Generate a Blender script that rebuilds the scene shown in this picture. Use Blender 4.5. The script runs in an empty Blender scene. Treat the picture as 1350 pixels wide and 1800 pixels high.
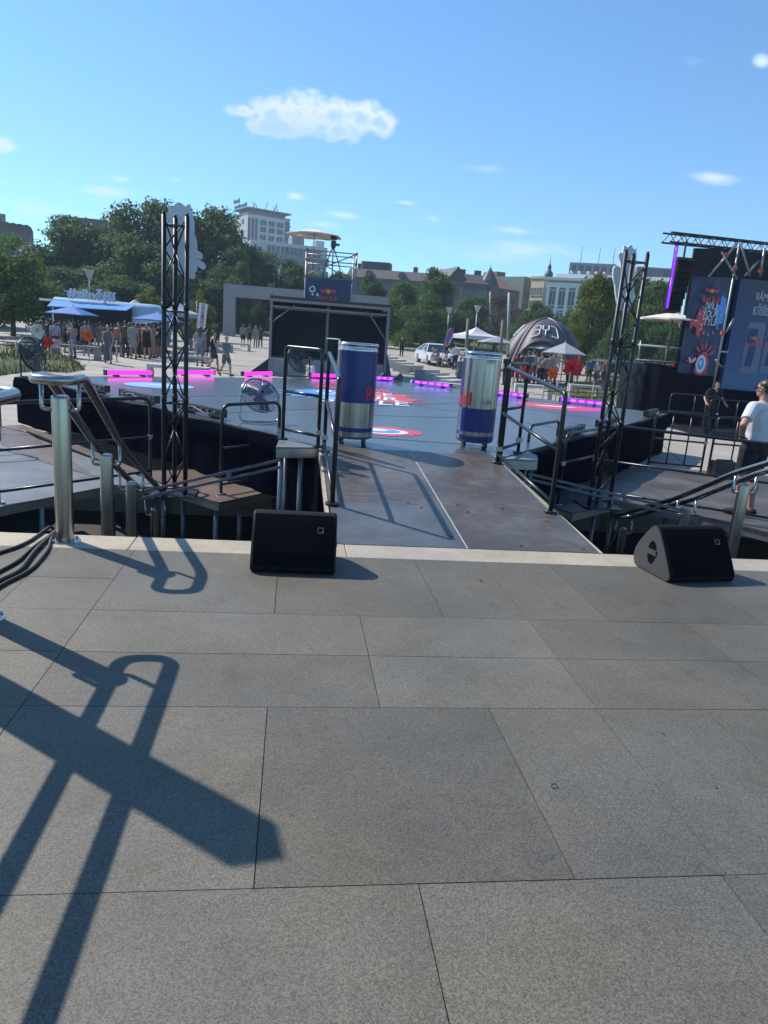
import bpy, bmesh, math, random
from mathutils import Vector, Matrix, noise as mnoise
R = math.radians
scene = bpy.context.scene
col = scene.collection

# ------------------------------------------------------------------ camera, sky, sun, exposure
F_PX, W_PX, H_PX, EYE = 1248.0, 1350.0, 1800.0, 1.5
def _axes():
    a = Vector((520-675, 580-900, F_PX)).normalized()          # image axes: x right, y down, z forward
    x = Vector((10000-675, 1300-900, F_PX)); x -= a*x.dot(a); x.normalize()
    u = x.cross(a)
    if u.y > 0: u = -u
    return x, a, u
AX, AY, AZ = _axes()
EYEP = Vector((0, 0, EYE))
def _ray(px, py):
    d = Vector((px-675, py-900, F_PX)); return Vector((d.dot(AX), d.dot(AY), d.dot(AZ)))
def on(px, py, z=0.0):                                          # where the sight line meets the level z
    r = _ray(px, py); return EYEP + r*((z-EYE)/r.z)
def at(px, py, y):                                              # where it meets the distance y
    r = _ray(px, py); return EYEP + r*(y/r.y)

cam = bpy.data.cameras.new('camera'); camo = bpy.data.objects.new('camera', cam); col.objects.link(camo)
cam.sensor_fit = 'HORIZONTAL'; cam.sensor_width = 36.0; cam.lens = 36.0*F_PX/W_PX
cam.clip_start = 0.05; cam.clip_end = 3000
rot = Matrix((( AX.x, -AX.y, -AX.z), (AY.x, -AY.y, -AY.z), (AZ.x, -AZ.y, -AZ.z)))
camo.matrix_world = Matrix.Translation(EYEP) @ rot.to_4x4()
scene.camera = camo

SUN_EL, SUN_AZ = R(44.0), R(-50.5)                              # azimuth from +Y towards +X
sdir = Vector((math.sin(SUN_AZ)*math.cos(SUN_EL), math.cos(SUN_AZ)*math.cos(SUN_EL), math.sin(SUN_EL)))
sun = bpy.data.lights.new('sun', 'SUN'); sun.energy = 5.0; sun.angle = R(0.53); sun.color = (1.0, 0.93, 0.83)
suno = bpy.data.objects.new('sun', sun); col.objects.link(suno)
suno.rotation_euler = sdir.to_track_quat('Z', 'Y').to_euler()

world = bpy.data.worlds.new('World'); scene.world = world; world.use_nodes = True
def build_sky():
    nt = world.node_tree; N, L = nt.nodes, nt.links; N.clear()
    out = N.new('ShaderNodeOutputWorld'); bg = N.new('ShaderNodeBackground')
    sky = N.new('ShaderNodeTexSky'); sky.sky_type = 'NISHITA'; sky.sun_disc = False
    sky.sun_elevation = SUN_EL; sky.sun_rotation = SUN_AZ
    sky.altitude = 250; sky.air_density = 1.0; sky.dust_density = 0.25; sky.ozone_density = 1.6
    bg.inputs['Strength'].default_value = 0.108
    def math_(op, a, b=None, clamp=False):
        n = N.new('ShaderNodeMath'); n.operation = op; n.use_clamp = clamp
        for i, v in enumerate((a, b)):
            if v is None: continue
            if isinstance(v, (int, float)): n.inputs[i].default_value = v
            else: L.new(v, n.inputs[i])
        return n.outputs[0]
    tc = N.new('ShaderNodeTexCoord'); sp = N.new('ShaderNodeSeparateXYZ'); L.new(tc.outputs['Generated'], sp.inputs[0])
    yy = math_('MAXIMUM', sp.outputs[1], 0.05)
    u = math_('DIVIDE', sp.outputs[0], yy); v = math_('DIVIDE', sp.outputs[2], yy)
    cb = N.new('ShaderNodeCombineXYZ'); L.new(u, cb.inputs[0]); L.new(v, cb.inputs[1])
    def noise(scale, detail, rough, sx=1.0, sy=1.0):
        m = N.new('ShaderNodeMapping'); m.inputs['Scale'].default_value = (sx, sy, 1); L.new(cb.outputs[0], m.inputs[0])
        n = N.new('ShaderNodeTexNoise'); n.inputs['Scale'].default_value = scale; n.inputs['Detail'].default_value = detail
        n.inputs['Roughness'].default_value = rough; L.new(m.outputs[0], n.inputs['Vector']); return n.outputs[0]
    n1 = noise(16, 9, 0.62); n2 = noise(55, 6, 0.6)
    def blob(px, py, rx, ry, gain=1.0):                          # a soft puff at a direction of the sky
        p = at(px, py, 1.0); cu, cv = p.x, p.z-EYE
        du = math_('MULTIPLY', math_('SUBTRACT', u, cu), F_PX*0.97/rx); dv = math_('MULTIPLY', math_('SUBTRACT', v, cv), F_PX*0.97/ry)
        r2 = math_('ADD', math_('MULTIPLY', du, du), math_('MULTIPLY', dv, dv))
        return math_('MULTIPLY', math_('SUBTRACT', 1.0, math_('SQRT', r2)), gain)
    def union(bl):
        r = bl[0]
        for b in bl[1:]: r = math_('MAXIMUM', r, b)
        return r
    big = union([blob(430, 196, 40, 14), blob(478, 197, 52, 34), blob(525, 200, 55, 38), blob(580, 202, 60, 38), blob(632, 205, 52, 34),
                 blob(668, 214, 34, 26), blob(595, 232, 46, 26), blob(485, 222, 60, 22)])
    small = union([blob(185, 336, 48, 13, .5), blob(212, 315, 24, 8, .45), blob(5, 255, 24, 16, .8), blob(520, 345, 20, 8, .6), blob(605, 378, 42, 8, .5),
                   blob(562, 394, 36, 8, .4), blob(712, 356, 28, 6, .6), blob(760, 385, 18, 7, .35), blob(1252, 312, 60, 13, .6), blob(1340, 107, 22, 14, .8),
                   blob(860, 296, 42, 9, .22), blob(905, 404, 50, 10, .42), blob(900, 440, 150, 26, .33), blob(60, 368, 50, 14, .35), blob(1225, 105, 26, 13, .2), blob(310, 316, 20, 6, .35),
                   blob(660, 178, 12, 10, .3), blob(550, 162, 16, 8, .4)])
    w = math_('ADD', math_('MULTIPLY', math_('SUBTRACT', n1, 0.5), 1.5), math_('MULTIPLY', math_('SUBTRACT', n2, 0.5), 0.9))
    def ramp(x, lo, hi):
        n = N.new('ShaderNodeMapRange'); n.interpolation_type = 'SMOOTHSTEP'; L.new(x, n.inputs[0])
        n.inputs[1].default_value = lo; n.inputs[2].default_value = hi; return n.outputs[0]
    dbig = math_('ADD', big, w); mask_b = ramp(dbig, 0.10, 0.72)
    ns = noise(26, 7, 0.65, 0.5, 1.6)
    dsm = math_('ADD', small, math_('MULTIPLY', math_('SUBTRACT', ns, 0.5), 0.9)); mask_s = math_('MULTIPLY', ramp(dsm, 0.0, 0.6), 0.85)
    # thick middle is greyer, thin upper rim is white
    pc = at(560, 222, 1.0)
    low = ramp(math_('SUBTRACT', math_('ADD', dbig, math_('MULTIPLY', math_('SUBTRACT', pc.z-EYE, v), 9.0)), 0), 0.34, 0.85)
    cc = N.new('ShaderNodeMixRGB'); L.new(math_('MULTIPLY', low, 0.85), cc.inputs[0])
    cc.inputs[1].default_value = (7.6, 8.2, 8.5, 1); cc.inputs[2].default_value = (3.3, 5.6, 7.4, 1)
    tint = N.new('ShaderNodeMixRGB'); tint.blend_type = 'MULTIPLY'; tint.inputs[0].default_value = 1; L.new(sky.outputs[0], tint.inputs[1]); tint.inputs[2].default_value = (0.74, 1.16, 1.45, 1)
    m1 = N.new('ShaderNodeMixRGB'); L.new(math_('MULTIPLY', mask_b, 0.9), m1.inputs[0]); L.new(tint.outputs[0], m1.inputs[1]); L.new(cc.outputs[0], m1.inputs[2])
    m2 = N.new('ShaderNodeMixRGB'); L.new(mask_s, m2.inputs[0]); L.new(m1.outputs[0], m2.inputs[1]); m2.inputs[2].default_value = (6.6, 8.0, 8.9, 1)
    L.new(m2.outputs[0], bg.inputs['Color']); L.new(bg.outputs[0], out.inputs['Surface'])
build_sky()
scene.view_settings.view_transform = 'Standard'; scene.view_settings.look = 'None'
scene.view_settings.gamma = 1.0; scene.view_settings.exposure = 0.32; scene.view_settings.use_curve_mapping = False
scene.cycles.use_denoising = True
scene.cycles.max_bounces = 8; scene.cycles.transparent_max_bounces = 12
scene.cycles.sample_clamp_indirect = 6.0

# ------------------------------------------------------------------ helpers
def srgb(r, g, b):
    def f(c):
        c /= 255.0
        return c/12.92 if c <= 0.04045 else ((c+0.055)/1.055)**2.4
    return (f(r), f(g), f(b))
MATS = {}
def wear(m, rgb, amt=.5, scale=3.0, stretch=(1, 6, 1)):             # pale scuffs and scrapes trodden into a floor
    N, L = m.node_tree.nodes, m.node_tree.links; p = N['Principled BSDF']; old = p.inputs['Base Color'].links[0].from_socket if p.inputs['Base Color'].links else None
    tc = N.new('ShaderNodeTexCoord'); outs = []
    for sc, st, lo, hi in ((scale, stretch, .54, .70), (scale*.45, (1, 1, 1), .46, .74), (scale*5, (stretch[1], stretch[0], 1), .60, .72)):
        mp = N.new('ShaderNodeMapping'); mp.inputs['Scale'].default_value = st; mp.inputs['Rotation'].default_value = (0, 0, .3); L.new(tc.outputs['Object'], mp.inputs[0]); n = N.new('ShaderNodeTexNoise'); n.inputs['Scale'].default_value = sc; n.inputs['Detail'].default_value = 8; n.inputs['Roughness'].default_value = .7; L.new(mp.outputs[0], n.inputs['Vector'])
        mr = N.new('ShaderNodeMapRange'); L.new(n.outputs[0], mr.inputs[0]); mr.inputs[1].default_value = lo; mr.inputs[2].default_value = hi; mr.inputs[4].default_value = amt; outs.append(mr.outputs[0])
    a = N.new('ShaderNodeMath'); a.operation = 'MAXIMUM'; L.new(outs[0], a.inputs[0]); L.new(outs[1], a.inputs[1]); b = N.new('ShaderNodeMath'); b.operation = 'MAXIMUM'; L.new(a.outputs[0], b.inputs[0]); L.new(outs[2], b.inputs[1])
    mx = N.new('ShaderNodeMixRGB'); L.new(b.outputs[0], mx.inputs[0]); mx.inputs[2].default_value = (*rgb, 1)
    if old: L.new(old, mx.inputs[1])
    else: mx.inputs[1].default_value = p.inputs['Base Color'].default_value
    L.new(mx.outputs[0], p.inputs['Base Color']); return m
def mat(name, rgb, rough=0.6, metal=0.0, var=0.0, scale=4.0, bump=0.0, bscale=None, spec=0.5, emit=None, estr=0.0, detail=5, alpha=None, aniso=None, coat=0.0, hue=None, coords='Object'):
    if name in MATS: return MATS[name]
    m = bpy.data.materials.new(name); m.use_nodes = True; MATS[name] = m
    N, L = m.node_tree.nodes, m.node_tree.links; p = N['Principled BSDF']
    p.inputs['Base Color'].default_value = (*rgb, 1); p.inputs['Roughness'].default_value = rough; p.inputs['Metallic'].default_value = metal
    p.inputs['Specular IOR Level'].default_value = spec
    if coat: p.inputs['Coat Weight'].default_value = coat
    if emit: p.inputs['Emission Color'].default_value = (*emit, 1); p.inputs['Emission Strength'].default_value = estr
    if var or bump:
        tc = N.new('ShaderNodeTexCoord')
        n = N.new('ShaderNodeTexNoise'); n.inputs['Scale'].default_value = scale; n.inputs['Detail'].default_value = detail; n.inputs['Roughness'].default_value = 0.6
        L.new(tc.outputs[coords], n.inputs['Vector'])
        if aniso:
            mp = N.new('ShaderNodeMapping'); mp.inputs['Scale'].default_value = aniso; L.new(tc.outputs[coords], mp.inputs[0]); L.new(mp.outputs[0], n.inputs['Vector'])
        if var:
            mr = N.new('ShaderNodeMapRange'); L.new(n.outputs[0], mr.inputs[0]); mr.inputs[1].default_value = 0.25; mr.inputs[2].default_value = 0.75
            mx = N.new('ShaderNodeMixRGB'); L.new(mr.outputs[0], mx.inputs[0])
            h = hue or (1, 1, 1)
            mx.inputs[1].default_value = tuple(max(0, c*(1-var)) for c in rgb)+(1,)
            mx.inputs[2].default_value = tuple(min(1, c*(1+var)*k) for c, k in zip(rgb, h))+(1,)
            L.new(mx.outputs[0], p.inputs['Base Color'])
            rr = N.new('ShaderNodeMapRange'); L.new(n.outputs[0], rr.inputs[0]); rr.inputs[3].default_value = min(1, rough*0.85); rr.inputs[4].default_value = min(1, rough*1.15)
            L.new(rr.outputs[0], p.inputs['Roughness'])
        if bump:
            nb = n
            if bscale:
                nb = N.new('ShaderNodeTexNoise'); nb.inputs['Scale'].default_value = bscale; nb.inputs['Detail'].default_value = 4; L.new(tc.outputs[coords], nb.inputs['Vector'])
            b = N.new('ShaderNodeBump'); b.inputs['Strength'].default_value = bump; b.inputs['Distance'].default_value = 0.02
            L.new(nb.outputs[0], b.inputs['Height']); L.new(b.outputs[0], p.inputs['Normal'])
    return m

def origin_of(o):                                               # world matrix of a thing or part (no scale)
    m = Matrix.Identity(4); ch = []
    while o: ch.append(o); o = o.parent
    for x in reversed(ch): m = m @ x.matrix_basis
    return m
class MB:
    def __init__(self): self.v = []; self.f = []; self.m = []; self.s = []
    def add(self, vs, fs, mi=0, smooth=False):
        b = len(self.v); self.v += [Vector(p) for p in vs]
        for f in fs: self.f.append([b+i for i in f]); self.m.append(mi); self.s.append(smooth)
        return self
    def box(self, c, s, rot=None, mi=0):
        x, y, z = s[0]/2, s[1]/2, s[2]/2
        vs = [Vector((i*x, j*y, k*z)) for i in (-1, 1) for j in (-1, 1) for k in (-1, 1)]
        if rot is not None:
            M = Matrix.Rotation(rot, 3, 'Z') if isinstance(rot, (int, float)) else rot
            vs = [M @ p for p in vs]
        return self.add([p+Vector(c) for p in vs], [(0, 1, 3, 2), (4, 6, 7, 5), (0, 4, 5, 1), (2, 3, 7, 6), (0, 2, 6, 4), (1, 5, 7, 3)], mi)
    def rbox(self, c, s, r=0.02, seg=3, rot=None, mi=0, axis='z'):  # box with rounded upright edges
        x, y = s[0]/2-r, s[1]/2-r; pts = []
        for cx, cy, a0 in ((x, y, 0), (-x, y, 90), (-x, -y, 180), (x, -y, 270)):
            for k in range(seg+1):
                a = R(a0+90*k/seg); pts.append((cx+r*math.cos(a), cy+r*math.sin(a)))
        n = len(pts); vs = [Vector((p[0], p[1], -s[2]/2)) for p in pts]+[Vector((p[0], p[1], s[2]/2)) for p in pts]
        if rot is not None:
            M = Matrix.Rotation(rot, 3, 'Z') if isinstance(rot, (int, float)) else rot
            vs = [M @ p for p in vs]
        fs = [(i, (i+1) % n, n+(i+1) % n, n+i) for i in range(n)]+[tuple(range(n-1, -1, -1)), tuple(range(n, 2*n))]
        return self.add([p+Vector(c) for p in vs], fs, mi)
    def beam(self, p0, p1, w, h=None, up=(0, 0, 1), mi=0):
        p0, p1 = Vector(p0), Vector(p1); h = h or w; d = (p1-p0).normalized(); up = Vector(up)
        if abs(d.dot(up)) > 0.97: up = Vector((0, 1, 0))
        s = d.cross(up).normalized()*(w/2); t = s.cross(d).normalized()*(h/2)
        vs = [p0-s-t, p0+s-t, p0+s+t, p0-s+t, p1-s-t, p1+s-t, p1+s+t, p1-s+t]
        return self.add(vs, [(0, 1, 2, 3), (7, 6, 5, 4), (0, 4, 5, 1), (1, 5, 6, 2), (2, 6, 7, 3), (3, 7, 4, 0)], mi)
    def tube(self, pts, r, n=8, caps=True, closed=False, mi=0, flat=None):
        pts = [Vector(p) for p in pts]; k = len(pts); rs = r if isinstance(r, (list, tuple)) else [r]*k
        tan = []
        for i in range(k):
            a = pts[(i-1) % k] if (closed or i) else pts[0]; b = pts[(i+1) % k] if (closed or i < k-1) else pts[-1]
            tan.append((b-a).normalized())
        nrm = tan[0].orthogonal().normalized(); vs = []
        for i in range(k):
            nrm = (nrm - tan[i]*nrm.dot(tan[i])).normalized() if i else nrm
            bn = tan[i].cross(nrm)
            for j in range(n):
                a = 2*math.pi*j/n; vs.append(pts[i]+(nrm*math.cos(a)+bn*math.sin(a))*rs[i])
        fs = []; last = k if closed else k-1
        for i in range(last):
            for j in range(n):
                a, b = i*n+j, i*n+(j+1) % n; c, d = ((i+1) % k)*n+(j+1) % n, ((i+1) % k)*n+j
                fs.append((a, b, c, d))
        self.add(vs, fs, mi, True)
        if caps and not closed:
            b = len(self.v)-k*n
            self.f.append([b+j for j in range(n-1, -1, -1)]); self.m.append(mi); self.s.append(False)
            self.f.append([b+(k-1)*n+j for j in range(n)]); self.m.append(mi); self.s.append(False)
        return self
    def lathe(self, prof, n=24, c=(0, 0, 0), M=None, mi=0, smooth=True, a0=0, a1=360, ell=1.0):
        c = Vector(c); full = abs(a1-a0) >= 360; k = n if full else n+1; vs = []
        for r, z in prof:
            for j in range(k):
                a = R(a0+(a1-a0)*j/n); p = Vector((r*math.cos(a), r*math.sin(a)*ell, z)); vs.append((M @ p if M is not None else p)+c)
        fs = []
        for i in range(len(prof)-1):
            for j in range(n):
                j2 = (j+1) % k if full else j+1
                fs.append((i*k+j, i*k+j2, (i+1)*k+j2, (i+1)*k+j))
        return self.add(vs, fs, mi, smooth)
    def prism(self, poly, o, ux, uy, t, mi=0, mid=False):          # flat outline with a thickness along ux x uy
        o, ux, uy = Vector(o), Vector(ux), Vector(uy); nn = ux.cross(uy).normalized(); n = len(poly)
        o0 = o-nn*t/2 if mid else o
        vs = [o0+ux*a+uy*b for a, b in poly]+[o0+nn*t+ux*a+uy*b for a, b in poly]
        fs = [tuple(range(n-1, -1, -1)), tuple(range(n, 2*n))]+[(i, (i+1) % n, n+(i+1) % n, n+i) for i in range(n)]
        return self.add(vs, fs, mi)
    def flat(self, poly, z, mi=0):
        return self.add([(a, b, z) for a, b in poly], [tuple(range(len(poly)))], mi)
    def slab(self, poly, z0, z1, mi=0):
        return self.prism(poly, (0, 0, z0), (1, 0, 0), (0, 1, 0), z1-z0, mi)
    def grid(self, fn, nu, nv, mi=0, smooth=True):
        vs = [fn(i/nu, j/nv) for j in range(nv+1) for i in range(nu+1)]
        fs = [(j*(nu+1)+i, j*(nu+1)+i+1, (j+1)*(nu+1)+i+1, (j+1)*(nu+1)+i) for j in range(nv) for i in range(nu)]
        return self.add(vs, fs, mi, smooth)
    def ball(self, c, r, n=10, mi=0):
        rr = r if isinstance(r, (tuple, list)) else (r, r, r); c = Vector(c)
        m = n//2; prof = [(math.sin(math.pi*i/m), -math.cos(math.pi*i/m)) for i in range(m+1)]
        vs = []
        for pr_, z in prof:
            for j in range(n):
                a = 2*math.pi*j/n; vs.append(c+Vector((rr[0]*pr_*math.cos(a), rr[1]*pr_*math.sin(a), rr[2]*z)))
        return self.add(vs, [(i*n+j, i*n+(j+1) % n, (i+1)*n+(j+1) % n, (i+1)*n+j) for i in range(m) for j in range(n)], mi, True)
    def mesh(self, name, inv=None):
        me = bpy.data.meshes.new(name)
        me.from_pydata([tuple(inv @ p) if inv is not None else tuple(p) for p in self.v], [], self.f)
        me.polygons.foreach_set('material_index', self.m); me.polygons.foreach_set('use_smooth', self.s)
        bm = bmesh.new(); bm.from_mesh(me); bmesh.ops.recalc_face_normals(bm, faces=bm.faces); bm.to_mesh(me); bm.free()
        me.update(); return me
    def build(self, name, mats, parent=None, world_=True, loc=None, bevel=0.0):
        inv = None
        if parent is not None and world_: inv = origin_of(parent).inverted()
        elif loc is not None: inv = Matrix.Translation(-Vector(loc))
        me = self.mesh(name, inv)
        if bevel:
            bm = bmesh.new(); bm.from_mesh(me); bmesh.ops.remove_doubles(bm, verts=bm.verts, dist=1e-5)
            ed = [e for e in bm.edges if len(e.link_faces) == 2 and e.calc_face_angle(0) > 0.7]
            bmesh.ops.bevel(bm, geom=ed, offset=bevel, segments=2, affect='EDGES', profile=0.5); bm.to_mesh(me); bm.free()
        for m in (mats if isinstance(mats, (list, tuple)) else [mats]): me.materials.append(m)
        o = bpy.data.objects.new(name, me); col.objects.link(o)
        if parent is not None: o.parent = parent
        elif loc is not None: o.location = loc
        return o
def tag(o, label=None, cat=None, group=None, kind=None):
    if label: o['label'] = label
    if cat: o['category'] = cat
    if group: o['group'] = group
    if kind: o['kind'] = kind
    return o
def thing(name, label, cat, loc=(0, 0, 0), rz=0.0, group=None):
    o = bpy.data.objects.new(name, None); col.objects.link(o); o.location = loc; o.rotation_euler = (0, 0, rz); o.empty_display_size = 0.2
    return tag(o, label, cat, group)
def struct(o): o['kind'] = 'structure'; return o
def kids(o): return [c for c in bpy.data.objects if c.parent == o]
def copy_tree(o, loc=None, rz=None, label=None, scale=None, parent=None):
    c = o.copy(); col.objects.link(c); c.parent = parent
    if loc is not None: c.location = loc
    if rz is not None: c.rotation_euler = (0, 0, rz)
    if scale is not None: c.scale = (scale,)*3 if isinstance(scale, (int, float)) else scale
    if label: c['label'] = label
    for k in kids(o): copy_tree(k, parent=c)
    return c
def text_geo(s, bold=0.0, sx=1.0, shear=0.0, extrude=0.0, space=1.0):
    cu = bpy.data.curves.new('lettering', 'FONT'); cu.body = s; cu.offset = bold; cu.extrude = extrude; cu.shear = shear; cu.space_character = space
    cu.resolution_u = 3; o = bpy.data.objects.new('lettering', cu); col.objects.link(o)
    bpy.context.view_layer.update(); dg = bpy.context.evaluated_depsgraph_get()
    me = bpy.data.meshes.new_from_object(o.evaluated_get(dg)); vs = [v.co.copy() for v in me.vertices]; fs = [tuple(p.vertices) for p in me.polygons]
    bpy.data.objects.remove(o); bpy.data.curves.remove(cu); bpy.data.meshes.remove(me)
    x0, x1 = min(v.x for v in vs), max(v.x for v in vs); y0, y1 = min(v.y for v in vs), max(v.y for v in vs)
    for v in vs: v.x = (v.x-(x0+x1)/2)*sx; v.y -= (y0+y1)/2
    return vs, fs, (x1-x0)*sx, y1-y0
def put_text(mb, s, o, ux, uy, height=None, width=None, mi=0, thick=0.0, **kw):
    vs, fs, w, h = text_geo(s, extrude=(0.5 if thick else 0.0), **kw)
    o, ux, uy = Vector(o), Vector(ux).normalized(), Vector(uy).normalized(); nn = ux.cross(uy)
    ky = (height/h) if height else width/w; kx = (width/w) if width else ky
    return mb.add([o+ux*(v.x*kx)+uy*(v.y*ky)+nn*(v.z*thick) for v in vs], fs, mi)
def arc(c, r, a0, a1, n, ux, uy):
    c, ux, uy = Vector(c), Vector(ux), Vector(uy)
    return [c+ux*(r*math.cos(R(a0+(a1-a0)*i/n)))+uy*(r*math.sin(R(a0+(a1-a0)*i/n))) for i in range(n+1)]
def rounded(pts, r, n=5, closed=False):                         # path with rounded corners
    pts = [Vector(p) for p in pts]; out = []; k = len(pts)
    for i in range(k):
        if not closed and i in (0, k-1): out.append(pts[i]); continue
        a, b, c = pts[(i-1) % k], pts[i], pts[(i+1) % k]; u, w = (a-b), (c-b); q = min(r, u.length*0.45, w.length*0.45)
        p0, p1 = b+u.normalized()*q, b+w.normalized()*q
        for j in range(n+1):
            t = j/n; out.append((1-t)**2*p0+2*t*(1-t)*b+t*t*p1)
    return out
def tz(x, y):                                                    # level of the square and of the slope behind it
    if y < 33: return -0.65
    if y < 80: return -0.65+1.15*(y-33)/47
    if y < 104: return 0.5+2.1*(y-80)/24
    return 2.6
# ------------------------------------------------------------------ materials
def granite(name, base, speck=0.42, seams=None):
    m = bpy.data.materials.new(name); m.use_nodes = True; MATS[name] = m
    N, L = m.node_tree.nodes, m.node_tree.links; p = N['Principled BSDF']
    tc = N.new('ShaderNodeTexCoord'); geo = N.new('ShaderNodeNewGeometry')
    def nz(sc, de, ro):
        n = N.new('ShaderNodeTexNoise'); n.inputs['Scale'].default_value = sc; n.inputs['Detail'].default_value = de; n.inputs['Roughness'].default_value = ro
        L.new(tc.outputs['Object'], n.inputs['Vector']); return n.outputs[0]
    def mr(x, a, b, c, d):
        n = N.new('ShaderNodeMapRange'); L.new(x, n.inputs[0])
        for i, q in enumerate((a, b, c, d)): n.inputs[1+i].default_value = q
        return n.outputs[0]
    def mul(a, b):
        n = N.new('ShaderNodeMath'); n.operation = 'MULTIPLY'; L.new(a, n.inputs[0]); L.new(b, n.inputs[1]); return n.outputs[0]
    vo = N.new('ShaderNodeTexVoronoi'); vo.inputs['Scale'].default_value = 270; L.new(tc.outputs['Object'], vo.inputs['Vector']); sx = N.new('ShaderNodeSeparateColor'); L.new(vo.outputs['Color'], sx.inputs[0]); fine = mr(sx.outputs[0], 0, 1, 1-speck, 1+speck); mid = mr(nz(95, 4, 0.8), 0.36, 0.66, 0.87, 1.14)
    stain = mr(nz(1.0, 8, 0.7), 0.3, 0.72, 0.70, 1.20); isl = mr(geo.outputs['Random Per Island'], 0, 1, 0.83, 1.10)
    blot = mr(nz(3.2, 8, 0.75), 0.56, 0.74, 1.0, 0.66)
    val = mul(mul(mul(fine, mid), mul(stain, isl)), blot)
    warm = N.new('ShaderNodeMixRGB'); L.new(mr(nz(0.8, 5, 0.6), 0.38, 0.68, 0, 1), warm.inputs[0])
    warm.inputs[1].default_value = (*base, 1); warm.inputs[2].default_value = (base[0]*1.12, base[1]*1.03, base[2]*0.82, 1)
    vm = N.new('ShaderNodeVectorMath'); vm.operation = 'SCALE'; L.new(warm.outputs[0], vm.inputs[0]); L.new(val, vm.inputs['Scale'])
    L.new(vm.outputs[0], p.inputs['Base Color']); p.inputs['Roughness'].default_value = 0.62; p.inputs['Specular IOR Level'].default_value = 0.45
    b = N.new('ShaderNodeBump'); b.inputs['Strength'].default_value = 0.35; b.inputs['Distance'].default_value = 0.004; L.new(fine, b.inputs['Height']); L.new(b.outputs[0], p.inputs['Normal'])
    return m
M_GRANITE = granite('grey_granite', (0.119, 0.113, 0.097))
M_KERB = granite('beige_granite', (0.40, 0.355, 0.295), 0.25)
M_JOINT = mat('joint_dirt', (0.055, 0.052, 0.048), 0.9)
M_STEEL = mat('brushed_steel', (0.38, 0.365, 0.34), 0.26, 1.0, var=0.06, scale=14)
M_STEELP = mat('polished_steel', (0.62, 0.62, 0.62), 0.16, 1.0, var=0.05, scale=20)
M_BLACKM = mat('black_painted_metal', (0.012, 0.013, 0.017), 0.38, 0.0, var=0.2, scale=14, spec=0.6)
M_BLACKR = mat('black_railing', (0.02, 0.023, 0.03), 0.3, 0.3, var=0.25, scale=20, spec=0.6)
M_DRAPE = mat('black_molton_drape', (0.004, 0.0045, 0.011), 1.0, var=0.3, scale=3, bump=0.3, bscale=7, spec=0.0)
M_SPK = mat('black_textured_paint', (0.005, 0.005, 0.006), 0.6, spec=0.18, var=0.25, scale=60, bump=0.25, bscale=260)
M_GRILL = mat('black_grille_cloth', (0.004, 0.004, 0.006), 0.9, spec=0.06, bump=0.3, bscale=400)
M_SPKSIDE = mat('grey_cabinet_side', (0.045, 0.045, 0.048), 0.5, var=0.15, scale=40, bump=0.2, bscale=260)
M_WHITE = mat('white_print', (0.8, 0.8, 0.8), 0.5)
M_CARRY = mat('grey_cast', (0.10, 0.10, 0.105), 0.45)
M_RUBBER = mat('black_rubber', (0.014, 0.014, 0.015), 0.6, var=0.2, scale=20)
M_ALU = mat('aluminium_frame', (0.42, 0.41, 0.40), 0.38, 0.85, var=0.15, scale=9)
M_GALV = mat('galvanised_tube', (0.26, 0.27, 0.28), 0.42, 0.8, var=0.2, scale=12)
M_REDC = mat('red_coupler', (0.50, 0.05, 0.04), 0.5)
M_PLY = mat('dark_film_plywood', (0.066, 0.060, 0.054), 0.42, var=0.28, scale=2.6, bump=0.12, bscale=60, hue=(1.12, 1.0, 0.9), detail=9, aniso=(1, 0.5, 1))
M_PLYB = mat('mesh_plywood', (0.075, 0.085, 0.10), 0.4, var=0.25, scale=3.5, bump=0.4, bscale=140, detail=8)
M_PLYR = mat('reddish_film_plywood', (0.115, 0.082, 0.066), 0.42, var=0.25, scale=2.2, detail=8, bump=0.08, bscale=50)
M_PLYG = mat('grey_deck_plywood', (0.135, 0.14, 0.145), 0.45, var=0.22, scale=2.0, detail=8)
M_STAGE = mat('grey_dance_floor', (0.066, 0.077, 0.090), 0.26, var=0.16, scale=1.4, detail=8, spec=0.42)
wear(M_PLY, (.26, .235, .21), .55); wear(M_PLYB, (.22, .22, .22), .4); wear(M_PLYG, (.30, .30, .29), .5); wear(M_STAGE, (.12, .135, .145), .3, 1.6, (1, 4, 1)); wear(M_PLYR, (.30, .23, .18), .5)
M_PAVE = None
M_CONC = mat('pale_concrete', (0.46, 0.44, 0.40), 0.8, var=0.12, scale=3, bump=0.08, bscale=40)
M_CONCD = mat('grey_concrete', (0.25, 0.245, 0.235), 0.85, var=0.15, scale=3)
M_PRED = mat('red_floor_print', (0.62, 0.045, 0.075), 0.4)
M_PBLUE = mat('blue_floor_print', (0.08, 0.30, 0.72), 0.4)
M_PLB = mat('light_blue_floor_print', (0.22, 0.45, 0.72), 0.4)
M_PWHITE = mat('white_floor_print', (0.72, 0.74, 0.76), 0.4)
M_CANB = mat('blue_can_lacquer', (0.003, 0.020, 0.150), 0.30, 0.2, var=0.1, scale=6, coat=0.15)
M_CANS = mat('silver_can_foil', (0.34, 0.35, 0.385), 0.22, 1.0, var=0.12, scale=9, aniso=(1, 1, 0.12), bump=0.25)
M_CANRED = mat('red_can_lettering', (0.55, 0.012, 0.03), 0.35)
M_YEL = mat('yellow_print', (0.75, 0.36, 0.04), 0.45)
M_NAVY = mat('navy_vinyl', (0.032, 0.045, 0.105), 0.5, var=0.18, scale=1.6, bump=0.35, bscale=2.5)

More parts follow.
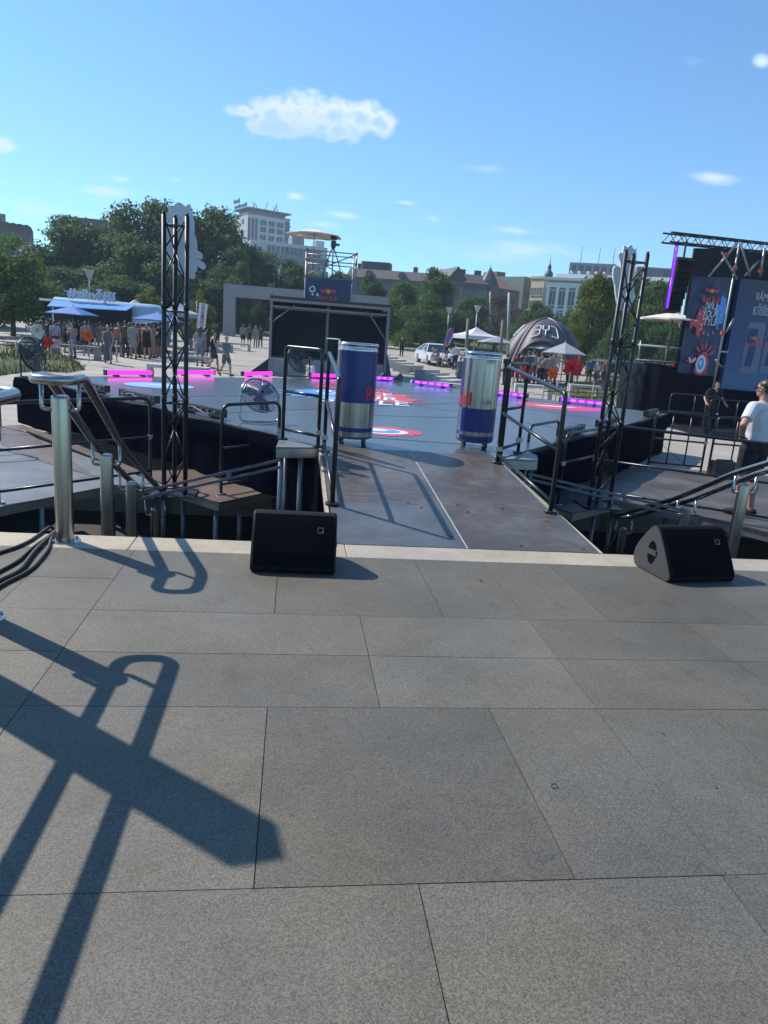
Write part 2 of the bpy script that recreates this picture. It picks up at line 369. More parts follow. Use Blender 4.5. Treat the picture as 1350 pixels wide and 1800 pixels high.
def paving():
    m = bpy.data.materials.new('plaza_slabs'); m.use_nodes = True
    N, L = m.node_tree.nodes, m.node_tree.links; p = N['Principled BSDF']
    tc = N.new('ShaderNodeTexCoord'); mp = N.new('ShaderNodeMapping'); mp.inputs['Rotation'].default_value = (0, 0, R(20)); L.new(tc.outputs['Object'], mp.inputs[0])
    br = N.new('ShaderNodeTexBrick'); L.new(mp.outputs[0], br.inputs['Vector']); br.inputs['Scale'].default_value = 1.0
    br.inputs['Brick Width'].default_value = 3.0; br.inputs['Row Height'].default_value = 1.5; br.inputs['Mortar Size'].default_value = 0.03; br.offset = 0.0
    br.inputs['Color1'].default_value = (0.37, 0.335, 0.285, 1); br.inputs['Color2'].default_value = (0.33, 0.30, 0.255, 1); br.inputs['Mortar'].default_value = (0.19, 0.175, 0.155, 1)
    n = N.new('ShaderNodeTexNoise'); n.inputs['Scale'].default_value = 0.6; n.inputs['Detail'].default_value = 8; L.new(tc.outputs['Object'], n.inputs['Vector'])
    mr = N.new('ShaderNodeMapRange'); L.new(n.outputs[0], mr.inputs[0]); mr.inputs[1].default_value = .3; mr.inputs[2].default_value = .7; mr.inputs[3].default_value = .85; mr.inputs[4].default_value = 1.1
    vm = N.new('ShaderNodeVectorMath'); vm.operation = 'SCALE'; L.new(br.outputs[0], vm.inputs[0]); L.new(mr.outputs[0], vm.inputs['Scale']); L.new(vm.outputs[0], p.inputs['Base Color'])
    p.inputs['Roughness'].default_value = 0.8
    return m
M_PAVE = paving()
M_LAWN = mat('dry_lawn', (0.085, 0.105, 0.035), 0.9, var=0.5, scale=1.3, bump=0.8, bscale=18, hue=(1.3, 1.05, 0.8), detail=8)
M_ASPH = mat('asphalt', (0.055, 0.056, 0.058), 0.85, var=0.2, scale=2)

# ------------------------------------------------------------------ terrace of granite slabs
def slab_rows():
    mb = MB(); g = 0.0035
    rows = [(4.69, 3.64, [-1.0, -.05, .89, 1.375, 1.87, 2.85, 3.35, 4.3]), (3.64, 3.14, [-1.0, .415, 1.375, 2.33, 3.35, 4.3]), (3.14, 2.65, [-1.0, .415, 1.37, 2.33, 3.35]),
            (2.65, 1.67, [-1.0, -.05, .88, 1.36, 1.87, 2.85, 3.35]), (1.67, .68, [-1.0, .412, 1.34, 2.3, 3.3]), (.68, -.3, [-1.0, -.05, .88, 1.36, 2.3, 3.3]), (-.3, -1.3, [-1.0, .41, 1.36, 2.3]), (-1.3, -2.6, [-1.0, 0, 1.36, 2.4])]
    rnd = random.Random(3)
    for y1, y0, xs in rows:
        left = [-1.0-k for k in (5.2, 4.3, 3.4, 2.4, 1.45, .48)]; right = [xs[-1]+k for k in (1.0, 1.95, 2.9, 3.9, 5.2)]
        al = left+xs+right
        for a, b in zip(al[:-1], al[1:]):
            if b-a < 0.05: continue
            subs = [(y0, y1)]
            if (y1 == 4.69 and b <= -0.99): subs = [(4.12, 4.69), (3.64, 4.12)]
            for q0, q1 in subs:
                dz = rnd.uniform(-.0006, .0006)
                x0_, x1_, q0_, q1_ = a+g/2, b-g/2, q0+g/2, q1-g/2
                mb.box(((x0_+x1_)/2, (q0_+q1_)/2, -.04+dz), (x1_-x0_, q1_-q0_, .08))
    return mb
struct(slab_rows().build('terrace', M_GRANITE))
mb = MB(); mb.box((2, 1.2, -.062), (18, 7.6, .11)); struct(mb.build('terrace_bedding', M_JOINT))
mb = MB(); xs = [-8, -5.8, -3.35, -1.05, .42, 2.36, 4.15, 5.9, 8, 11]
for a, b in zip(xs[:-1], xs[1:]): mb.box(((a+b)/2, 4.845, -.09), (b-a-.004, .306, .18))
struct(mb.build('terrace_edge', M_KERB, bevel=0.006))
# wide stairs going down from the terrace, under the decks
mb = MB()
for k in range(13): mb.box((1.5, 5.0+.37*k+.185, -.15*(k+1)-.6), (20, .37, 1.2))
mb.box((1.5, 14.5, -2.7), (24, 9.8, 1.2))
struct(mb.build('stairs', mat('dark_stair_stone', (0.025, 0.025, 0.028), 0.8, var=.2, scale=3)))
# the square: one sheet that climbs to the street and runs to the horizon
def ground():
    mb = MB()
    xs = [-490, -300, -120, -60, -30, -15, -7, 0, 4, 9, 15, 30, 60, 120, 300, 490]; ys = [13.6, 16, 20, 26, 33, 40, 50, 60, 70, 80]
    mb.add([(x, y, tz(x, y)) for y in ys for x in xs], [(j*16+i, j*16+i+1, (j+1)*16+i+1, (j+1)*16+i) for j in range(len(ys)-1) for i in range(15)])
    mb.add([(9.6, 12.2, -.65), (490, 12.2, -.65), (490, 13.6, -.65), (9.6, 13.6, -.65)], [(0, 1, 2, 3)])
    mb.add([(6.4, 12.2, -.65), (9.6, 12.2, -.65), (9.6, 13.6, -.65), (6.4, 13.6, -.65)], [(0, 1, 2, 3)])
    mb.add([(-490, 12.6, -.65), (-5.2, 12.6, -.65), (-5.2, 13.6, -.65), (-490, 13.6, -.65)], [(0, 1, 2, 3)])
    mb.add([(-490, 13.6, -.65), (-490, 13.6, -2.2), (490, 13.6, -2.2), (490, 13.6, -.65)], [(0, 1, 2, 3)])
    return mb
struct(ground().build('plaza', M_PAVE))
def slope():
    mb = MB(); xs = [-490, -300, -120, -60, -30, 0, 30, 60, 120, 300, 490]; ys = [79.9, 86, 92, 98, 104.2, 106]
    mb.add([(x, y, tz(x, y)+.03) for y in ys for x in xs], [(j*11+i, j*11+i+1, (j+1)*11+i+1, (j+1)*11+i) for j in range(5) for i in range(10)])
    mb.add([(-490, 121, 2.62), (490, 121, 2.62), (490, 300, 8), (-490, 300, 8), (490, 500, 10), (-490, 500, 10)], [(0, 1, 2, 3), (3, 2, 4, 5)])
    return mb
struct(slope().build('park_lawn', M_LAWN))
mb = MB(); mb.box((0, 113.5, 2.2), (970, 15, .8)); struct(mb.build('street', M_ASPH))
# ------------------------------------------------------------------ dance stage, ramp, decks
ST = 0.25                                                        # stage level
def rzy(y): return 0.25*(y-5.0)/2.95+0.002
STAGE = [(-.12, 8.6), (.3, 7.97), (2.5, 7.97), (2.9, 8.5), (8.6, 15.6), (2.45, 21.6), (-5.3, 14.7)]
stage = thing('dance_stage', 'large grey diamond shaped dance stage with black skirting and printed floor', 'stage', (1.6, 14.7, -.65))
mb = MB(); mb.slab(STAGE, ST-.012, ST); mb.build('dance_floor', M_STAGE, stage)
cen = Vector((1.65, 14.7, 0))
inn = [(cen.x+(x-cen.x)*.995, cen.y+(y-cen.y)*.995) for x, y in STAGE]
mb = MB(); mb.slab(inn, ST-.14, ST-.014); mb.build('stage_edge', M_ALU, stage)
def drape(path, ztop, zbot, seed=0, bulge=.10):
    pts = [Vector((*p, 0)) for p in path]; ln = [0]
    for a, b in zip(pts[:-1], pts[1:]): ln.append(ln[-1]+(b-a).length)
    def pos(t):
        d = t*ln[-1]
        for i in range(len(pts)-1):
            if d <= ln[i+1]+1e-6:
                k = (d-ln[i])/(ln[i+1]-ln[i]); u = (pts[i+1]-pts[i]).normalized(); return pts[i].lerp(pts[i+1], k), Vector((u.y, -u.x, 0)), d
    def fn(u, v):
        p, n, d = pos(min(u, 1)); zb = zbot(p) if callable(zbot) else zbot
        w = mnoise.noise(Vector((d*1.6, v*1.2, seed)))*.05*(.3+v)+math.sin(d*9+2*mnoise.noise(Vector((d*.7, 0, seed))))*.018*v
        out = .03+bulge*math.exp(-((v-.16)/.14)**2)*(.6+.7*mnoise.noise(Vector((d*.9, 3, seed+5))))
        return p+n*(out+w)+Vector((0, 0, ztop+(zb-ztop)*v+(.03*mnoise.noise(Vector((d*1.1, 7, seed))) if v < .1 else 0)))
    return MB().grid(fn, int(ln[-1]*9), 10)
mb = drape([(-5.3, 14.7), (-.12, 8.6)], ST-.02, lambda p: -.5 if p.y < 13.4 else -.65, 1); mb.build('skirt', M_DRAPE, stage)
mb = drape([(2.9, 8.5), (8.6, 15.6), (8.2, 16.0)], ST-.02, lambda p: -.5 if p.y < 12.1 else -.65, 4, .2); mb.build('skirt', M_DRAPE, stage)
mb = drape([(-.12, 8.6), (.3, 7.97)], ST-.14, -.9, 5, 0); mb.build('skirt', M_DRAPE, stage)
mb = drape([(.33, 8.0), (2.5, 8.0), (2.9, 8.5)], ST-.14, -.9, 6, 0); mb.build('skirt', M_DRAPE, stage)
# floor prints, thin vinyl laid on the floor
def ell(cx, cy, rx, ry, n=36, rag=0, seed=0, rot=0):
    out = []
    for i in range(n):
        a = 2*math.pi*i/n; k = 1+rag*mnoise.noise(Vector((math.cos(a)*2.6, math.sin(a)*2.6, seed))) + (rag*.8*mnoise.noise(Vector((math.cos(a)*9, math.sin(a)*9, seed+9))) if rag else 0)
        x, y = rx*k*math.cos(a), ry*k*math.sin(a); out.append((cx+x*math.cos(rot)-y*math.sin(rot), cy+x*math.sin(rot)+y*math.cos(rot)))
    return out
mb = MB(); mb.flat(ell(5.95, 15.55, .95, .85), ST+.004); mb.flat(ell(5.9, 15.6, .5, .14), ST+.008, 1); mb.build('round_print', [M_PRED, M_PWHITE], stage)
mb = MB(); mb.flat(ell(-2.6, 14.5, .66, .6), ST+.004); mb.flat(ell(-2.55, 14.55, .36, .1), ST+.008, 1); mb.build('round_print', [M_PLB, M_PWHITE], stage)
mb = MB()
mb.flat(ell(1.95, 15.2, .62, 1.2, 60, .5, 1), ST+.004, 0); mb.flat(ell(.75, 15.0, .75, 1.25, 60, .45, 2), ST+.005, 1)
for k, (x, y, l) in enumerate([(2.3, 15.6, .6), (2.25, 15.0, .55), (2.35, 14.6, .4)]): mb.flat([(x, y), (x+l, y-.05), (x+l*.9, y+.06), (x+.1, y+.14)], ST+.006, 0)
for k, (x, y, l) in enumerate([(.3, 15.1, .9), (.45, 14.5, .8), (.4, 15.7, .5)]): mb.flat([(x, y), (x-l, y+.05), (x-l*.95, y-.06), (x-.05, y-.12)], ST+.0065, 1)
put_text(mb, 'Red Bull', (1.4, 16.9, ST+.009), (1, 0, 0), (0, 1, 0), width=1.7, height=.95, mi=0, bold=.03)
put_text(mb, 'DANCE', (1.35, 15.75, ST+.010), (1, .05, 0), (0, 1, 0), width=1.75, height=.85, mi=2, bold=.01, shear=.25)
put_text(mb, 'YOUR', (1.35, 14.75, ST+.010), (1, -.05, 0), (0, 1, 0), width=1.6, height=.85, mi=2, bold=.01, shear=.25)
put_text(mb, 'STYLE', (1.4, 13.75, ST+.010), (1, .05, 0), (0, 1, 0), width=1.8, height=.85, mi=2, bold=.01, shear=.25)
mb.build('logo_print', [M_PRED, M_PBLUE, M_PWHITE], stage)
mb = MB(); ex, ey = 1.2, 9.6
mb.flat(ell(ex+.08, ey, .50, .46, 60, .30, 3), ST+.004, 0); mb.flat(ell(ex, ey-.05, .38, .28), ST+.007, 2); mb.flat(ell(ex-.02, ey-.03, .29, .20), ST+.010, 1); mb.flat(ell(ex-.05, ey+.0, .16, .12), ST+.013, 2)
for k, (x, y) in enumerate([(.8, 10.75), (1.05, 10.95), (.65, 10.35)]): mb.flat(ell(x, y, .2, .09, 14, 0, 0, k*.7), ST+.007, 2 if k % 2 else 0)
mb.build('eye_print', [M_PRED, M_PBLUE, M_PWHITE], stage)
M_TAPE = mat('dark_floor_tape', (0.03, 0.035, 0.045), 0.5)
mb = MB()
for (a, b), w in [(((-1.2, 10.4), (6.3, 17.6)), .012), (((-2.6, 12.0), (5.2, 18.9)), .012), (((4.6, 10.9), (-1.2, 18.3)), .012), (((1.0, 8.9), (2.3, 8.75)), .03), (((.7, 11.3), (3.1, 12.0)), .015), (((6.0, 13.2), (.6, 19.6)), .012)]:
    mb.beam((*a, ST+.001), (*b, ST+.001), w, .004)
mb.build('floor_seam', M_TAPE, stage)

ramp = thing('access_ramp', 'worn dark plywood ramp from the terrace up to the dance stage', 'ramp', (1.35, 5.0, 0))
def panel(x0, x1, y0, y1, m):
    mb = MB(); mb.add([(x0, y0, rzy(y0)), (x1, y0, rzy(y0)), (x1, y1, rzy(y1)), (x0, y1, rzy(y1)), (x0, y0, rzy(y0)-.03), (x1, y0, rzy(y0)-.03), (x1, y1, rzy(y1)-.03), (x0, y1, rzy(y1)-.03)],
                      [(0, 1, 2, 3), (7, 6, 5, 4), (0, 4, 5, 1), (1, 5, 6, 2), (2, 6, 7, 3), (3, 7, 4, 0)]); return mb.build('deck_panel', m, ramp)
panel(.35, 1.344, 5.003, 5.998, M_PLYB); panel(1.358, 2.40, 5.003, 5.90, M_PLY); panel(.34, 1.344, 6.002, 7.965, M_PLY); panel(1.358, 2.34, 5.904, 7.965, M_PLY)
mb = MB(); mb.beam((1.351, 5.0, rzy(5)-.006), (1.351, 7.96, rzy(7.96)-.006), .009, .014); mb.build('centre_seam', mat('pale_seam_strip', (.42, .41, .39), .6), ramp)
for a, b in (((.325, 5.01), (.322, 7.95)), ((2.415, 5.01), (2.352, 7.95))):
    mb = MB(); mb.beam((*a, rzy(5)-.05), (*b, rzy(7.95)-.05), .022, .1); mb.build('side_board', mat('raw_plywood_edge', (.42, .35, .26), .7, var=.2, scale=8), ramp)
mb = MB()
for x, y in [(1.05, 6.05), (1.15, 5.93), (1.5, 6.05), (1.55, 5.86), (1.8, 5.1), (2.3, 5.08), (1.28, 5.25), (1.9, 6.0)]: mb = MB(); mb.tube([(x, y, rzy(y)), (x, y, rzy(y)+.004)], .012, 8); mb.build('bolt_head', M_BLACKM, ramp)
def frame_rail(mb, a, b, za, zb, h=1.06, low=(.1, .56), r=.021, bend=.06):
    a, b = Vector((*a, za)), Vector((*b, zb)); up = Vector((0, 0, 1))
    mb.tube(rounded([a, a+up*h, b+up*h, b], bend, 5), r, 10)
    for l in low: mb.tube([a+up*l, b+up*l], r*.85, 8)
    for p in (a, b): mb.tube([p, p+up*.02], .06, 14)
def handrail(label, parts):
    t = thing('ramp_handrail', label, 'railing', (*parts[0][0], parts[0][2]), group='black handrails of the ramp')
    for a, b, za, zb, lo in parts:
        mb = MB(); frame_rail(mb, a, b, za, zb, 1.06, lo); mb.build('rail_frame', M_BLACKR, t)
    mb = MB(); a, b = parts[0][1], parts[0][0]
    for p in parts: mb.rbox((*p[1], p[3]+.16), (.075, .06, .05), .01)
    mb.build('clamp', M_ALU, t)
handrail('black tube handrail on the left side of the ramp, beside the blue can', [((.37, 5.9), (.36, 7.72), rzy(5.9), rzy(7.72), (.10, .56)), ((-.10, 8.36), (.30, 7.93), ST, ST, (.12, .56))])
handrail('black tube handrail on the right side of the ramp, beside the silver can', [((2.33, 5.95), (2.29, 7.62), rzy(5.95), rzy(7.62), (.10, .56)), ((2.36, 7.75), (2.74, 8.3), ST, ST, (.12, .56))])

def deck(name, label, poly, z, m, legs, thick=.10, cut=None, lz=-2.1):
    cx, cy = sum(p[0] for p in poly)/len(poly), sum(p[1] for p in poly)/len(poly)
    t = thing(name, label, 'platform', (cx, cy, z-thick))
    mb = MB(); mb.slab(poly, z-.018, z); mb.build('deck_board', m, t)
    q = [(cx+(x-cx)*.992, cy+(y-cy)*.992) for x, y in poly]
    mb = MB(); mb.slab(q, z-thick, z-.02); mb.build('deck_frame', M_ALU, t)
    for x, y in legs:
        zb = min(z-.3, -.15*(int(max(0, y-5)/.37)+1)) if y < 9.8 else -2.1
        mb = MB(); mb.tube([(x, y, zb), (x, y, z-thick)], .03, 10); mb.tube([(x, y, zb), (x, y, zb+.01)], .07, 10); mb.build('leg', M_GALV, t)
    if cut:
        mb = MB()
        for a, b in cut: mb.beam((*a, z+.0005), (*b, z+.0005), .008, .003)
        mb.build('board_seam', M_TAPE, t)
    return t
deck('side_deck', 'small grey deck block left of the top of the ramp', [(-.16, 7.76), (.31, 7.9), (.31, 7.95), (-.13, 8.58)], ST-.002, M_PLYG, [(-.10, 7.86), (.12, 7.92), (-.05, 8.3)], .12)
deck('side_deck', 'small grey deck block right of the top of the ramp, near the silver can', [(2.42, 7.8), (2.84, 7.84), (2.95, 8.2), (2.92, 8.46), (2.52, 7.95)], ST-.002, M_PLYG, [(2.6, 7.9), (2.8, 7.95), (2.85, 8.3)], .12)
deck('lower_platform', 'low reddish and grey plywood platform at the left, below the stage skirt', [(-8.5, 6.2), (-3.3, 7.05), (-2.12, 8.84), (-1.42, 8.80), (-5.1, 13.2), (-8.5, 12.4)], -.5, M_PLYG, [(-3.2, 7.3), (-2.7, 8.0), (-2.2, 8.7), (-1.55, 8.9), (-2.4, 9.9), (-4.0, 8.2)], .11,
     [((-4.4, 6.9), (-2.0, 9.9)), ((-3.0, 7.6), (-7, 11.4)), ((-5.8, 7), (-3.2, 10.9))])
mb = MB(); mb.slab([(-4.7, 13.0), (-2.05, 9.55), (-1.95, 9.68), (-3.35, 11.6), (-4.75, 13.3), (-6.2, 13.0), (-4.5, 10.4), (-3.3, 9.2), (-2.9, 9.55), (-4.4, 11.2), (-5.2, 12.3)][:5]+[(-5.1, 12.95), (-4.3, 11.2), (-3.3, 10.0), (-2.4, 9.2)], -.502, -.492); 
brd = mb.build('loose_board', M_PLYR); brd['label'] = 'reddish plywood sheet lying on the left platform along the skirt'; brd['category'] = 'board'
deck('lower_platform', 'low plywood platform wedge under the left truss tower', [(-1.40, 8.79), (-.8, 8.17), (-.02, 9.15), (-.95, 10.2), (-2.1, 9.75)], -.502, M_PLYR, [(-.85, 8.35), (-1.3, 8.85), (-.2, 9.1), (-.6, 8.8)], .11, [((-1.4, 8.8), (-.6, 9.7))])
deck('lower_platform', 'low dark plywood platform at the right, behind the speaker', [(7.6, 5.2), (5.44, 8.62), (4.62, 9.3), (4.0, 9.75), (6.5, 12.5), (8.9, 12.15), (12.5, 11.8), (12.5, 5.2)], -.5, M_PLY, [(5.7, 8.4), (5.2, 9.0), (4.7, 9.6), (6.4, 7.4), (6.9, 6.6), (6.2, 9.5)], .13,
     [((5.2, 8.9), (8.2, 11.9)), ((6.2, 7.6), (9.6, 10.6)), ((7.6, 8.5), (5.2, 11.2)), ((5.9, 12.2), (8.5, 9.2))])
deck('lower_platform', 'small plywood platform corner under the right truss tower', [(3.45, 8.75), (3.6, 8.42), (4.4, 9.05), (4.55, 9.3), (3.95, 9.72)], -.502, M_PLYR, [(3.65, 8.6), (4.2, 9.1), (3.9, 9.4)], .11)
def barrier(label, a, b, z=-.5, h=1.05, rails=(.56, .12), bars=0, cl=True, tilt=0):
    a3, b3 = Vector((*a, z)), Vector((*b, z)); up = Vector((0, 0, 1))
    t = thing('deck_railing', label, 'railing', a3, group='black tube railings of the low platforms')
    mb = MB(); mb.tube(rounded([a3, a3+up*h, b3+up*h, b3], .13, 6), .021, 10); mb.build('rail_frame', M_BLACKR, t)
    for l in rails:
        mb = MB(); mb.tube([a3+up*l, b3+up*l], .017, 8); mb.build('cross_rail', M_BLACKR, t)
    for k in range(bars):
        p = a3.lerp(b3, (k+1)/(bars+1)); mb = MB(); mb.tube([p+up*rails[-1], p+up*h], .014, 8); mb.build('bar', M_BLACKR, t)
    for p in (a3, b3): mb = MB(); mb.tube([p, p+up*.015], .065, 14); mb.build('foot_plate', M_ALU, t)
    mb = MB(); mb.rbox(b3+up*.56, (.06, .06, .05), .01); mb.build('clamp', M_ALU, t)
barrier('black railing along the near edge of the left platform', (-3.03, 7.72), (-1.76, 9.2), -.5)
barrier('black railing at the far left of the left platform, before the square', (-7.0, 12.2), (-4.98, 12.95), -.5)
barrier('black railing left of the frame edge on the left platform', (-6.3, 9.1), (-4.25, 10.9), -.5, bars=1)
barrier('black railing in front of the stage skirt, under the chrome fan', (-.82, 8.6), (-.16, 9.35), -.5, 1.08)
barrier('long black railing in front of the man in the white tee shirt', (6.25, 8.0), (4.22, 9.36), -.5)
barrier('black railing continuing out of view right of the man in the white tee shirt', (8.6, 6.4), (6.4, 7.9), -.5)
barrier('black railing between the right truss tower and the stage skirt', (4.4, 9.75), (3.55, 8.85), -.5, .95)
barrier('black barred railing at the far edge of the right platform, left section', (6.55, 12.25), (7.45, 12.0), -.5, bars=2)
barrier('black barred railing at the far edge of the right platform, right section', (7.58, 11.98), (9.4, 11.6), -.5, bars=4)
barrier('black railing panel leaning to the stage skirt right of the ramp', (3.2, 9.3), (3.95, 10.2), -.5, .98)
mb = MB(); mb.rbox((7.72, 11.75, -.36), (.42, .25, .28), .03); mb.box((7.72, 11.75, -.2), (.3, .05, .03)); o = mb.build('cable_box', M_BLACKM); tag(o, 'black equipment box on the right platform by the railing', 'box')
# ratchet straps holding the ramp and decks to the stair posts
def strap(label, a, b, off):
    t = thing('tie_strap', label, 'strap', a)
    for dz in (0, -off):
        mb = MB(); mb.beam((a[0], a[1], a[2]+dz), (b[0], b[1], b[2]+dz*1.15), .006, .03); mb.build('webbing', mat('grey_webbing', (.16, .145, .16), .7, var=.2, scale=15), t)
    p = Vector(a).lerp(Vector(b), .62); mb = MB(); mb.rbox((p.x, p.y, p.z-off*.5), (.05, .03, .07), .01); mb.build('ratchet', M_GALV, t)
strap('grey twin strap from the left stair post to the small deck by the ramp', (-1.58, 7.42, -.26), (-.08, 7.84, .1), .07)
strap('dark twin strap from the right deck to the right stair post', (2.75, 7.85, .08), (4.6, 7.6, -.22), .06)
mb = MB(); mb.tube(rounded([(3.3, 8.6, -.6), (3.35, 8.3, -1.0), (3.7, 8.2, -1.25), (4.1, 8.4, -1.0), (4.3, 8.5, -.7)], .4, 6), .012, 6); tag(mb.build('hanging_cable', M_RUBBER), 'black cable sagging in the dark gap right of the ramp', 'cable')

# ------------------------------------------------------------------ LED bars
M_PINK = mat('lit_pink_strip', (.02, 0, .02), .4, emit=(1.0, .012, .72), estr=3.6)
M_PURP = mat('lit_violet_strip', (.01, 0, .02), .4, emit=(.13, .012, .95), estr=3.2)
M_PURPH = mat('lit_magenta_cell', (.01, 0, .02), .4, emit=(.62, .06, .95), estr=3.2)
M_OFF = mat('unlit_strip', (.03, .03, .035), .25)
def led_bar(kind, label):
    t = thing('led_bar', label, 'stage light', (0, 0, 0), 0, 'long light bars round the edge of the stage')
    mb = MB(); mb.rbox((0, .012, .085), (1.06, .085, .10), .012); mb.box((-.535, .01, .085), (.015, .10, .115)); mb.box((.535, .01, .085), (.015, .10, .115)); mb.build('housing', M_BLACKM, t, False)
    mb = MB(); mb.box((0, -.034, .088), (1.0, .014, .080))
    mb.build('light_strip', M_PINK if kind == 'pink' else M_PURP if kind == 'violet' else M_OFF, t, False)
    if kind == 'violet':
        for k in range(5): mb = MB(); mb.rbox((-.4+.2*k, -.0425, .088), (.115, .004, .05), .001); mb.build('light_cell', M_PURPH, t, False)
    for x in (-.3, .3):
        mb = MB(); mb.box((x, .0, .018), (.07, .14, .03)); mb.build('foot', M_BLACKM, t, False)
    if kind == 'off':
        mb = MB(); rnd = random.Random(5)
        for k in range(6): mb.box((-.4+.16*k, .065, .085), (.05, .02, .05))
        mb.tube([(-.5, .07, .09), (-.2, .09, .05), (.1, .08, .11), (.45, .07, .07)], .008, 6); mb.build('connector', M_CARRY, t, False)
    return t
bars = [((185, 662), (268, 662), 'pink', 'magenta lit light bar at the far left of the stage edge'), ((306, 661), (378, 661), 'pink', 'magenta lit light bar right behind the left truss tower'),
        ((421, 663), (483, 662), 'pink', 'magenta lit light bar left of the floor fan in front of the booth'), ((545, 665), (598, 666), 'pink', 'magenta lit light bar behind the blue can, right of the booth fan'),
        ((640, 668), (691, 671), 'violet', 'violet lit light bar just right of the blue can'), ((724, 676), (796, 684), 'violet', 'violet lit light bar in the gap between the two cans'),
        ((862, 694), (926, 702), 'violet', 'violet lit light bar just right of the silver can'), ((983, 708), (1062, 716), 'violet', 'violet lit light bar behind the right truss tower')]
for (a, b, kind, lab) in bars:
    p, q = on(*a, ST), on(*b, ST); t = led_bar(kind, lab); d = q-p; t.location = ((p.x+q.x)/2, (p.y+q.y)/2, ST); t.rotation_euler = (0, 0, math.atan2(d.y, d.x)); t.scale = (min(1.1, max(.85, d.length/1.06)), 1, 1)
for (x, y, a, lab) in [(-4.55, 14.1, 130, 'unlit light bar at the left corner of the stage, back towards the camera'), (-3.35, 12.62, 130, 'unlit light bar on the front left stage edge above the railing'), (-2.35, 11.45, 130, 'unlit light bar on the front left stage edge beside the left truss tower'), (-1.25, 10.2, 130, 'unlit light bar on the front left stage edge behind the black railing'),
                  (4.2, 10.35, 231, 'unlit light bar on the front right stage edge beside the ramp handrail'), (5.5, 12.0, 231, 'unlit light bar on the front right stage edge left of the right truss tower'), (7.75, 14.75, 231, 'unlit light bar at the right corner of the stage by the tarpaulin')]:
    t = led_bar('off', lab); t.location = (x, y, ST); t.rotation_euler = (0, 0, R(a))
# ------------------------------------------------------------------ fans
M_CHROME = mat('chrome_wire', (.38, .38, .40), .18, 1.0)
def fan(label, loc, d, rz, tilt, m=M_CHROME, stand=True, rings=9):
    t = thing('floor_fan', label, 'fan', loc, rz, 'round floor fans around the stage'); r = d/2; hz = r+.10
    M = Matrix.Rotation(tilt, 3, 'X'); c = Vector((0, 0, hz))
    def P(x, y, z): return M @ Vector((x, y, z)) + c
    mb = MB()
    for k in range(rings):
        rr = r*(k+1)/rings
        for s in (-1, 1):
            dy = s*.09*(1-(rr/r)**2*.8)*d/.5
            mb.tube([P(rr*math.cos(a), dy, rr*math.sin(a)) for a in [2*math.pi*i/28 for i in range(28)]], .0035*d/.5, 4, closed=True)
    for k in range(20):
        a = 2*math.pi*k/20
        for s in (-1, 1): mb.tube([P(q*r*math.cos(a), s*.09*(1-q*q*.8)*d/.5, q*r*math.sin(a)) for q in (.12, .5, .8, 1)], .003*d/.5, 4, caps=False)
    mb.tube([P(r*math.cos(a), 0, r*math.sin(a)) for a in [2*math.pi*i/32 for i in range(32)]], .011*d/.5, 6, closed=True)
    mb.build('cage', m, t, False)
    mb = MB()
    for k in range(3):
        a = 2*math.pi*k/3+.4; e1 = Vector((math.cos(a), 0, math.sin(a))); e2 = Vector((-math.sin(a), 0, math.cos(a)))
        pts = [e1*.08*r-e2*.1*r, e1*.85*r-e2*.12*r, e1*.9*r+e2*.45*r, e1*.4*r+e2*.4*r, e1*.08*r+e2*.1*r]
        mb.add([P(*(p+Vector((0, .03*(1 if i in (1, 2) else -1)*d, 0)))) for i, p in enumerate(pts)], [tuple(range(5))])
    mb.build('blade', mat('fan_blade_grey', (.12, .12, .14), .3, .6), t, False)
    mb = MB(); mb.tube([P(0, -.13*d, 0), P(0, .22*d, 0)], [.13*r, .22*r], 14); mb.build('motor', M_BLACKM, t, False)
    mb = MB(); mb.tube(rounded([(-r*1.05, 0, hz), (-r*1.05, 0, .02), (-r*.5, -.5*r, .02), (r*.5, -.5*r, .02), (r*1.05, 0, .02), (r*1.05, 0, hz)], .05, 4), .012*d/.5, 6); mb.build('stand', M_BLACKM if m is not M_CHROME else M_CHROME, t, False)
fan('chrome wire fan tilted back on the front left stage edge', (-.44, 9.8, ST+.0), .52, R(25), R(-38))
fan('black floor fan seen edge on at the left stage corner', (-4.95, 14.55, ST), .66, R(72), R(-20), M_BLACKM)
fan('black drum fan on the far stage edge in front of the booth', (.12, 20.2, ST), .72, R(35), R(-25), M_BLACKM)
for x, lab in ((2.62, 'small black lamp on the far stage edge right of the blue can'), (3.0, 'small black lamp on the far stage edge left of the middle violet bar')):
    t = thing('stage_lamp', lab, 'stage light', (x, 21.2-.9*(x-2.4), ST), .4); mb = MB(); mb.tube([(0, -.1, .15), (0, .1, .13)], [.1, .08], 14); mb.build('lamp_head', M_BLACKM, t, False); mb = MB(); mb.tube(rounded([(-.12, 0, .15), (-.12, 0, .01), (.12, 0, .01), (.12, 0, .15)], .02), .012, 6); mb.build('yoke', M_BLACKM, t, False)
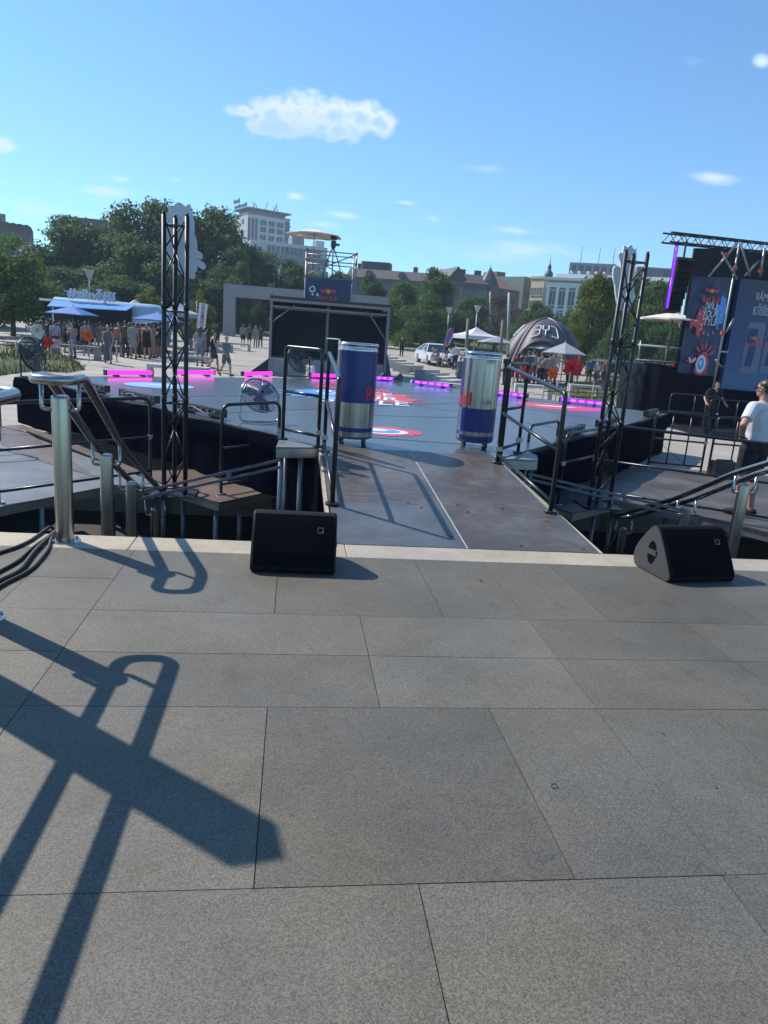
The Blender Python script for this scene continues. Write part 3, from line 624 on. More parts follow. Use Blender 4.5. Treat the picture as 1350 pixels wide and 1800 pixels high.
# ------------------------------------------------------------------ giant drink cans on wheels
def can(label, loc, rz, flip):
    t = thing('can_cooler', label, 'drinks cooler', loc, rz, 'giant drink can coolers'); r = .232
    z0, z1, zs = .10, 1.07, .49                                   # lower rim, shoulder, colour change
    n = 72
    def ring(zs_, fn):
        mb = MB(); mb.lathe([(r+.0, z) for z in zs_], n, smooth=True)
        for i in range(len(mb.f)):
            row, j = divmod(i, n); mb.m[i] = fn((zs_[row]+zs_[row+1])/2, 360*(j+.5)/n)
        return mb
    zz = [z0, .14, .155, .205, .215, .28, .34, .41, zs, .6, .7, .8, .9, 1.0, z1]
    def pick(z, a):
        side = 0 if (a < 20 or a > 200) else 1                    # the quarters swap across the lettering
        if flip: side = 1-side
        up = z > zs
        if .155 < z < .205: return 1-side if not flip else 1-side
        b = (1 if up else 0) if side == 0 else (0 if up else 1)
        return b
    mb = ring(zz, pick)
    mb.build('can_body', [M_CANS, M_CANB], t, False)
    mb = MB(); mb.lathe([(0, 1.135), (r-.035, 1.135), (r-.03, 1.155), (r-.005, 1.16), (r+.006, 1.15), (r+.006, 1.135), (r-.012, 1.115), (r-.006, 1.10), (r+.004, 1.085), (r, 1.07)], n); mb.build('lid', M_STEELP, t, False)
    mb = MB(); mb.lathe([(r, .10), (r-.005, .085), (r-.03, .07), (0, .07)], n); mb.build('base_rim', M_CARRY, t, False)
    mb = MB(); mb.box((-r*.95, -.03, 1.13), (.02, .05, .12)); mb.box((-r*.95-.07, -.03, 1.185), (.16, .05, .012)); mb.build('handle', M_STEELP, t, False)
    for a in (35, 125, 215, 305):
        x, y = (r-.045)*math.cos(R(a)), (r-.045)*math.sin(R(a))
        mb = MB(); mb.tube([(x-.012, y, .034), (x+.012, y, .034)], .033, 14); w = mb.build('caster', M_RUBBER, t, False)
        mb = MB(); mb.box((x-.018, y, .05), (.005, .03, .05)); mb.box((x+.018, y, .05), (.005, .03, .05)); mb.box((x, y, .075), (.05, .05, .008)); mb.build('caster_fork', M_GALV, w, False)
    # lettering wrapped round the can
    vs, fs, w, h = text_geo('Red Bull', bold=.02)
    me = bpy.data.meshes.new('lettering'); me.from_pydata(vs, [], fs); bm = bmesh.new(); bm.from_mesh(me); bpy.data.meshes.remove(me)
    k = .16/h
    for i in range(60):
        x = -w/2+w*(i+.5)/60; bmesh.ops.bisect_plane(bm, geom=bm.verts[:]+bm.edges[:]+bm.faces[:], plane_co=(x, 0, 0), plane_no=(1, 0, 0))
    for v in bm.verts:
        a = v.co.x*k/r+R(25 if not flip else 146); v.co = Vector(((r+.0015)*math.cos(a), (r+.0015)*math.sin(a), .60+v.co.y*k))
    bm.verts.index_update(); mb = MB(); mb.add([v.co.copy() for v in bm.verts], [[v.index for v in f.verts] for f in bm.faces]); bm.free()
    mb.build('lettering', M_CANRED, t, False)
    return t
can('giant drink can cooler with blue top half, left of the stage entrance', (.72, 8.36, ST), 0, False)
can('giant drink can cooler with silver top half, right of the stage entrance', (2.265, 8.62, ST), 0, True)
# ------------------------------------------------------------------ truss towers with cut-outs
M_TRUSS = mat('black_truss_paint', (0.014, 0.015, 0.022), 0.45, 0.1, var=0.2, scale=10)
M_CUT = mat('white_foam_board', (.62, .61, .64), .7, var=.04, scale=3)
def truss_tower(label, ch, z0, z1):
    cx, cy = sum(c[0] for c in ch)/3, sum(c[1] for c in ch)/3
    t = thing('truss_tower', label, 'truss', (cx, cy, z0), group='black truss towers flanking the ramp')
    for x, y in ch:
        mb = MB(); mb.tube([(x, y, z0), (x, y, z1)], .026, 10); mb.tube([(x, y, z1), (x, y, z1+.03)], .018, 8)
        for zj in (1.62, .6): mb.tube([(x, y, zj), (x, y, zj+.07)], .031, 10)
        mb.build('chord', M_TRUSS, t)
    for i in range(3):
        a, b = ch[i], ch[(i+1) % 3]; mb = MB(); z = z0+.1; k = i % 2; st = .33
        while z+st < z1:
            p, q = (a, b) if k else (b, a); mb.tube([(*p, z), (*q, z+st)], .0095, 6); z += st; k = 1-k
        for zz in (z0+.08, .58, 1.6, z1-.1): mb.tube([(*a, zz), (*b, zz)], .010, 6)
        mb.build('bracing', M_TRUSS, t)
    mb = MB(); mb.box((cx, cy, z0+.006), (.5, .5, .012)); mb.build('base_plate', M_TRUSS, t)
truss_tower('black triangular truss tower left of the ramp', [(-1.455, 8.4), (-1.37, 8.62), (-1.215, 8.42)], -.49, 2.6)
truss_tower('black triangular truss tower right of the ramp', [(3.96, 8.78), (4.17, 9.02), (4.25, 8.8)], -.49, 2.72)
c1 = [(262, 240), (300, 220), (335, 250), (400, 185), (425, 170), (450, 165), (475, 170), (500, 185), (570, 240), (595, 215), (620, 200), (655, 205), (660, 330), (700, 420), (718, 500), (720, 700), (750, 790), (765, 880), (768, 1000), (830, 1040), (855, 1065), (865, 1095), (862, 1130), (850, 1155), (825, 1165), (800, 1155), (750, 1130), (758, 1142), (880, 1215), (905, 1240), (918, 1275), (915, 1310), (900, 1335), (880, 1342), (850, 1330), (755, 1275), (770, 1305), (768, 1350), (755, 1380), (735, 1397), (710, 1395), (728, 1425), (732, 1460), (722, 1495), (700, 1512), (660, 1500), (590, 1460), (500, 1440), (400, 1420), (360, 1380), (300, 1250), (240, 1150), (210, 1050), (190, 900), (185, 700), (190, 400), (262, 330)]
c2 = [(420, 190), (432, 196), (442, 202), (455, 190), (465, 185), (474, 200), (482, 215), (497, 210), (500, 260), (490, 330), (480, 420), (485, 480), (495, 520), (470, 560), (455, 600), (425, 615), (400, 605), (380, 580), (366, 500), (362, 440), (352, 405), (350, 370), (352, 335), (366, 320), (385, 322), (398, 335), (396, 290), (388, 262), (385, 245), (395, 234), (412, 238)]
for pts, sc, ox, oy, Y, lab in ((c1, 10, 270, 340, 8.78, 'white cut-out panel with finger shapes fixed behind the left truss tower'), (c2, 3.65, 980, 380, 9.2, 'white jagged cut-out panel fixed behind the right truss tower')):
    ps = [at(x/sc+ox, y/sc+oy, Y) for x, y in pts]; cx = sum(p.x for p in ps)/len(ps); zb = min(p.z for p in ps)
    mb = MB(); mb.prism([(p.x, p.z) for p in ps], (0, Y, 0), (1, 0, 0), (0, 0, 1), .035); o = mb.build('cutout_panel', M_CUT, loc=(cx, Y, zb)); tag(o, lab, 'cut-out')
# ------------------------------------------------------------------ steel stair handrails
def steel_rail(label, posts, hw=.115, level=False, extra=None):
    t = thing('steel_handrail', label, 'handrail', (posts[0][0], posts[0][1], 0), group='brushed steel stair handrails')
    up = .12
    for i, (x, y, z) in enumerate(posts):
        zb = z-.975 if i == 0 else z-.98
        mb = MB(); mb.lathe([(.0, z+.012), (.045, z+.010), (.056, z), (.058, z-.012), (.058, zb)], 28, c=(x, y, 0)); pst = mb.build('post', M_STEEL, t)
        mb = MB(); mb.tube([(x, y, zb), (x, y, zb+.008)], .098, 28)
        for k in range(4): mb.tube([(x+.083*math.cos(k*1.57+.8), y+.083*math.sin(k*1.57+.8), zb), (x+.083*math.cos(k*1.57+.8), y+.083*math.sin(k*1.57+.8), zb+.022)], .011, 8)
        mb.build('base_plate', M_STEEL, pst)
        for s in (-1, 1):
            mb = MB(); mb.tube(rounded([(x+s*hw, y, z+up-.02), (x+s*hw, y, z-.085), (x+s*.055, y, z-.085)], .045, 6), .014, 10); mb.build('bracket', M_STEEL, t)
    if level:
        x, y, z = posts[0]; pl = [(x-hw, -2.5, z+up), (x-hw, y+.3, z+up), (x+hw, y+.3, z+up), (x+hw, -2.5, z+up)]; closed = False
    else:
        f, l = posts[0], posts[-1]; dzdy = (l[2]-f[2])/(l[1]-f[1]); right = [(p[0]+hw, p[1], p[2]+up) for p in posts[1:]]; left = [(p[0]-hw, p[1], p[2]+up) for p in posts[1:]]
        y0 = f[1]+.12; ye = l[1]+.12; ze = l[2]+up
        pl = [(f[0]-hw, f[1]-.20, f[2]+up), (f[0]-hw, y0, f[2]+up)]+left[:-1]+[(l[0]-hw, ye, ze), (l[0]+hw, ye, ze)]+right[:-1][::-1]+[(f[0]+hw, y0, f[2]+up), (f[0]+hw, f[1]-.20, f[2]+up)]; closed = True
    mb = MB(); mb.tube(rounded(pl, .10, 7, closed), .031, 16, closed=closed); mb.build('rail', M_STEEL, t)
steel_rail('brushed steel double handrail going down the stairs at the left', [(-1.49, 4.85, .97), tuple(at(187, 800, 6.5)), tuple(at(231, 848, 7.35)), tuple(at(273, 894, 8.55))])
steel_rail('brushed steel double handrail going down the stairs at the right behind the speaker', [(4.62, 4.85, .97), tuple(at(1309, 852, 6.6)), tuple(at(1206, 892, 7.65)), tuple(at(1096, 927, 9.0))])
steel_rail('brushed steel handrail on the terrace cut off by the left picture edge', [(-1.475, 3.5, .97)], level=True)
# ------------------------------------------------------------------ floor monitors
def monitor(label, loc, rz):
    t = thing('stage_monitor', label, 'loudspeaker', loc, rz, 'black wedge floor monitors'); W = .53
    prof = [(.035, .0), (.012, .012), (.0, .035), (.006, .06), (.045, .125), (.11, .225), (.165, .30), (.20, .338), (.225, .352), (.255, .352), (.285, .335), (.345, .268), (.405, .19), (.435, .135), (.445, .09), (.438, .04), (.42, .012), (.395, .0)]
    mb = MB(); mb.prism([(a, b) for a, b in prof], (W/2, 0, 0), (0, 1, 0), (0, 0, 1), -W); o = mb.build('cabinet', M_SPK, t, False, bevel=.008)
    gr = [(.001, .045), (.040, .127), (.105, .227), (.158, .30), (.193, .340)]
    n = Vector((0, -.85, .53)).normalized(); mb = MB(); vs = []
    for s in (-1, 1):
        for a, b in gr: vs.append(Vector((s*(W/2-.014), a, b))+n*.002)
    for s in (-1, 1):
        for a, b in gr: vs.append(Vector((s*(W/2-.014), a, b))+n*.010)
    fs = [(10+i, 11+i, 16+i, 15+i) for i in range(4)]+[(i, 10+i, 11+i, 1+i) for i in range(4)]+[(5+i, 6+i, 16+i, 15+i) for i in range(4)]+[(0, 5, 15, 10), (4, 14, 19, 9)]
    mb.add(vs, fs); mb.build('grille', M_GRILL, t, False)
    for s in (-1, 1):
        shr = [((a-.225)*.955+.225, (b-.16)*.95+.16) for a, b in prof]
        mb = MB(); mb.prism(shr, (s*(W/2+.005) if s > 0 else s*W/2, 0, 0), (0, 1, 0), (0, 0, 1), -.005 if s > 0 else -.005); sp = mb.build('side_panel', M_SPKSIDE, t, False)
        x = s*(W/2+.0055); mb = MB(); mb.prism([(.235+.05*math.cos(a), .155+.085*math.sin(a)) for a in [2*math.pi*i/24 for i in range(24)]], (x if s > 0 else x, 0, 0), (0, 1, 0), (0, 0, 1), -.0015 if s > 0 else .0015); mb.build('handle_recess', M_GRILL, sp, False)
        mb = MB(); mb.box((x+s*.003, .235, .158), (.008, .105, .036)); mb.tube([(x+s*.007, .235, .158), (x+s*.009, .235, .158)], .005, 8); mb.build('handle_bar', M_SPKSIDE, sp, False)
        mb = MB()
        for a, b in ((.06, .06), (.2, .31), (.28, .31), (.41, .12), (.37, .03)): mb.tube([(x-s*.002, a, b), (x+s*.001, a, b)], .005, 8)
        mb.build('screw', M_BLACKM, sp, False)
    # maker's mark: a small white outlined square with a corner wedge
    u = Vector((1, 0, 0)); w = Vector((0, .053, .073)).normalized(); o0 = Vector((.165, .128, .258))+n*.0115; mb = MB(); q = .019
    for a, b, c, d in ((-q, -q, q, -q+.003), (-q, q-.003, q, q), (-q, -q, -q+.003, q), (q-.003, -q, q, q)): mb.prism([(a, b), (c, b), (c, d), (a, d)], o0, u, w, .001)
    mb.prism([(q-.007, -q+.007), (q-.007, -.001), (.002, -q+.007)], o0, u, w, .001); mb.build('badge', mat('grey_print', (.28, .28, .29), .5), t, False)
monitor('black floor monitor with its grille towards us, left of the ramp foot', (.045, 4.29, 0), R(-1.5))
monitor('black floor monitor showing its grey side panel and handle, right of the ramp', (2.875, 4.365, 0), R(8))
# ------------------------------------------------------------------ cables and pillar
for i, (pts, lab) in enumerate([(((74, 936), (51, 952), (26, 963), (-10, 974), (-60, 1010)), 'farthest of the black cables at the foot of the left steel post'), (((84, 944), (58, 962), (30, 988), (-5, 1006), (-60, 1040)), 'second farthest black cable by the left steel post'),
                  (((88, 943), (62, 967), (34, 1005), (-5, 1022), (-60, 1060)), 'thick black cable between the others by the left steel post'), (((90, 944), (86, 965), (55, 1003), (-5, 1031), (-60, 1085)), 'nearest of the black cables curling from the left steel post')]):
    r = .011 if i != 2 else .014
    ps = [on(x, y, r) for x, y in pts]; top = ps[0]+Vector((0.0, .22, .0)); top.z = r; mb = MB(); mb.tube(rounded([top+Vector((0, .12, -.25)), top]+ps, .2, 8), r, 10); tag(mb.build('cable', M_RUBBER, loc=tuple(ps[1])), lab, 'cable', 'black cables on the terrace')
t = thing('information_pillar', 'grey information pillar standing on the terrace, left of the picture', 'pillar', (-1.92, 3.378, 0), R(10))
mb = MB(); mb.rbox((0, 0, 1.18), (.162, .162, 2.3), .006); mb.build('column', M_CONCD, t, False); mb = MB(); mb.rbox((0, 0, .02), (.34, .34, .04), .01); mb.build('plinth', M_CONCD, t, False)

# small litter and a mark on the slabs
M_LEAF = mat('dry_leaf_brown', (.05, .04, .03), .8)
for (px, py, lab) in ((845, 1020, 'small dark dry leaf on the slabs behind the right of the centre seam'), (1258, 1383, 'tiny dry leaf on the slabs at the right'), (1165, 1290, 'tiny dry leaf on the slabs right of the square mark')):
    p = on(px, py, .003); rnd = random.Random(px); L_ = .022 if px < 900 else .010
    mb = MB(); mb.add([p+Vector((L_*math.cos(a)*rnd.uniform(.5, 1), L_*.6*math.sin(a)*rnd.uniform(.5, 1), rnd.uniform(0, .006))) for a in [2*math.pi*i/7 for i in range(7)]], [tuple(range(7))]); tag(mb.build('dry_leaf', M_LEAF, loc=tuple(p)), lab, 'leaf', 'dry leaves on the terrace')
p = on(974, 1382, .0); mb = MB(); q = .012
for a, b in (((-q, -q), (q, -q)), ((q, -q), (q, q)), ((q, q), (-q*.6, q)), ((-q*.6, q), (-q, -q))): mb.beam((p.x+a[0], p.y+a[1], .0015), (p.x+b[0], p.y+b[1], .0015), .0022, .002)
tag(mb.build('floor_mark', M_JOINT, loc=(p.x, p.y, 0)), 'small square outline scratched on a grey slab at the right', 'mark')
# ------------------------------------------------------------------ show stage at the right
def bull_logo(mb, o, ux, uy, w, red=0, yel=1):
    o, ux, uy = Vector(o), Vector(ux).normalized(), Vector(uy).normalized(); n = ux.cross(uy)
    mb.prism([(w*.13*math.cos(a), w*.13*math.sin(a)) for a in [2*math.pi*i/20 for i in range(20)]], o, ux, uy, .004, yel)
    b = [(.04, -.10), (.10, -.02), (.07, .05), (.13, .10), (.22, .12), (.33, .07), (.42, .09), (.50, .17), (.47, .05), (.43, -.01), (.44, -.12), (.40, -.11), (.37, -.03), (.27, -.03), (.22, -.12), (.17, -.11), (.17, -.05), (.10, -.11)]
    for s in (-1, 1):
        p = [(s*x*w, y*w) for x, y in b]; mb.prism(p if s > 0 else p[::-1], o+n*.005, ux, uy, .004, red)
M_TARP = mat('grey_tarpaulin', (.045, .046, .052), .38, var=.25, scale=2.5, bump=.8, bscale=3.2, spec=.6)
M_TUBEP = mat('violet_tube', (.01, 0, .02), .4, emit=(.13, .012, 1.0), estr=2.6)
M_PARA = mat('cream_canvas', (.66, .60, .52), .8, var=.05, scale=3)
def tube_thing(name, label, cat, segs, r, m, red=(), group=None, n=8, part='tube'):
    t = thing(name, label, cat, segs[0][0], group=group)
    for s in segs:
        mb = MB(); mb.tube(s, r, n); mb.build(part, m, t)
    for p in red:
        mb = MB(); p = Vector(p); mb.rbox(p, (r*3.4, r*3.4, r*3.4), r*.5); mb.build('coupler', M_REDC, t)
    return t
def parasol(label, apex, rad, drop, m, foot_z, sides=8, flap=.0, tilt=None, rz=0.2, group='parasols over the square', polem=M_GALV):
    t = thing('parasol', label, 'parasol', (apex.x, apex.y, foot_z), 0, group); mb = MB(); vs = [apex]
    for ring, q in ((1, .5), (2, 1.0)):
        for i in range(sides*2):
            a = rz+math.pi*i/sides; k = 1 if i % 2 == 0 else (math.cos(math.pi/sides)*(.99 if ring == 1 else .975))
            vs.append(apex+Vector((rad*q*k*math.cos(a), rad*q*k*math.sin(a), -drop*(q*.94+.06*q*q)-(.0 if i % 2 == 0 else -.01*ring))))
    n = sides*2; base = len(vs)
    fs = [(0, 1+i, 1+(i+1) % n) for i in range(n)]+[(1+i, 1+n+i, 1+n+(i+1) % n, 1+(i+1) % n) for i in range(n)]
    for i in range(n): vs.append(vs[1+n+i]+Vector((0, 0, -.05)))
    fs += [(1+n+i, base+i, base+(i+1) % n, 1+n+(i+1) % n) for i in range(n)]
    mb.add(vs, fs); mb.build('canopy', m, t)
    mb = MB(); mb.tube([(apex.x, apex.y, foot_z), apex+Vector((0, 0, .06))], .026, 8); mb.build('pole', polem, t)
    mb = MB()
    for i in range(sides): mb.tube([apex+Vector((0, 0, -drop*.9)), vs[1+n+2*i]+Vector((0, 0, -.01))], .008, 4)
    mb.build('rib', polem, t)
    return t
YS = 23.2
tr = thing('roof_truss', 'dark horizontal box truss on top of the show stage at the right', 'truss', tuple(at(1178, 425, 21.4)))
a, b = at(1178, 425, 21.4), at(1420, 450, 23.6); d = (b-a).normalized(); sd = Vector((-d.y, d.x, 0)).normalized()*.32; upv = Vector((0, 0, .27))
for off in (Vector(), sd, upv, sd+upv):
    mb = MB(); mb.tube([a+off, b+off], .028, 8); mb.build('chord', M_TRUSS, tr)
mb = MB(); k = 0; L_ = (b-a).length; s = 0
while s < L_-.3:
    p, q = a+d*s, a+d*(s+.3)
    for off in (Vector(), sd): mb.tube([p+off+(upv if k else Vector()), q+off+(Vector() if k else upv)], .012, 5)
    for off in (Vector(), upv): mb.tube([p+off+(sd if k else Vector()), q+off+(Vector() if k else sd)], .010, 5)
    s += .3; k = 1-k
mb.build('bracing', M_TRUSS, tr)
mb = MB(); mb.prism([(p.x, p.z) for p in (at(1221, 436, 24), at(1360, 440, 24), at(1350, 700, 24), at(1180, 700, 24))], (0, 24, 0), (1, 0, 0), (0, 0, 1), -.08)
tag(mb.build('backdrop', mat('black_backdrop_cloth', (.012, .016, .022), .9, var=.4, scale=1.5, bump=.5, bscale=3), loc=(at(1260, 700, 24).x, 24, -.65)), 'tall black backdrop cloth of the show stage behind the logo banner', 'backdrop')
def cloth(name, pts, Y, m, parent=None, amp=.07, seed=0, nu=24, nv=40, loc=None):
    c = [at(*p, Y) for p in pts]                                  # tl, tr, br, bl
    def fn(u, v):
        p = (c[0].lerp(c[1], u)).lerp(c[3].lerp(c[2], u), v)
        f = mnoise.noise(Vector((u*2.6+v*2.0, v*2.2-u, seed)))+.5*mnoise.noise(Vector((u*6+v*3, v*4, seed+3)))
        f = f if abs(f) > .05 else f*.5
        p.y = Y-amp*abs(f)*1.6; return p
    mb = MB(); mb.grid(fn, nu, nv); return mb.build(name, m, parent, loc=loc)
ban = thing('logo_banner', 'creased navy banner with energy drink dance logo hung beside the screen', 'banner', (at(1230, 660, YS).x, YS, .9))
cloth('banner_cloth', [(1216, 486), (1286, 488), (1257, 664), (1190, 655)], YS, M_NAVY, ban, .09, 2)
def bp(px, py, dy=-.17): return at(px, py, YS)+Vector((0, dy, 0))
mb = MB(); ux, uy = Vector((1, 0, 0)), Vector((0, 0, 1))
bull_logo(mb, bp(1247, 512), ux, uy, .50, 0, 1); put_text(mb, 'Red Bull', bp(1245, 527), ux, uy, width=.60, height=.22, mi=0, bold=.02)
mb.build('logo', [M_PRED, M_YEL], ban)
mb = MB()
o = bp(1252, 556, -.14); mb.prism(ell(.20, .12, .16, .50, 40, .5, 6), o, ux, uy, .004, 1); o = bp(1236, 560, -.145); mb.prism(ell(-.16, -.12, .15, .50, 40, .5, 8), o, ux, uy, .004, 0)
for k, (w_, py) in enumerate([('DANCE', 538), ('YOUR', 552), ('STYLE', 566)]): put_text(mb, w_, bp(1246-2.5*k, py), Vector((1, 0, .08)), Vector((0, 0, 1)), width=.46+.06*k, height=.24, mi=2, bold=.005, shear=.2)
mb.prism([(0, 0), (.42, .12), (.50, -.05), (.30, -.05), (.38, -.28), (.16, -.16), (.06, -.30)], bp(1208, 563), ux, uy, .004, 0)
for k in range(14):
    a = R(200+k*25); mb.prism([(0, 0), (.14, .012), (.14, -.012)], bp(1243, 560, -.172)+ux*(.3*math.cos(a))+uy*(.42*math.sin(a)), ux*math.cos(a)+uy*math.sin(a), uy*math.cos(a)-ux*math.sin(a), .002, 2)
mb.build('graffiti_print', [M_PRED, M_PBLUE, M_PWHITE], ban)
mb = MB(); o = bp(1228, 640, -.165)
mb.prism(ell(.0, .0, .24, .42, 40, .25, 2), o, ux, uy, .003, 0); mb.prism(ell(-.02, 0, .17, .30), o+Vector((0, -.005, 0)), ux, uy, .003, 2); mb.prism(ell(-.03, .02, .11, .2), o+Vector((0, -.01, 0)), ux, uy, .003, 1); mb.prism(ell(-.04, .05, .05, .08), o+Vector((0, -.014, 0)), ux, uy, .003, 2)
for k in range(5):
    a = R(35+k*24); mb.prism(ell(0, 0, .13, .035, 12), o+ux*(.02+.34*math.cos(a))+uy*(.12+.48*math.sin(a)), ux*math.cos(a)+uy*math.sin(a), uy*math.cos(a)-ux*math.sin(a), .003, 0)
for k in range(4):
    a = R(60+k*30); mb.prism(ell(0, 0, .11, .03, 12), o+ux*(-.36+.14*math.cos(a))+uy*(-.02+.16*math.sin(a)), ux*math.cos(a)+uy*math.sin(a), uy*math.cos(a)-ux*math.sin(a), .003, 0 if k % 2 else 2)
mb.build('eye_print', [M_PRED, M_PBLUE, M_PWHITE], ban)
def screen_mat():
    m = bpy.data.materials.new('screen_artwork'); m.use_nodes = True; N, L = m.node_tree.nodes, m.node_tree.links; p = N['Principled BSDF']
    tc = N.new('ShaderNodeTexCoord'); sp = N.new('ShaderNodeSeparateXYZ'); L.new(tc.outputs['Generated'], sp.inputs[0])
    cr = N.new('ShaderNodeValToRGB'); L.new(sp.outputs[2], cr.inputs[0]); e = cr.color_ramp.elements
    e[0].position = 0; e[0].color = (.012, .11, .24, 1); e[1].position = 1; e[1].color = (.012, .016, .055, 1)
    x = e.new(.42); x.color = (.012, .028, .15, 1); x = e.new(.2); x.color = (.012, .065, .20, 1)
    L.new(cr.outputs[0], p.inputs['Base Color']); p.inputs['Roughness'].default_value = .35; L.new(cr.outputs[0], p.inputs['Emission Color']); p.inputs['Emission Strength'].default_value = .06
    return m
YV = 23.5; s0, s1 = at(1288, 488, YV), at(1265, 692, YV)
scr = thing('video_screen', 'tall blue screen with slogan and can pictures at the right picture edge', 'screen', (s1.x+2.5, YV, s1.z))
mb = MB(); mb.box((s1.x+2.6, YV+.1, (s0.z+s1.z)/2), (5.2, .2, s0.z-s1.z)); mb.build('screen_panel', screen_mat(), scr)
mb = MB()
for s_, px, py, hh in (('VÁM', 1328, 519, .34), ('KŘÍÍÍDLA', 1324, 543, .38)):
    vs, fs, w, h = text_geo(s_, bold=.02, sx=.62); k = hh/h; p = at(px, py, YV); put_text(mb, s_, (p.x+w*k/2, YV-.012, p.z), ux, uy, height=hh, bold=.02, sx=.62, thick=.006)
mb.build('slogan', mat('grey_white_lettering', (.42, .43, .46), .5), scr)
mb = MB()
for cx_, k in ((1323, 0), (1358, 1)):
    p = at(cx_, 612, YV); o = Vector((p.x, YV-.006, p.z)); hw, hh = .33, .86
    mb.prism([(-hw, -hh), (hw, -hh), (hw, hh*.86), (hw*.8, hh), (-hw*.8, hh), (-hw, hh*.86)], o, ux, uy, .004, 0)
    mb.prism([(-hw*.62, -hh*.72), (hw*.15, -hh*.72), (hw*.35, hh*.1), (-hw*.42, hh*.1)], o+Vector((0, -.006, 0)), ux, uy, .004, 1); mb.prism([(-hw*.9, hh*.12), (hw*.1, hh*.12), (hw*.25, hh*.75), (-hw*.85, hh*.75)], o+Vector((0, -.007, 0)), ux, uy, .004, 1)
    put_text(mb, 'Red Bull', o+Vector((0, -.012, .12)), ux, uy, width=.6, height=.16, mi=2, bold=.02); bull_logo(mb, o+Vector((0, -.012, .33)), ux, uy, .42, 2, 3)
mb.build('can_picture', [mat('silver_print', (.13, .16, .23), .5), mat('deep_blue_print', (.01, .025, .16), .5), M_PRED, M_YEL], scr)
# scaffold mast in front of the screen
c0 = at(1300, 428, 21.8); c1_ = at(1262, 660, 21.8)
tube_thing('scaffold_mast', 'galvanised scaffold mast with diagonal braces and red couplers before the screen', 'scaffold',
    [[(c0.x, 21.8, -.65), c0], [at(1302, 428, 21.9), at(1318, 486, 21.9)], [at(1296, 428, 21.6), at(1246, 486, 21.6)], [at(1269, 443, 21.7), at(1296, 492, 21.7)], [at(1276, 585, 22), at(1290, 560, 22)], [at(1309, 486, 22.4), at(1334, 458, 22.4)], [at(1268, 646, 22), at(1258, 632, 22)], [at(1344, 436, 22.2), at(1336, 486, 22.2)]], .033, M_GALV,
    [tuple(at(1292, 472, 21.8)), tuple(at(1277, 448, 21.6)), tuple(at(1270, 585, 21.8)), tuple(at(1337, 476, 22.2))])
# hanging loudspeaker column
la = thing('line_array', 'curved column of black loudspeakers hanging from the truss beside the banner', 'loudspeaker', tuple(at(1196, 545, 22.1)))
top = at(1201, 458, 22.1)
for k in range(8):
    zc = top.z-.09-.195*k; yc = 22.1+.006*k*k; M = Matrix.Rotation(R(-1.2*k), 3, 'X')
    mb = MB(); mb.rbox((top.x-.0, yc, zc), (.50, .38, .18), .03, rot=M); mb.build('cabinet', M_SPK, la)
mb = MB(); mb.box((top.x, 22.1, top.z+.05), (.5, .3, .06)); mb.tube([(top.x, 22.1, top.z+.05), (top.x, 22.1, top.z+.62)], .03, 6); mb.build('flying_frame', M_BLACKM, la)
p0, p1 = at(1191, 432, 21.6), at(1172, 541, 21.6)
lt = thing('light_tube', 'violet glowing light tube hanging upright at the show stage', 'stage light', (p1.x, 21.6, p1.z))
for za, zb in ((p0.z, (p0.z+p1.z)/2+.01), ((p0.z+p1.z)/2-.01, p1.z)):
    mb = MB(); mb.tube([((p0.x+p1.x)/2, 21.6, za), ((p0.x+p1.x)/2, 21.6, zb)], .034, 12); mb.build('light_strip', M_TUBEP, lt)
mb = MB(); mb.box(((p0.x+p1.x)/2+.02, 21.66, (p0.z+p1.z)/2), (.09, .06, p0.z-p1.z+.06)); mb.tube([((p0.x+p1.x)/2, 21.6, p0.z), ((p0.x+p1.x)/2, 21.6, p0.z+.15)], .02, 6); mb.build('housing', M_BLACKM, lt)
# black stage front and apron
mb = MB(); a_, b_ = at(1160, 640, 22.6), at(1263, 662, 22.6)
mb.prism([(a_.x, -.65), (a_.x+7, -.65), (a_.x+7, .55), (b_.x+.05, .62), (b_.x, 1.02), (a_.x+.9, 1.0), (a_.x+.05, 1.3)], (0, 22.6, 0), (1, 0, 0), (0, 0, 1), -1.2)
tag(mb.build('show_stage', M_DRAPE, loc=(a_.x+3, 22.6, -.65)), 'black draped front of the show stage behind the man in black', 'stage')
mb = MB(); mb.box((a_.x+4.3, 20.95, -.61), (8.6, 3.1, .07)); tag(mb.build('stage_apron', mat('black_dance_vinyl', (.008, .010, .016), .6, spec=.2), loc=(a_.x+4.6, 21.4, -.65)), 'low dark platform strip along the show stage front', 'platform')
# camera platform with tarpaulin, rails and parasol
q0, q1 = at(1098, 636, 23.6), at(1168, 640, 23.6)
tp = thing('mixing_platform', 'scaffold platform wrapped in crumpled dark tarpaulin behind the right truss tower', 'platform', (q0.x, 23.6, -.65))
def tarp(u, v):
    x = q0.x-.1+(q1.x-q0.x+.1)*u; z = 1.27-1.92*v; n = mnoise.noise(Vector((u*3, v*4, 1)))+.6*mnoise.noise(Vector((u*5-v*5, v*3+u*3, 4))); return Vector((x, 23.6-.12*abs(n)-.02, z))
mb = MB(); mb.grid(tarp, 26, 30); mb.build('tarpaulin', M_TARP, tp)
mb = MB(); mb.box(((q0.x+q1.x)/2+.6, 24.8, 1.24), (q1.x-q0.x+1.6, 2.3, .08)); mb.build('platform_deck', M_PLY, tp)
mb = MB(); mb.box((q1.x+.6, 23.72, .3), (1.3, .05, 1.85)); mb.build('side_cloth', M_DRAPE, tp)
for p, q in (((1122, 606), (1280, 619)), ((1118, 632), (1290, 646))):
    mb = MB(); mb.tube([at(*p, 23.5), at(*q, 23.5)], .03, 8); mb.build('guard_rail', mat('white_scaffold_tube', (.62, .6, .58), .4, .3) if p[1] == 606 else M_GALV, tp)
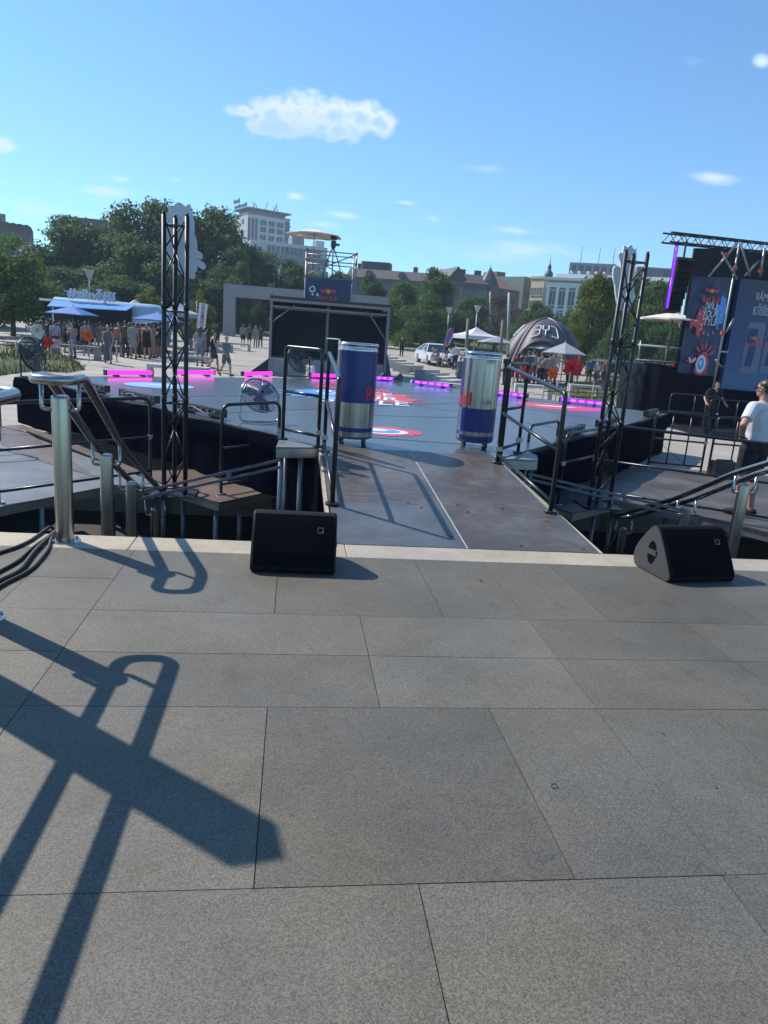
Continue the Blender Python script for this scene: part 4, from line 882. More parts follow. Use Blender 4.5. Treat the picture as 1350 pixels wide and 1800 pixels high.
for px in (1126, 1174, 1246):
    p = at(px, 604, 23.55); mb = MB(); mb.tube([(p.x, 23.55, 1.2), (p.x, 23.55, p.z+.1)], .028, 8); mb.build('guard_post', M_GALV, tp)
for p in ((1174, 611), (1246, 617), (1156, 637), (1186, 641)):
    mb = MB(); mb.rbox(at(*p, 23.5), (.1, .1, .1), .02); mb.build('coupler', M_REDC, tp)
ap = at(1184, 549, 24.2); parasol('cream parasol on the mixing platform beside the show stage', ap, 1.22, .26, M_PARA, 1.28)
t = thing('camera_tripod', 'dark video camera on a tripod on the mixing platform', 'camera', (at(1210, 640, 24.3).x, 24.3, 1.28)); p = at(1208, 592, 24.3)
mb = MB()
for k in range(3): mb.tube([(p.x, 24.3, p.z-.1), (p.x+.3*math.cos(k*2.1+.4), 24.3+.3*math.sin(k*2.1+.4), 1.28)], .018, 6)
mb.build('tripod', M_BLACKM, t); mb = MB(); mb.rbox((p.x, 24.3, p.z+.05), (.22, .42, .24), .04); mb.tube([(p.x, 24.1, p.z+.05), (p.x, 23.95, p.z+.05)], .07, 12); mb.build('camera_body', M_BLACKM, t)
mb = MB(); mb.rbox((p.x+.38, 24.2, 1.75), (.3, .3, .85), .04); tag(mb.build('equipment_case', M_BLACKM), 'black equipment case standing on the mixing platform before the banner', 'case')

# ------------------------------------------------------------------ booth behind the stage, tower, portal
YB = 34.0; g0 = tz(0, YB)
bl, br_ = at(473, 640, YB).x, at(677, 640, YB).x
M_BOOTH = mat('dull_booth_frame', (.20, .195, .20), .55, .4)
bo = thing('stage_booth', 'dark open fronted mobile stage booth with slanted roof behind the dance floor', 'booth', ((bl+br_)/2, YB, g0))
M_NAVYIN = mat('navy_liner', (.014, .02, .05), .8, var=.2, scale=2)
M_GREYP = mat('grey_panel', (.26, .26, .29), .6, var=.08, scale=3)
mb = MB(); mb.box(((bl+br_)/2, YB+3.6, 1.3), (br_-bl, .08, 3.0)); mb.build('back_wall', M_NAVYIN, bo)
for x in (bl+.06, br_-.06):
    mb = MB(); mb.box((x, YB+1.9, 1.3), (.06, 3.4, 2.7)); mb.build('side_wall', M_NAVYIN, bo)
mb = MB(); mb.box(((bl+br_)/2, YB+1.8, -.22), (br_-bl-.02, 3.55, .84)); mb.build('floor_base', M_GREYP, bo)
mb = MB(); mb.prism([(-.3, 2.84), (4.0, 2.60), (4.0, 2.68), (-.3, 2.93)], (bl-.05, YB, 0), (0, 1, 0), (0, 0, 1), br_-bl+.1); mb.build('roof', mat('black_roof_sheet', (.02, .022, .03), .5), bo)
for x in (bl+.02, br_-.02):
    mb = MB(); mb.box((x, YB-.1, 1.2), (.11, .11, 3.7)); mb.build('corner_post', M_BOOTH, bo)
for y, z, w in ((YB-.25, 2.75, .13), (YB-.05, 2.48, .08), (YB+1.6, 2.45, .09)):
    mb = MB(); mb.box(((bl+br_)/2, y, z), (br_-bl, .08, w)); mb.build('roof_beam', M_BOOTH, bo)
mb = MB(); mb.tube([(bl+.05, YB-.1, 1.75), (bl+1.05, YB-.1, 2.6)], .035, 6); mb.build('brace', M_BOOTH, bo); mb = MB(); mb.tube([(br_-.05, YB-.1, 1.3), (br_-1.0, YB-.1, 2.6)], .035, 6); mb.build('brace', M_BOOTH, bo)
mb = MB(); mb.box(((bl+br_)/2-.05, YB+1.5, 1.6), (.12, .1, 2.2)); mb.build('middle_post', M_BOOTH, bo)
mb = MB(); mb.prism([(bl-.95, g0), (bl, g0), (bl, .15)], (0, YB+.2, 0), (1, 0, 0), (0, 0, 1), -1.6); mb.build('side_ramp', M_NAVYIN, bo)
mb = MB(); mb.prism([(br_+.02, g0), (br_+.42, g0), (br_+.15, .5), (br_+.02, .9)], (0, YB+.1, 0), (1, 0, 0), (0, 0, 1), -.05); mb.build('side_cloth', M_NAVY, bo)
YT = 40.0; tl, tr_ = at(537, 500, YT).x, at(624, 500, YT).x
tw = thing('camera_tower', 'scaffold camera tower with printed banner rising behind the booth', 'scaffold', ((tl+tr_)/2, YT, tz(0, YT)))
for x in (tl, tr_):
    for y in (YT, YT+2.0):
        mb = MB(); mb.tube([(x, y, tz(0, y)), (x, y, 5.75)], .04, 8); mb.build('upright', M_GALV, tw)
for z in (2.2, 4.3, 5.15, 5.65):
    for p, q in (((tl, YT), (tr_, YT)), ((tl, YT+2), (tr_, YT+2)), ((tl, YT), (tl, YT+2)), ((tr_, YT), (tr_, YT+2))):
        mb = MB(); mb.tube([(*p, z), (*q, z)], .03, 6); mb.build('ledger', M_GALV, tw)
for p, q in (((tl, YT-.03, 4.4), (tr_, YT-.03, 5.65)), ((tl, YT+2.03, 5.6), (tr_, YT+2.03, 4.4)), ((tl, YT-.03, .2), (tr_, YT-.03, 2.1))):
    mb = MB(); mb.tube([p, q], .03, 6); mb.build('diagonal', M_GALV, tw)
mb = MB(); mb.box(((tl+tr_)/2, YT+1, 4.32), (tr_-tl, 2.0, .06)); mb.build('platform_deck', M_PLY, tw)
for p in ((tl, YT-.05, 5.15), (tr_, YT-.05, 5.15), (tl, YT-.05, 4.3), (tr_, YT-.05, 5.65)):
    mb = MB(); mb.rbox(p, (.1, .1, .14), .02); mb.build('coupler', M_REDC, tw)
n0, n1 = at(538, 497, YT-.1), at(618, 497, YT-.1)
mb = MB()
def tb(u, v): return Vector((n0.x+(n1.x-n0.x)*u, YT-.1-.05*abs(mnoise.noise(Vector((u*3, v*2, 3)))), 4.28-1.55*v))
mb.grid(tb, 16, 10); bb = mb.build('banner', M_NAVY, tw)
mb = MB(); p = at(577, 515, YT-.2); bull_logo(mb, (p.x, YT-.2, p.z+.08), ux, uy, .9, 0, 1); put_text(mb, 'Red Bull', (p.x, YT-.2, p.z-.28), ux, uy, width=.98, height=.30, mi=0, bold=.02)
p = at(549, 508, YT-.2); mb.prism(ell(0, 0, .17, .17, 24, .2, 2), p, ux, uy, .004, 2); mb.prism(ell(0, 0, .1, .1), p+Vector((0, -.006, 0)), ux, uy, .004, 3); mb.prism(ell(.02, -.27, .06, .06, 12, .2), p, ux, uy, .004, 2); mb.prism(ell(.28, -.27, .06, .09, 12, .2), p, ux, uy, .004, 2)
mb.build('logo', [M_PRED, M_YEL, M_PWHITE, M_NAVY], bb)
parasol('cream parasol on top of the camera tower', at(553, 402, YT+.8), 1.52, .34, M_PARA, 4.35, 8)
t = thing('camera_tripod', 'tall dark broadcast camera on a tripod on top of the camera tower', 'camera', (at(585, 460, YT+.5).x, YT+.5, 4.35)); p = at(586, 432, YT+.5); mb = MB()
for k in range(3): mb.tube([(p.x, YT+.5, p.z), (p.x+.5*math.cos(k*2.1+.5), YT+.5+.4*math.sin(k*2.1+.5), 4.9), (p.x+.55*math.cos(k*2.1+.5), YT+.5+.45*math.sin(k*2.1+.5), 4.35)], .03, 6)
mb.build('tripod', M_BLACKM, t); mb = MB(); mb.rbox((p.x, YT+.5, p.z+.08), (.26, .6, .30), .05); mb.rbox((p.x, YT+.5, p.z+.42), (.34, .3, .24), .03); mb.box((p.x+.2, YT+.35, p.z+.05), (.25, .1, .12)); mb.box((p.x, YT+.5, p.z+.26), (.08, .1, .2)); mb.build('camera_body', M_BLACKM, t)
YP = 76.0; gp = tz(0, YP)
M_PORT = mat('matt_steel_sheet', (.24, .23, .235), .45, .6, var=.12, scale=.8, aniso=(1, 1, .15))
o0 = [at(393, 500, YP), at(683, 521, YP)]; xl, xr = o0[0].x, o0[1].x; zt = (o0[0].z+o0[1].z)/2; th = 1.2
pf = thing('portal_sculpture', 'huge grey metal portal frame standing on the square behind the booth', 'sculpture', ((xl+xr)/2, YP, gp))
for nm, poly in (('leg', [(xl, gp-.3), (xl+th, gp-.3), (xl+th, zt-th), (xl, zt)]), ('leg', [(xr-th, gp-.3), (xr, gp-.3), (xr, zt), (xr-th, zt-th)]), ('lintel', [(xl+.02, zt), (xl+th+.02, zt-th), (xr-th-.02, zt-th), (xr-.02, zt)])):
    mb = MB(); mb.prism(poly, (0, YP, 0), (1, 0, 0), (0, 0, 1), -1.3); mb.build(nm, M_PORT, pf)

# ------------------------------------------------------------------ drinks trailer at the left with sign, parasols
YK = 44.5; gk = tz(0, YK); M_SKYB = mat('sky_blue_paint', (.11, .30, .58), .4, var=.06, scale=2); M_SILV = mat('pale_trailer_shell', (.42, .52, .60), .35, .35, var=.08, scale=2)
kx0, kx1 = at(92, 570, YK).x, at(288, 570, YK).x; kz = gk+2.72
k = thing('drinks_trailer', 'long pale blue drinks trailer with open hatch behind the crowd at the left', 'trailer', ((kx0+kx1)/2, YK, gk))
mb = MB(); W_ = kx1-kx0; prof = []
for i in range(25):
    a = math.pi*i/24; prof.append((math.copysign(abs(math.cos(a))**.35, math.cos(a)), abs(math.sin(a))**.5))
def shell(u, v):
    c, s = prof[min(24, int(round(u*24)))]; e = 1-max(0, (v-.86)/.14)**3*.25; return Vector((kx0+W_*v, YK+1.25+1.25*c, gk+.5+(kz-gk-.5)*s*e))
mb.grid(shell, 24, 30); mb.build('shell', M_SILV, k)
mb = MB(); mb.box(((kx0+kx1)/2, YK+1.25, gk+.45), (W_-.1, 2.3, .3)); mb.build('chassis', M_BLACKM, k)
mb = MB(); hx0, hx1 = at(97, 570, YK).x, at(232, 570, YK).x; mb.box(((hx0+hx1)/2, YK-.05, gk+1.5), (hx1-hx0, .3, 1.75)); mb.build('service_opening', mat('dark_interior', (.02, .018, .022), .8, var=.5, scale=2), k)
mb = MB(); mb.box(((hx0+hx1)/2, YK-.3, gk+1.02), (hx1-hx0, .5, .06)); mb.build('counter', M_GREYP, k)
h0, h1, h2, h3 = at(93, 529, YK), at(236, 538.5, YK), at(222, 547, YK-1.5), at(83, 539, YK-1.5)
mb = MB(); mb.add([h0, h1, h2, h3]+[p+Vector((0, 0, .05)) for p in (h0, h1, h2, h3)], [(0, 1, 2, 3), (7, 6, 5, 4), (0, 4, 5, 1), (1, 5, 6, 2), (2, 6, 7, 3), (3, 7, 4, 0)]); mb.build('hatch', M_SKYB, k)
for px in (112, 150, 190, 218):
    p = at(px, 560, YK); mb = MB(); mb.rbox((p.x, YK-.16, gk+1.6), (.35, .02, .5), .01); mb.build('menu_board', M_CARRY, k)
mb = MB(); p = at(87, 527, YK); mb.box((p.x, YK+1.1, p.z), (1.2, 2.0, .12)); mb.build('roof_unit', M_WHITE, k)
for px in (90, 265):
    p = at(px, 600, YK); mb = MB(); mb.tube([(p.x, YK-.02, gk+.33), (p.x, YK+.2, gk+.33)], .33, 18); mb.build('wheel', M_RUBBER, k)
sg = thing('hashtag_sign', 'white hashtag lettering sign on the roof of the drinks trailer', 'sign', (at(160, 528, YK).x, YK+.1, kz)); p = at(161, 518.5, YK)
mb = MB(); put_text(mb, '#silnější', (p.x, YK+.05, p.z-.05), Vector((1, 0, -.03)), uy, width=2.72, height=.82, bold=.035, thick=.12); mb.build('lettering', mat('white_sign_letters', (.55, .57, .62), .5), sg)
for px in (135, 155, 175, 192):
    q = at(px, 528, YK); mb = MB(); mb.tube([(q.x, YK+.12, kz-.05), (q.x, YK+.12, kz+.3)], .02, 6); mb.build('support', M_GALV, sg)
M_BLUEC = mat('blue_canvas', (.03, .145, .43), .7, var=.06, scale=3)
parasol('blue parasol over the crowd at the left of the trailer', at(127, 538, 41.5), 1.42, .42, M_BLUEC, tz(0, 41.5), 4, rz=.6, group='blue parasols at the drinks trailer')
parasol('blue parasol behind the left truss tower at the right end of the trailer', at(278, 549, 41.5), 1.42, .42, M_BLUEC, tz(0, 41.5), 4, rz=.5, group='blue parasols at the drinks trailer')
M_GREYC = mat('grey_canvas', (.30, .31, .34), .75, var=.06, scale=3); M_PALEC = mat('pale_canvas', (.55, .55, .55), .75, var=.05, scale=3)
def gazebo(label, px, py, Y, half, eave, m, rz=0.0, valance=.25):
    a = at(px, py, Y); g = tz(a.x, Y); t = thing('gazebo', label, 'tent', (a.x, Y, g), rz, 'pop up gazebos on the square'); H = a.z-g; ez = H-eave
    mb = MB(); cs = [(-half, -half), (half, -half), (half, half), (-half, half)]
    def roof(u, v): return Vector((0, 0, 0))
    for i in range(4):
        p, q = Vector((*cs[i], ez)), Vector((*cs[(i+1) % 4], ez))
        def fn(u, v, p=p, q=q):
            e = p.lerp(q, u); r = Vector((0, 0, H)).lerp(e, v); r.z -= .22*eave*math.sin(math.pi*v); return r
        mb.grid(fn, 6, 6)
        mb.add([p, q, q-Vector((0, 0, valance)), p-Vector((0, 0, valance))], [(0, 1, 2, 3)])
    mb.build('canopy', m, t, False)
    for c in cs: mb = MB(); mb.box((c[0]*.97, c[1]*.97, ez/2), (.05, .05, ez)); mb.build('leg', M_CARRY, t, False)
    return t
gazebo('grey gazebo roof right of the left truss tower, behind the trailer', 314, 531, 50, 1.5, .7, M_GREYC, .2)
gazebo('pale gazebo tip showing behind the trailer roof', 237, 526, 52, 1.5, .8, M_PALEC, .4)
gazebo('pale grey gazebo left of the silver can in front of the trees', 838, 575, 52, 1.5, .62, M_PALEC, .25)
parasol('dark grey parasol between the silver can and the dome tent', at(873, 592, 46), 1.45, .36, M_GREYC, tz(0, 46), 4, rz=.75)
parasol('grey parasol at the right opening of the dome tent', at(994, 602, 38), 1.32, .58, M_GREYC, tz(0, 38), 6)
parasol('white parasol under the dome tent', at(953, 601, 40.6), 1.2, .35, M_PALEC, tz(0, 40.6), 6)
# dome tent
def dome():
    a = at(962, 561, 41.5); g = tz(0, 41.5); H = a.z-g; A = 1.85
    t = thing('dome_tent', 'dark inflatable dome tent with white lettering beside the trees', 'tent', (a.x, 41.5, g), R(-20))
    m = mat('dark_plum_fabric', (.085, .072, .085), .55, var=.12, scale=2)
    def edge(i, s):                                              # arched edge of side i, s in -1..1
        ang = [(-1, -1, 1, -1), (1, -1, 1, 1), (1, 1, -1, 1), (-1, 1, -1, -1)][i]; p = Vector((ang[0], ang[1], 0))*A; q = Vector((ang[2], ang[3], 0))*A
        n_ = Vector((p.x+q.x, p.y+q.y, 0)).normalized(); u = (s*.93+1)/2; e = p.lerp(q, u)+n_*.10*(1-s*s); e.z = 2.35*(1-abs(s)**2.6)**.62 if abs(s) < 1 else 0; return e
    def surf(i, s, v):
        e = edge(i, s); r = Vector((e.x*v, e.y*v, 0)); r.z = e.z+(H-e.z)*(1-v**2.3); return r
    mb = MB()
    for i in range(4): mb.grid(lambda u, v, i=i: surf(i, -1+2*u, v), 28, 12)
    mb.build('canopy', m, t, False)
    for i in range(4):
        for s in (-1, 1):
            pass
    for c in ((-1, -1), (1, -1), (1, 1), (-1, 1)):
        pts = [Vector((c[0]*A*v, c[1]*A*v, H*(1-v**2.3))) for v in [j/14 for j in range(15)]]; mb = MB(); mb.tube(pts, [.10+.06*j/14 for j in range(15)], 8); mb.build('arch_tube', mat('plum_tube_fabric', (.12, .10, .115), .5), t, False)
    def letters(i, s0, s1, v0, v1):
        mb = MB(); glyph = {'B': [[(0, 1), (.8, 1), (1, .88), (1, .6), (.85, .5), (.1, .5)], [(.85, .5), (1, .4), (1, .12), (.8, 0), (0, 0)]], 'Y': [[(0, 1), (0, .62), (.12, .5), (.88, .5), (1, .62), (1, 1)], [(.5, .5), (.5, 0)]], 'D': [[(0, 1), (.75, 1), (1, .85), (1, .15), (.75, 0), (0, 0)]]}
        for k_, ch in enumerate('BYD'):
            for line in glyph[ch]:
                fine = [line[0]]
                for p, q in zip(line[:-1], line[1:]):
                    for j in range(1, 5): fine.append((p[0]+(q[0]-p[0])*j/4, p[1]+(q[1]-p[1])*j/4))
                def P(x, y): return surf(i, s0+(s1-s0)*(k_*1.36+x)/3.72, v1+(v0-v1)*y)
                pts = [P(*q) for q in fine]; c = [p+(Vector((p.x, p.y, .5)).normalized()*.03) for p in pts]
                mb.tube(c, .036, 6)
        return mb.build('lettering', M_PWHITE, t, False)
    letters(0, -.48, .52, .62, .88); letters(3, -.32, .45, .62, .9)
dome()
# flags
def text_flag():
    p = at(352, 532, 40); g = tz(p.x, 40); t = thing('flag_banner', 'white upright flag with red vertical lettering near the left truss tower', 'flag', (at(346, 590, 40).x, 40, g)); x0, x1 = at(346, 555, 40).x, at(361, 555, 40).x; z1, z0 = p.z, at(352, 577, 40).z
    mb = MB(); mb.tube([(x0-.02, 40, g), (x0-.0, 40, z1+.05)], .02, 6); mb.build('pole', M_GALV, t)
    def fn(u, v): return Vector((x0+(x1-x0)*u+.12*v, 40+.05*math.sin(u*4+v*3), z0+(z1-z0)*v-.05*u))
    mb = MB(); mb.grid(fn, 8, 14); mb.build('flag_cloth', mat('white_flag', (.72, .70, .72), .7), t)
    mb = MB(); put_text(mb, 'ROSSMANN', ((x0+x1)/2+.07, 39.92, (z0+z1)/2-.05), Vector((.08, 0, 1)), Vector((-1, 0, .08)), width=1.25, height=.2, bold=.02); mb.build('lettering', mat('dark_red_print', (.30, .03, .07), .5), t)
text_flag()
t = thing('feather_flag', 'blue feather flag with red and white lettering beside the white car', 'flag', (at(782, 640, 50).x, 50, tz(0, 50))); pts = [(779, 612), (783, 592), (790, 580), (796, 575), (798, 580), (796, 592), (790, 604), (783, 613)]
ps = [at(*p, 50) for p in pts]; mb = MB(); mb.prism([(p.x, p.z) for p in ps], (0, 50, 0), (1, 0, 0), (0, 0, 1), -.03); mb.build('flag_cloth', mat('blue_flag', (.03, .16, .50), .6), t)
mb = MB(); c = at(789, 594, 50); put_text(mb, 'Red Bull', (c.x-.05, 49.95, c.z), Vector((.42, 0, 1)), Vector((-1, 0, .42)), width=1.15, height=.26, mi=0, bold=.03); put_text(mb, 'ENERGY', (c.x+.16, 49.95, c.z-.1), Vector((.42, 0, 1)), Vector((-1, 0, .42)), width=.8, height=.12, mi=1, bold=.03); mb.build('lettering', [M_PRED, M_PWHITE], t)
mb = MB(); mb.tube([(ps[0].x, 50, tz(0, 50)), ps[0], ps[2]+Vector((-.03, 0, 0)), ps[3]], .02, 6); mb.build('pole', M_GALV, t)
# ------------------------------------------------------------------ concrete benches
def bench(label, px, py, Y, L=2.0, rz=0.0, h=.46, w=.55, m=M_CONC):
    p = at(px, py, Y); g = tz(p.x, Y); t = thing('concrete_bench', label, 'bench', (p.x, Y, g), rz, 'pale concrete benches on the square')
    mb = MB(); mb.box((0, 0, h-.06), (L, w, .12)); mb.build('seat', m, t, False, bevel=.01)
    for s in (-1, 1): mb = MB(); mb.box((s*(L/2-.07), 0, (h-.12)/2), (.14, w*.98, h-.12)); mb.build('leg', m, t, False)
    return t
for i, (px, py, Y, L, rz, lab) in enumerate([(315, 640, 28.5, 2.3, 0, 'pale bench nearest behind the left stage edge'), (338, 618, 36, 1.7, .2, 'pale bench behind the bench nearest the left stage edge'), (330, 612, 39, 1.6, .1, 'pale bench at the back, right of the left truss tower'), (345, 606, 43, 1.8, .1, 'small far pale bench left of the walking man with the backpack'), (407, 602, 52, 2.6, -.05, 'long grey bench behind the man in the teal shirt'), (392, 603, 49, 1.2, .5, 'short pale bench left of the long grey bench'),
        (670, 628, 50, 1.8, 1.0, 'first pale bench of the row right of the booth'), (683, 630, 48, 1.8, 1.0, 'second pale bench of the row right of the booth'), (697, 633, 45.5, 1.8, 1.0, 'third pale bench of the row right of the booth'), (710, 636, 43, 1.8, 1.0, 'fourth pale bench of the row right of the booth'), (724, 638, 41, 1.8, .9, 'last pale bench of the row right of the booth, nearest the car'),
        (752, 650, 38, 1.9, .95, 'pale bench in front of the white car'), (768, 655, 36, 1.9, .95, 'pale bench second in front of the white car'), (785, 660, 34, 1.9, .95, 'pale bench third in front of the white car, left of the silver can'), (800, 663, 32, 1.9, .9, 'pale bench beside the silver can, nearest of the row'), (778, 668, 29, 2.6, -.1, 'long pale bench behind the middle violet light bar'),
        (938, 677, 30, 1.6, -.2, 'pale concrete block bench at the edge of the right lawn'), (1028, 676, 33, 1.5, -.15, 'pale bench on the right lawn under the red flower'), (135, 620, 36, 2.1, -.1, 'grey bench beside the left flower bed')]):
    bench(lab, px, py, Y, L, rz, .5 if i < 16 else .62, .6, M_CONC if i != 18 else M_CONCD)
# ------------------------------------------------------------------ flower beds with posts, rails and big fabric flowers
def bed(name, pts, z, h, seed):
    P = [on(*p, z) for p in pts]; cx, cy = sum(p.x for p in P)/len(P), sum(p.y for p in P)/len(P); mb = MB(); n = len(P); rings = [(1, 0), (.96, .05), (.75, h*.6+.04), (.4, h), (.0, h)]
    vs = []
    for q, zz in rings:
        for p in P: vs.append(Vector((cx+(p.x-cx)*q, cy+(p.y-cy)*q, z+zz+(.06*mnoise.noise(Vector((p.x*q, p.y*q, seed))) if q < .96 else 0))))
    mb.add(vs, [(r*n+i, r*n+(i+1) % n, (r+1)*n+(i+1) % n, (r+1)*n+i) for r in range(4) for i in range(n)], 0, True); o = struct(mb.build(name, M_LAWN))
    rnd = random.Random(seed); mb = MB()
    for k in range(2600):
        i = rnd.randrange(n); a, b = P[i], P[(i+1) % n]; u = rnd.random(); q = rnd.random()**.5; e = a.lerp(b, u); x, y = cx+(e.x-cx)*q, cy+(e.y-cy)*q
        zz = z+.02+(h*(1-q)*1.4 if q > .4 else h); hh = rnd.uniform(.08, .28); a = rnd.random()*6.28; dx, dy = .03*math.cos(a), .03*math.sin(a); lx, ly = rnd.uniform(-.1, .1), rnd.uniform(-.1, .1)
        mb.add([(x-dx, y-dy, zz-.05), (x+dx, y+dy, zz-.05), (x+lx, y+ly, zz+hh)], [(0, 1, 2)])
    g = mb.build('grass', mat('bed_grass', (.10, .13, .045), .9, var=.4, scale=2, hue=(1.3, 1.1, .8))); g['kind'] = 'stuff'
bed('lawn_bed', [(-160, 690), (-60, 640), (0, 606), (60, 611), (128, 634), (150, 650), (118, 655), (60, 652), (0, 660)], -.64, .38, 2)
bed('lawn_bed', [(965, 693), (985, 680), (1010, 668), (1080, 660), (1180, 668), (1200, 690), (1120, 706), (1062, 706), (1000, 698)], -.64, .34, 7)
M_POST = mat('pale_wood_post', (.42, .37, .30), .75, var=.15, scale=6)
def rope_fence(label, posts, rails, h=1.0):
    P = [(at(px, py, Y), Y) for px, py, Y in posts]; t = thing('post_rail', label, 'fence', (P[0][0].x, P[0][1], tz(0, P[0][1])), group='post and rail fences of the flower beds')
    for p, Y in P:
        g = tz(p.x, Y); mb = MB(); mb.tube([(p.x, Y, g), (p.x, Y, g+h)], .028, 7); mb.build('post', M_POST, t)
    for zz in rails:
        mb = MB(); mb.tube([(p.x, Y, tz(p.x, Y)+zz) for p, Y in P], .022, 6); mb.build('rail', M_BLACKM, t)
rope_fence('low fence of pale posts and black rails round the left flower bed', [(-40, 640, 30), (30, 640, 28.5), (91, 640, 31), (108, 640, 31.5), (122, 640, 32), (128, 640, 33.5)], (.92, .80))
rope_fence('low fence of pale posts and black rails on the right lawn', [(955, 690, 27), (978, 690, 27.5), (1042, 690, 28), (1130, 690, 29)], (.95, .55))
rope_fence('black rail fence under the dome tent, left of the red flower', [(905, 660, 33), (968, 660, 33.5), (1010, 660, 34), (1110, 660, 35)], (1.0, .5))
for i, (px, Y, lab) in enumerate([(205, 35.5, 'lone pale post right of the woman in the long dress'), (168, 36, 'lone pale post left of the woman in the long dress')]):
    p = at(px, 620, Y); g = tz(p.x, Y); t = thing('queue_post', lab, 'post', (p.x, Y, g)); mb = MB(); mb.tube([(0, 0, 0), (0, 0, 1.0)], .03, 8); mb.build('post', M_POST, t, False); mb = MB(); mb.tube([(0, 0, 0), (0, 0, .03)], .16, 14); mb.build('base', M_POST, t, False)
def flower(label, px, py, Y, d, colr, seed, npet=6):
    p = at(px, py, Y); g = tz(p.x, Y)+.1; t = thing('fabric_flower', label, 'decoration', (p.x, Y, g), 0, 'giant fabric flowers on sticks'); rnd = random.Random(seed)
    mb = MB(); mb.tube([(p.x, Y, g), p], .02, 6); mb.build('stem', M_POST, t)
    m = mat('fabric_'+'_'.join('%02d' % int(c*99) for c in colr), colr, .7, var=.15, scale=5); mb = MB()
    for k in range(npet):
        a = 2*math.pi*k/npet+rnd.uniform(-.25, .25); tilt = rnd.uniform(-.3, .5); dv = Vector((math.cos(a), -.35+tilt*.5, math.sin(a))).normalized(); sv = Vector((-math.sin(a), .25, math.cos(a))).normalized(); L_ = d/2*rnd.uniform(.8, 1.1)
        def fn(u, v): 
            w = math.sin(math.pi*min(1, v*.86+.06))*.27*d*(.6+.4*v); return p+dv*(L_*v)+sv*((u-.5)*2*w)+dv.cross(sv)*(.12*d*(abs(u-.5)*2)**2)
        mb.grid(fn, 5, 6)
    mb.build('bloom', m, t)
RED_, ORG, WHT = (.62, .02, .05), (.72, .16, .03), (.68, .64, .58)
flower('large red fabric flower on the right lawn', 1004, 645, 31, 1.0, RED_, 1, 5); flower('orange fabric flower below the dome tent', 970, 656, 31, .62, ORG, 2); flower('orange red fabric flower at the left leg of the dome tent', 921, 653, 34, .8, (.7, .09, .04), 3); flower('dark red fabric flower behind the right ramp handrail', 903, 655, 34.5, .6, (.45, .01, .05), 4)
flower('red fabric flower in the left flower bed', 85, 603, 30.5, .5, (.7, .05, .04), 5); flower('white fabric flower next to the red one in the left bed', 100, 604, 31, .5, WHT, 6); flower('large cream fabric flower at the far left of the crowd', 66, 581, 32, .72, WHT, 7); flower('orange fabric flower in front of the crowd left of the long dress woman', 156, 591, 33, .6, ORG, 8)
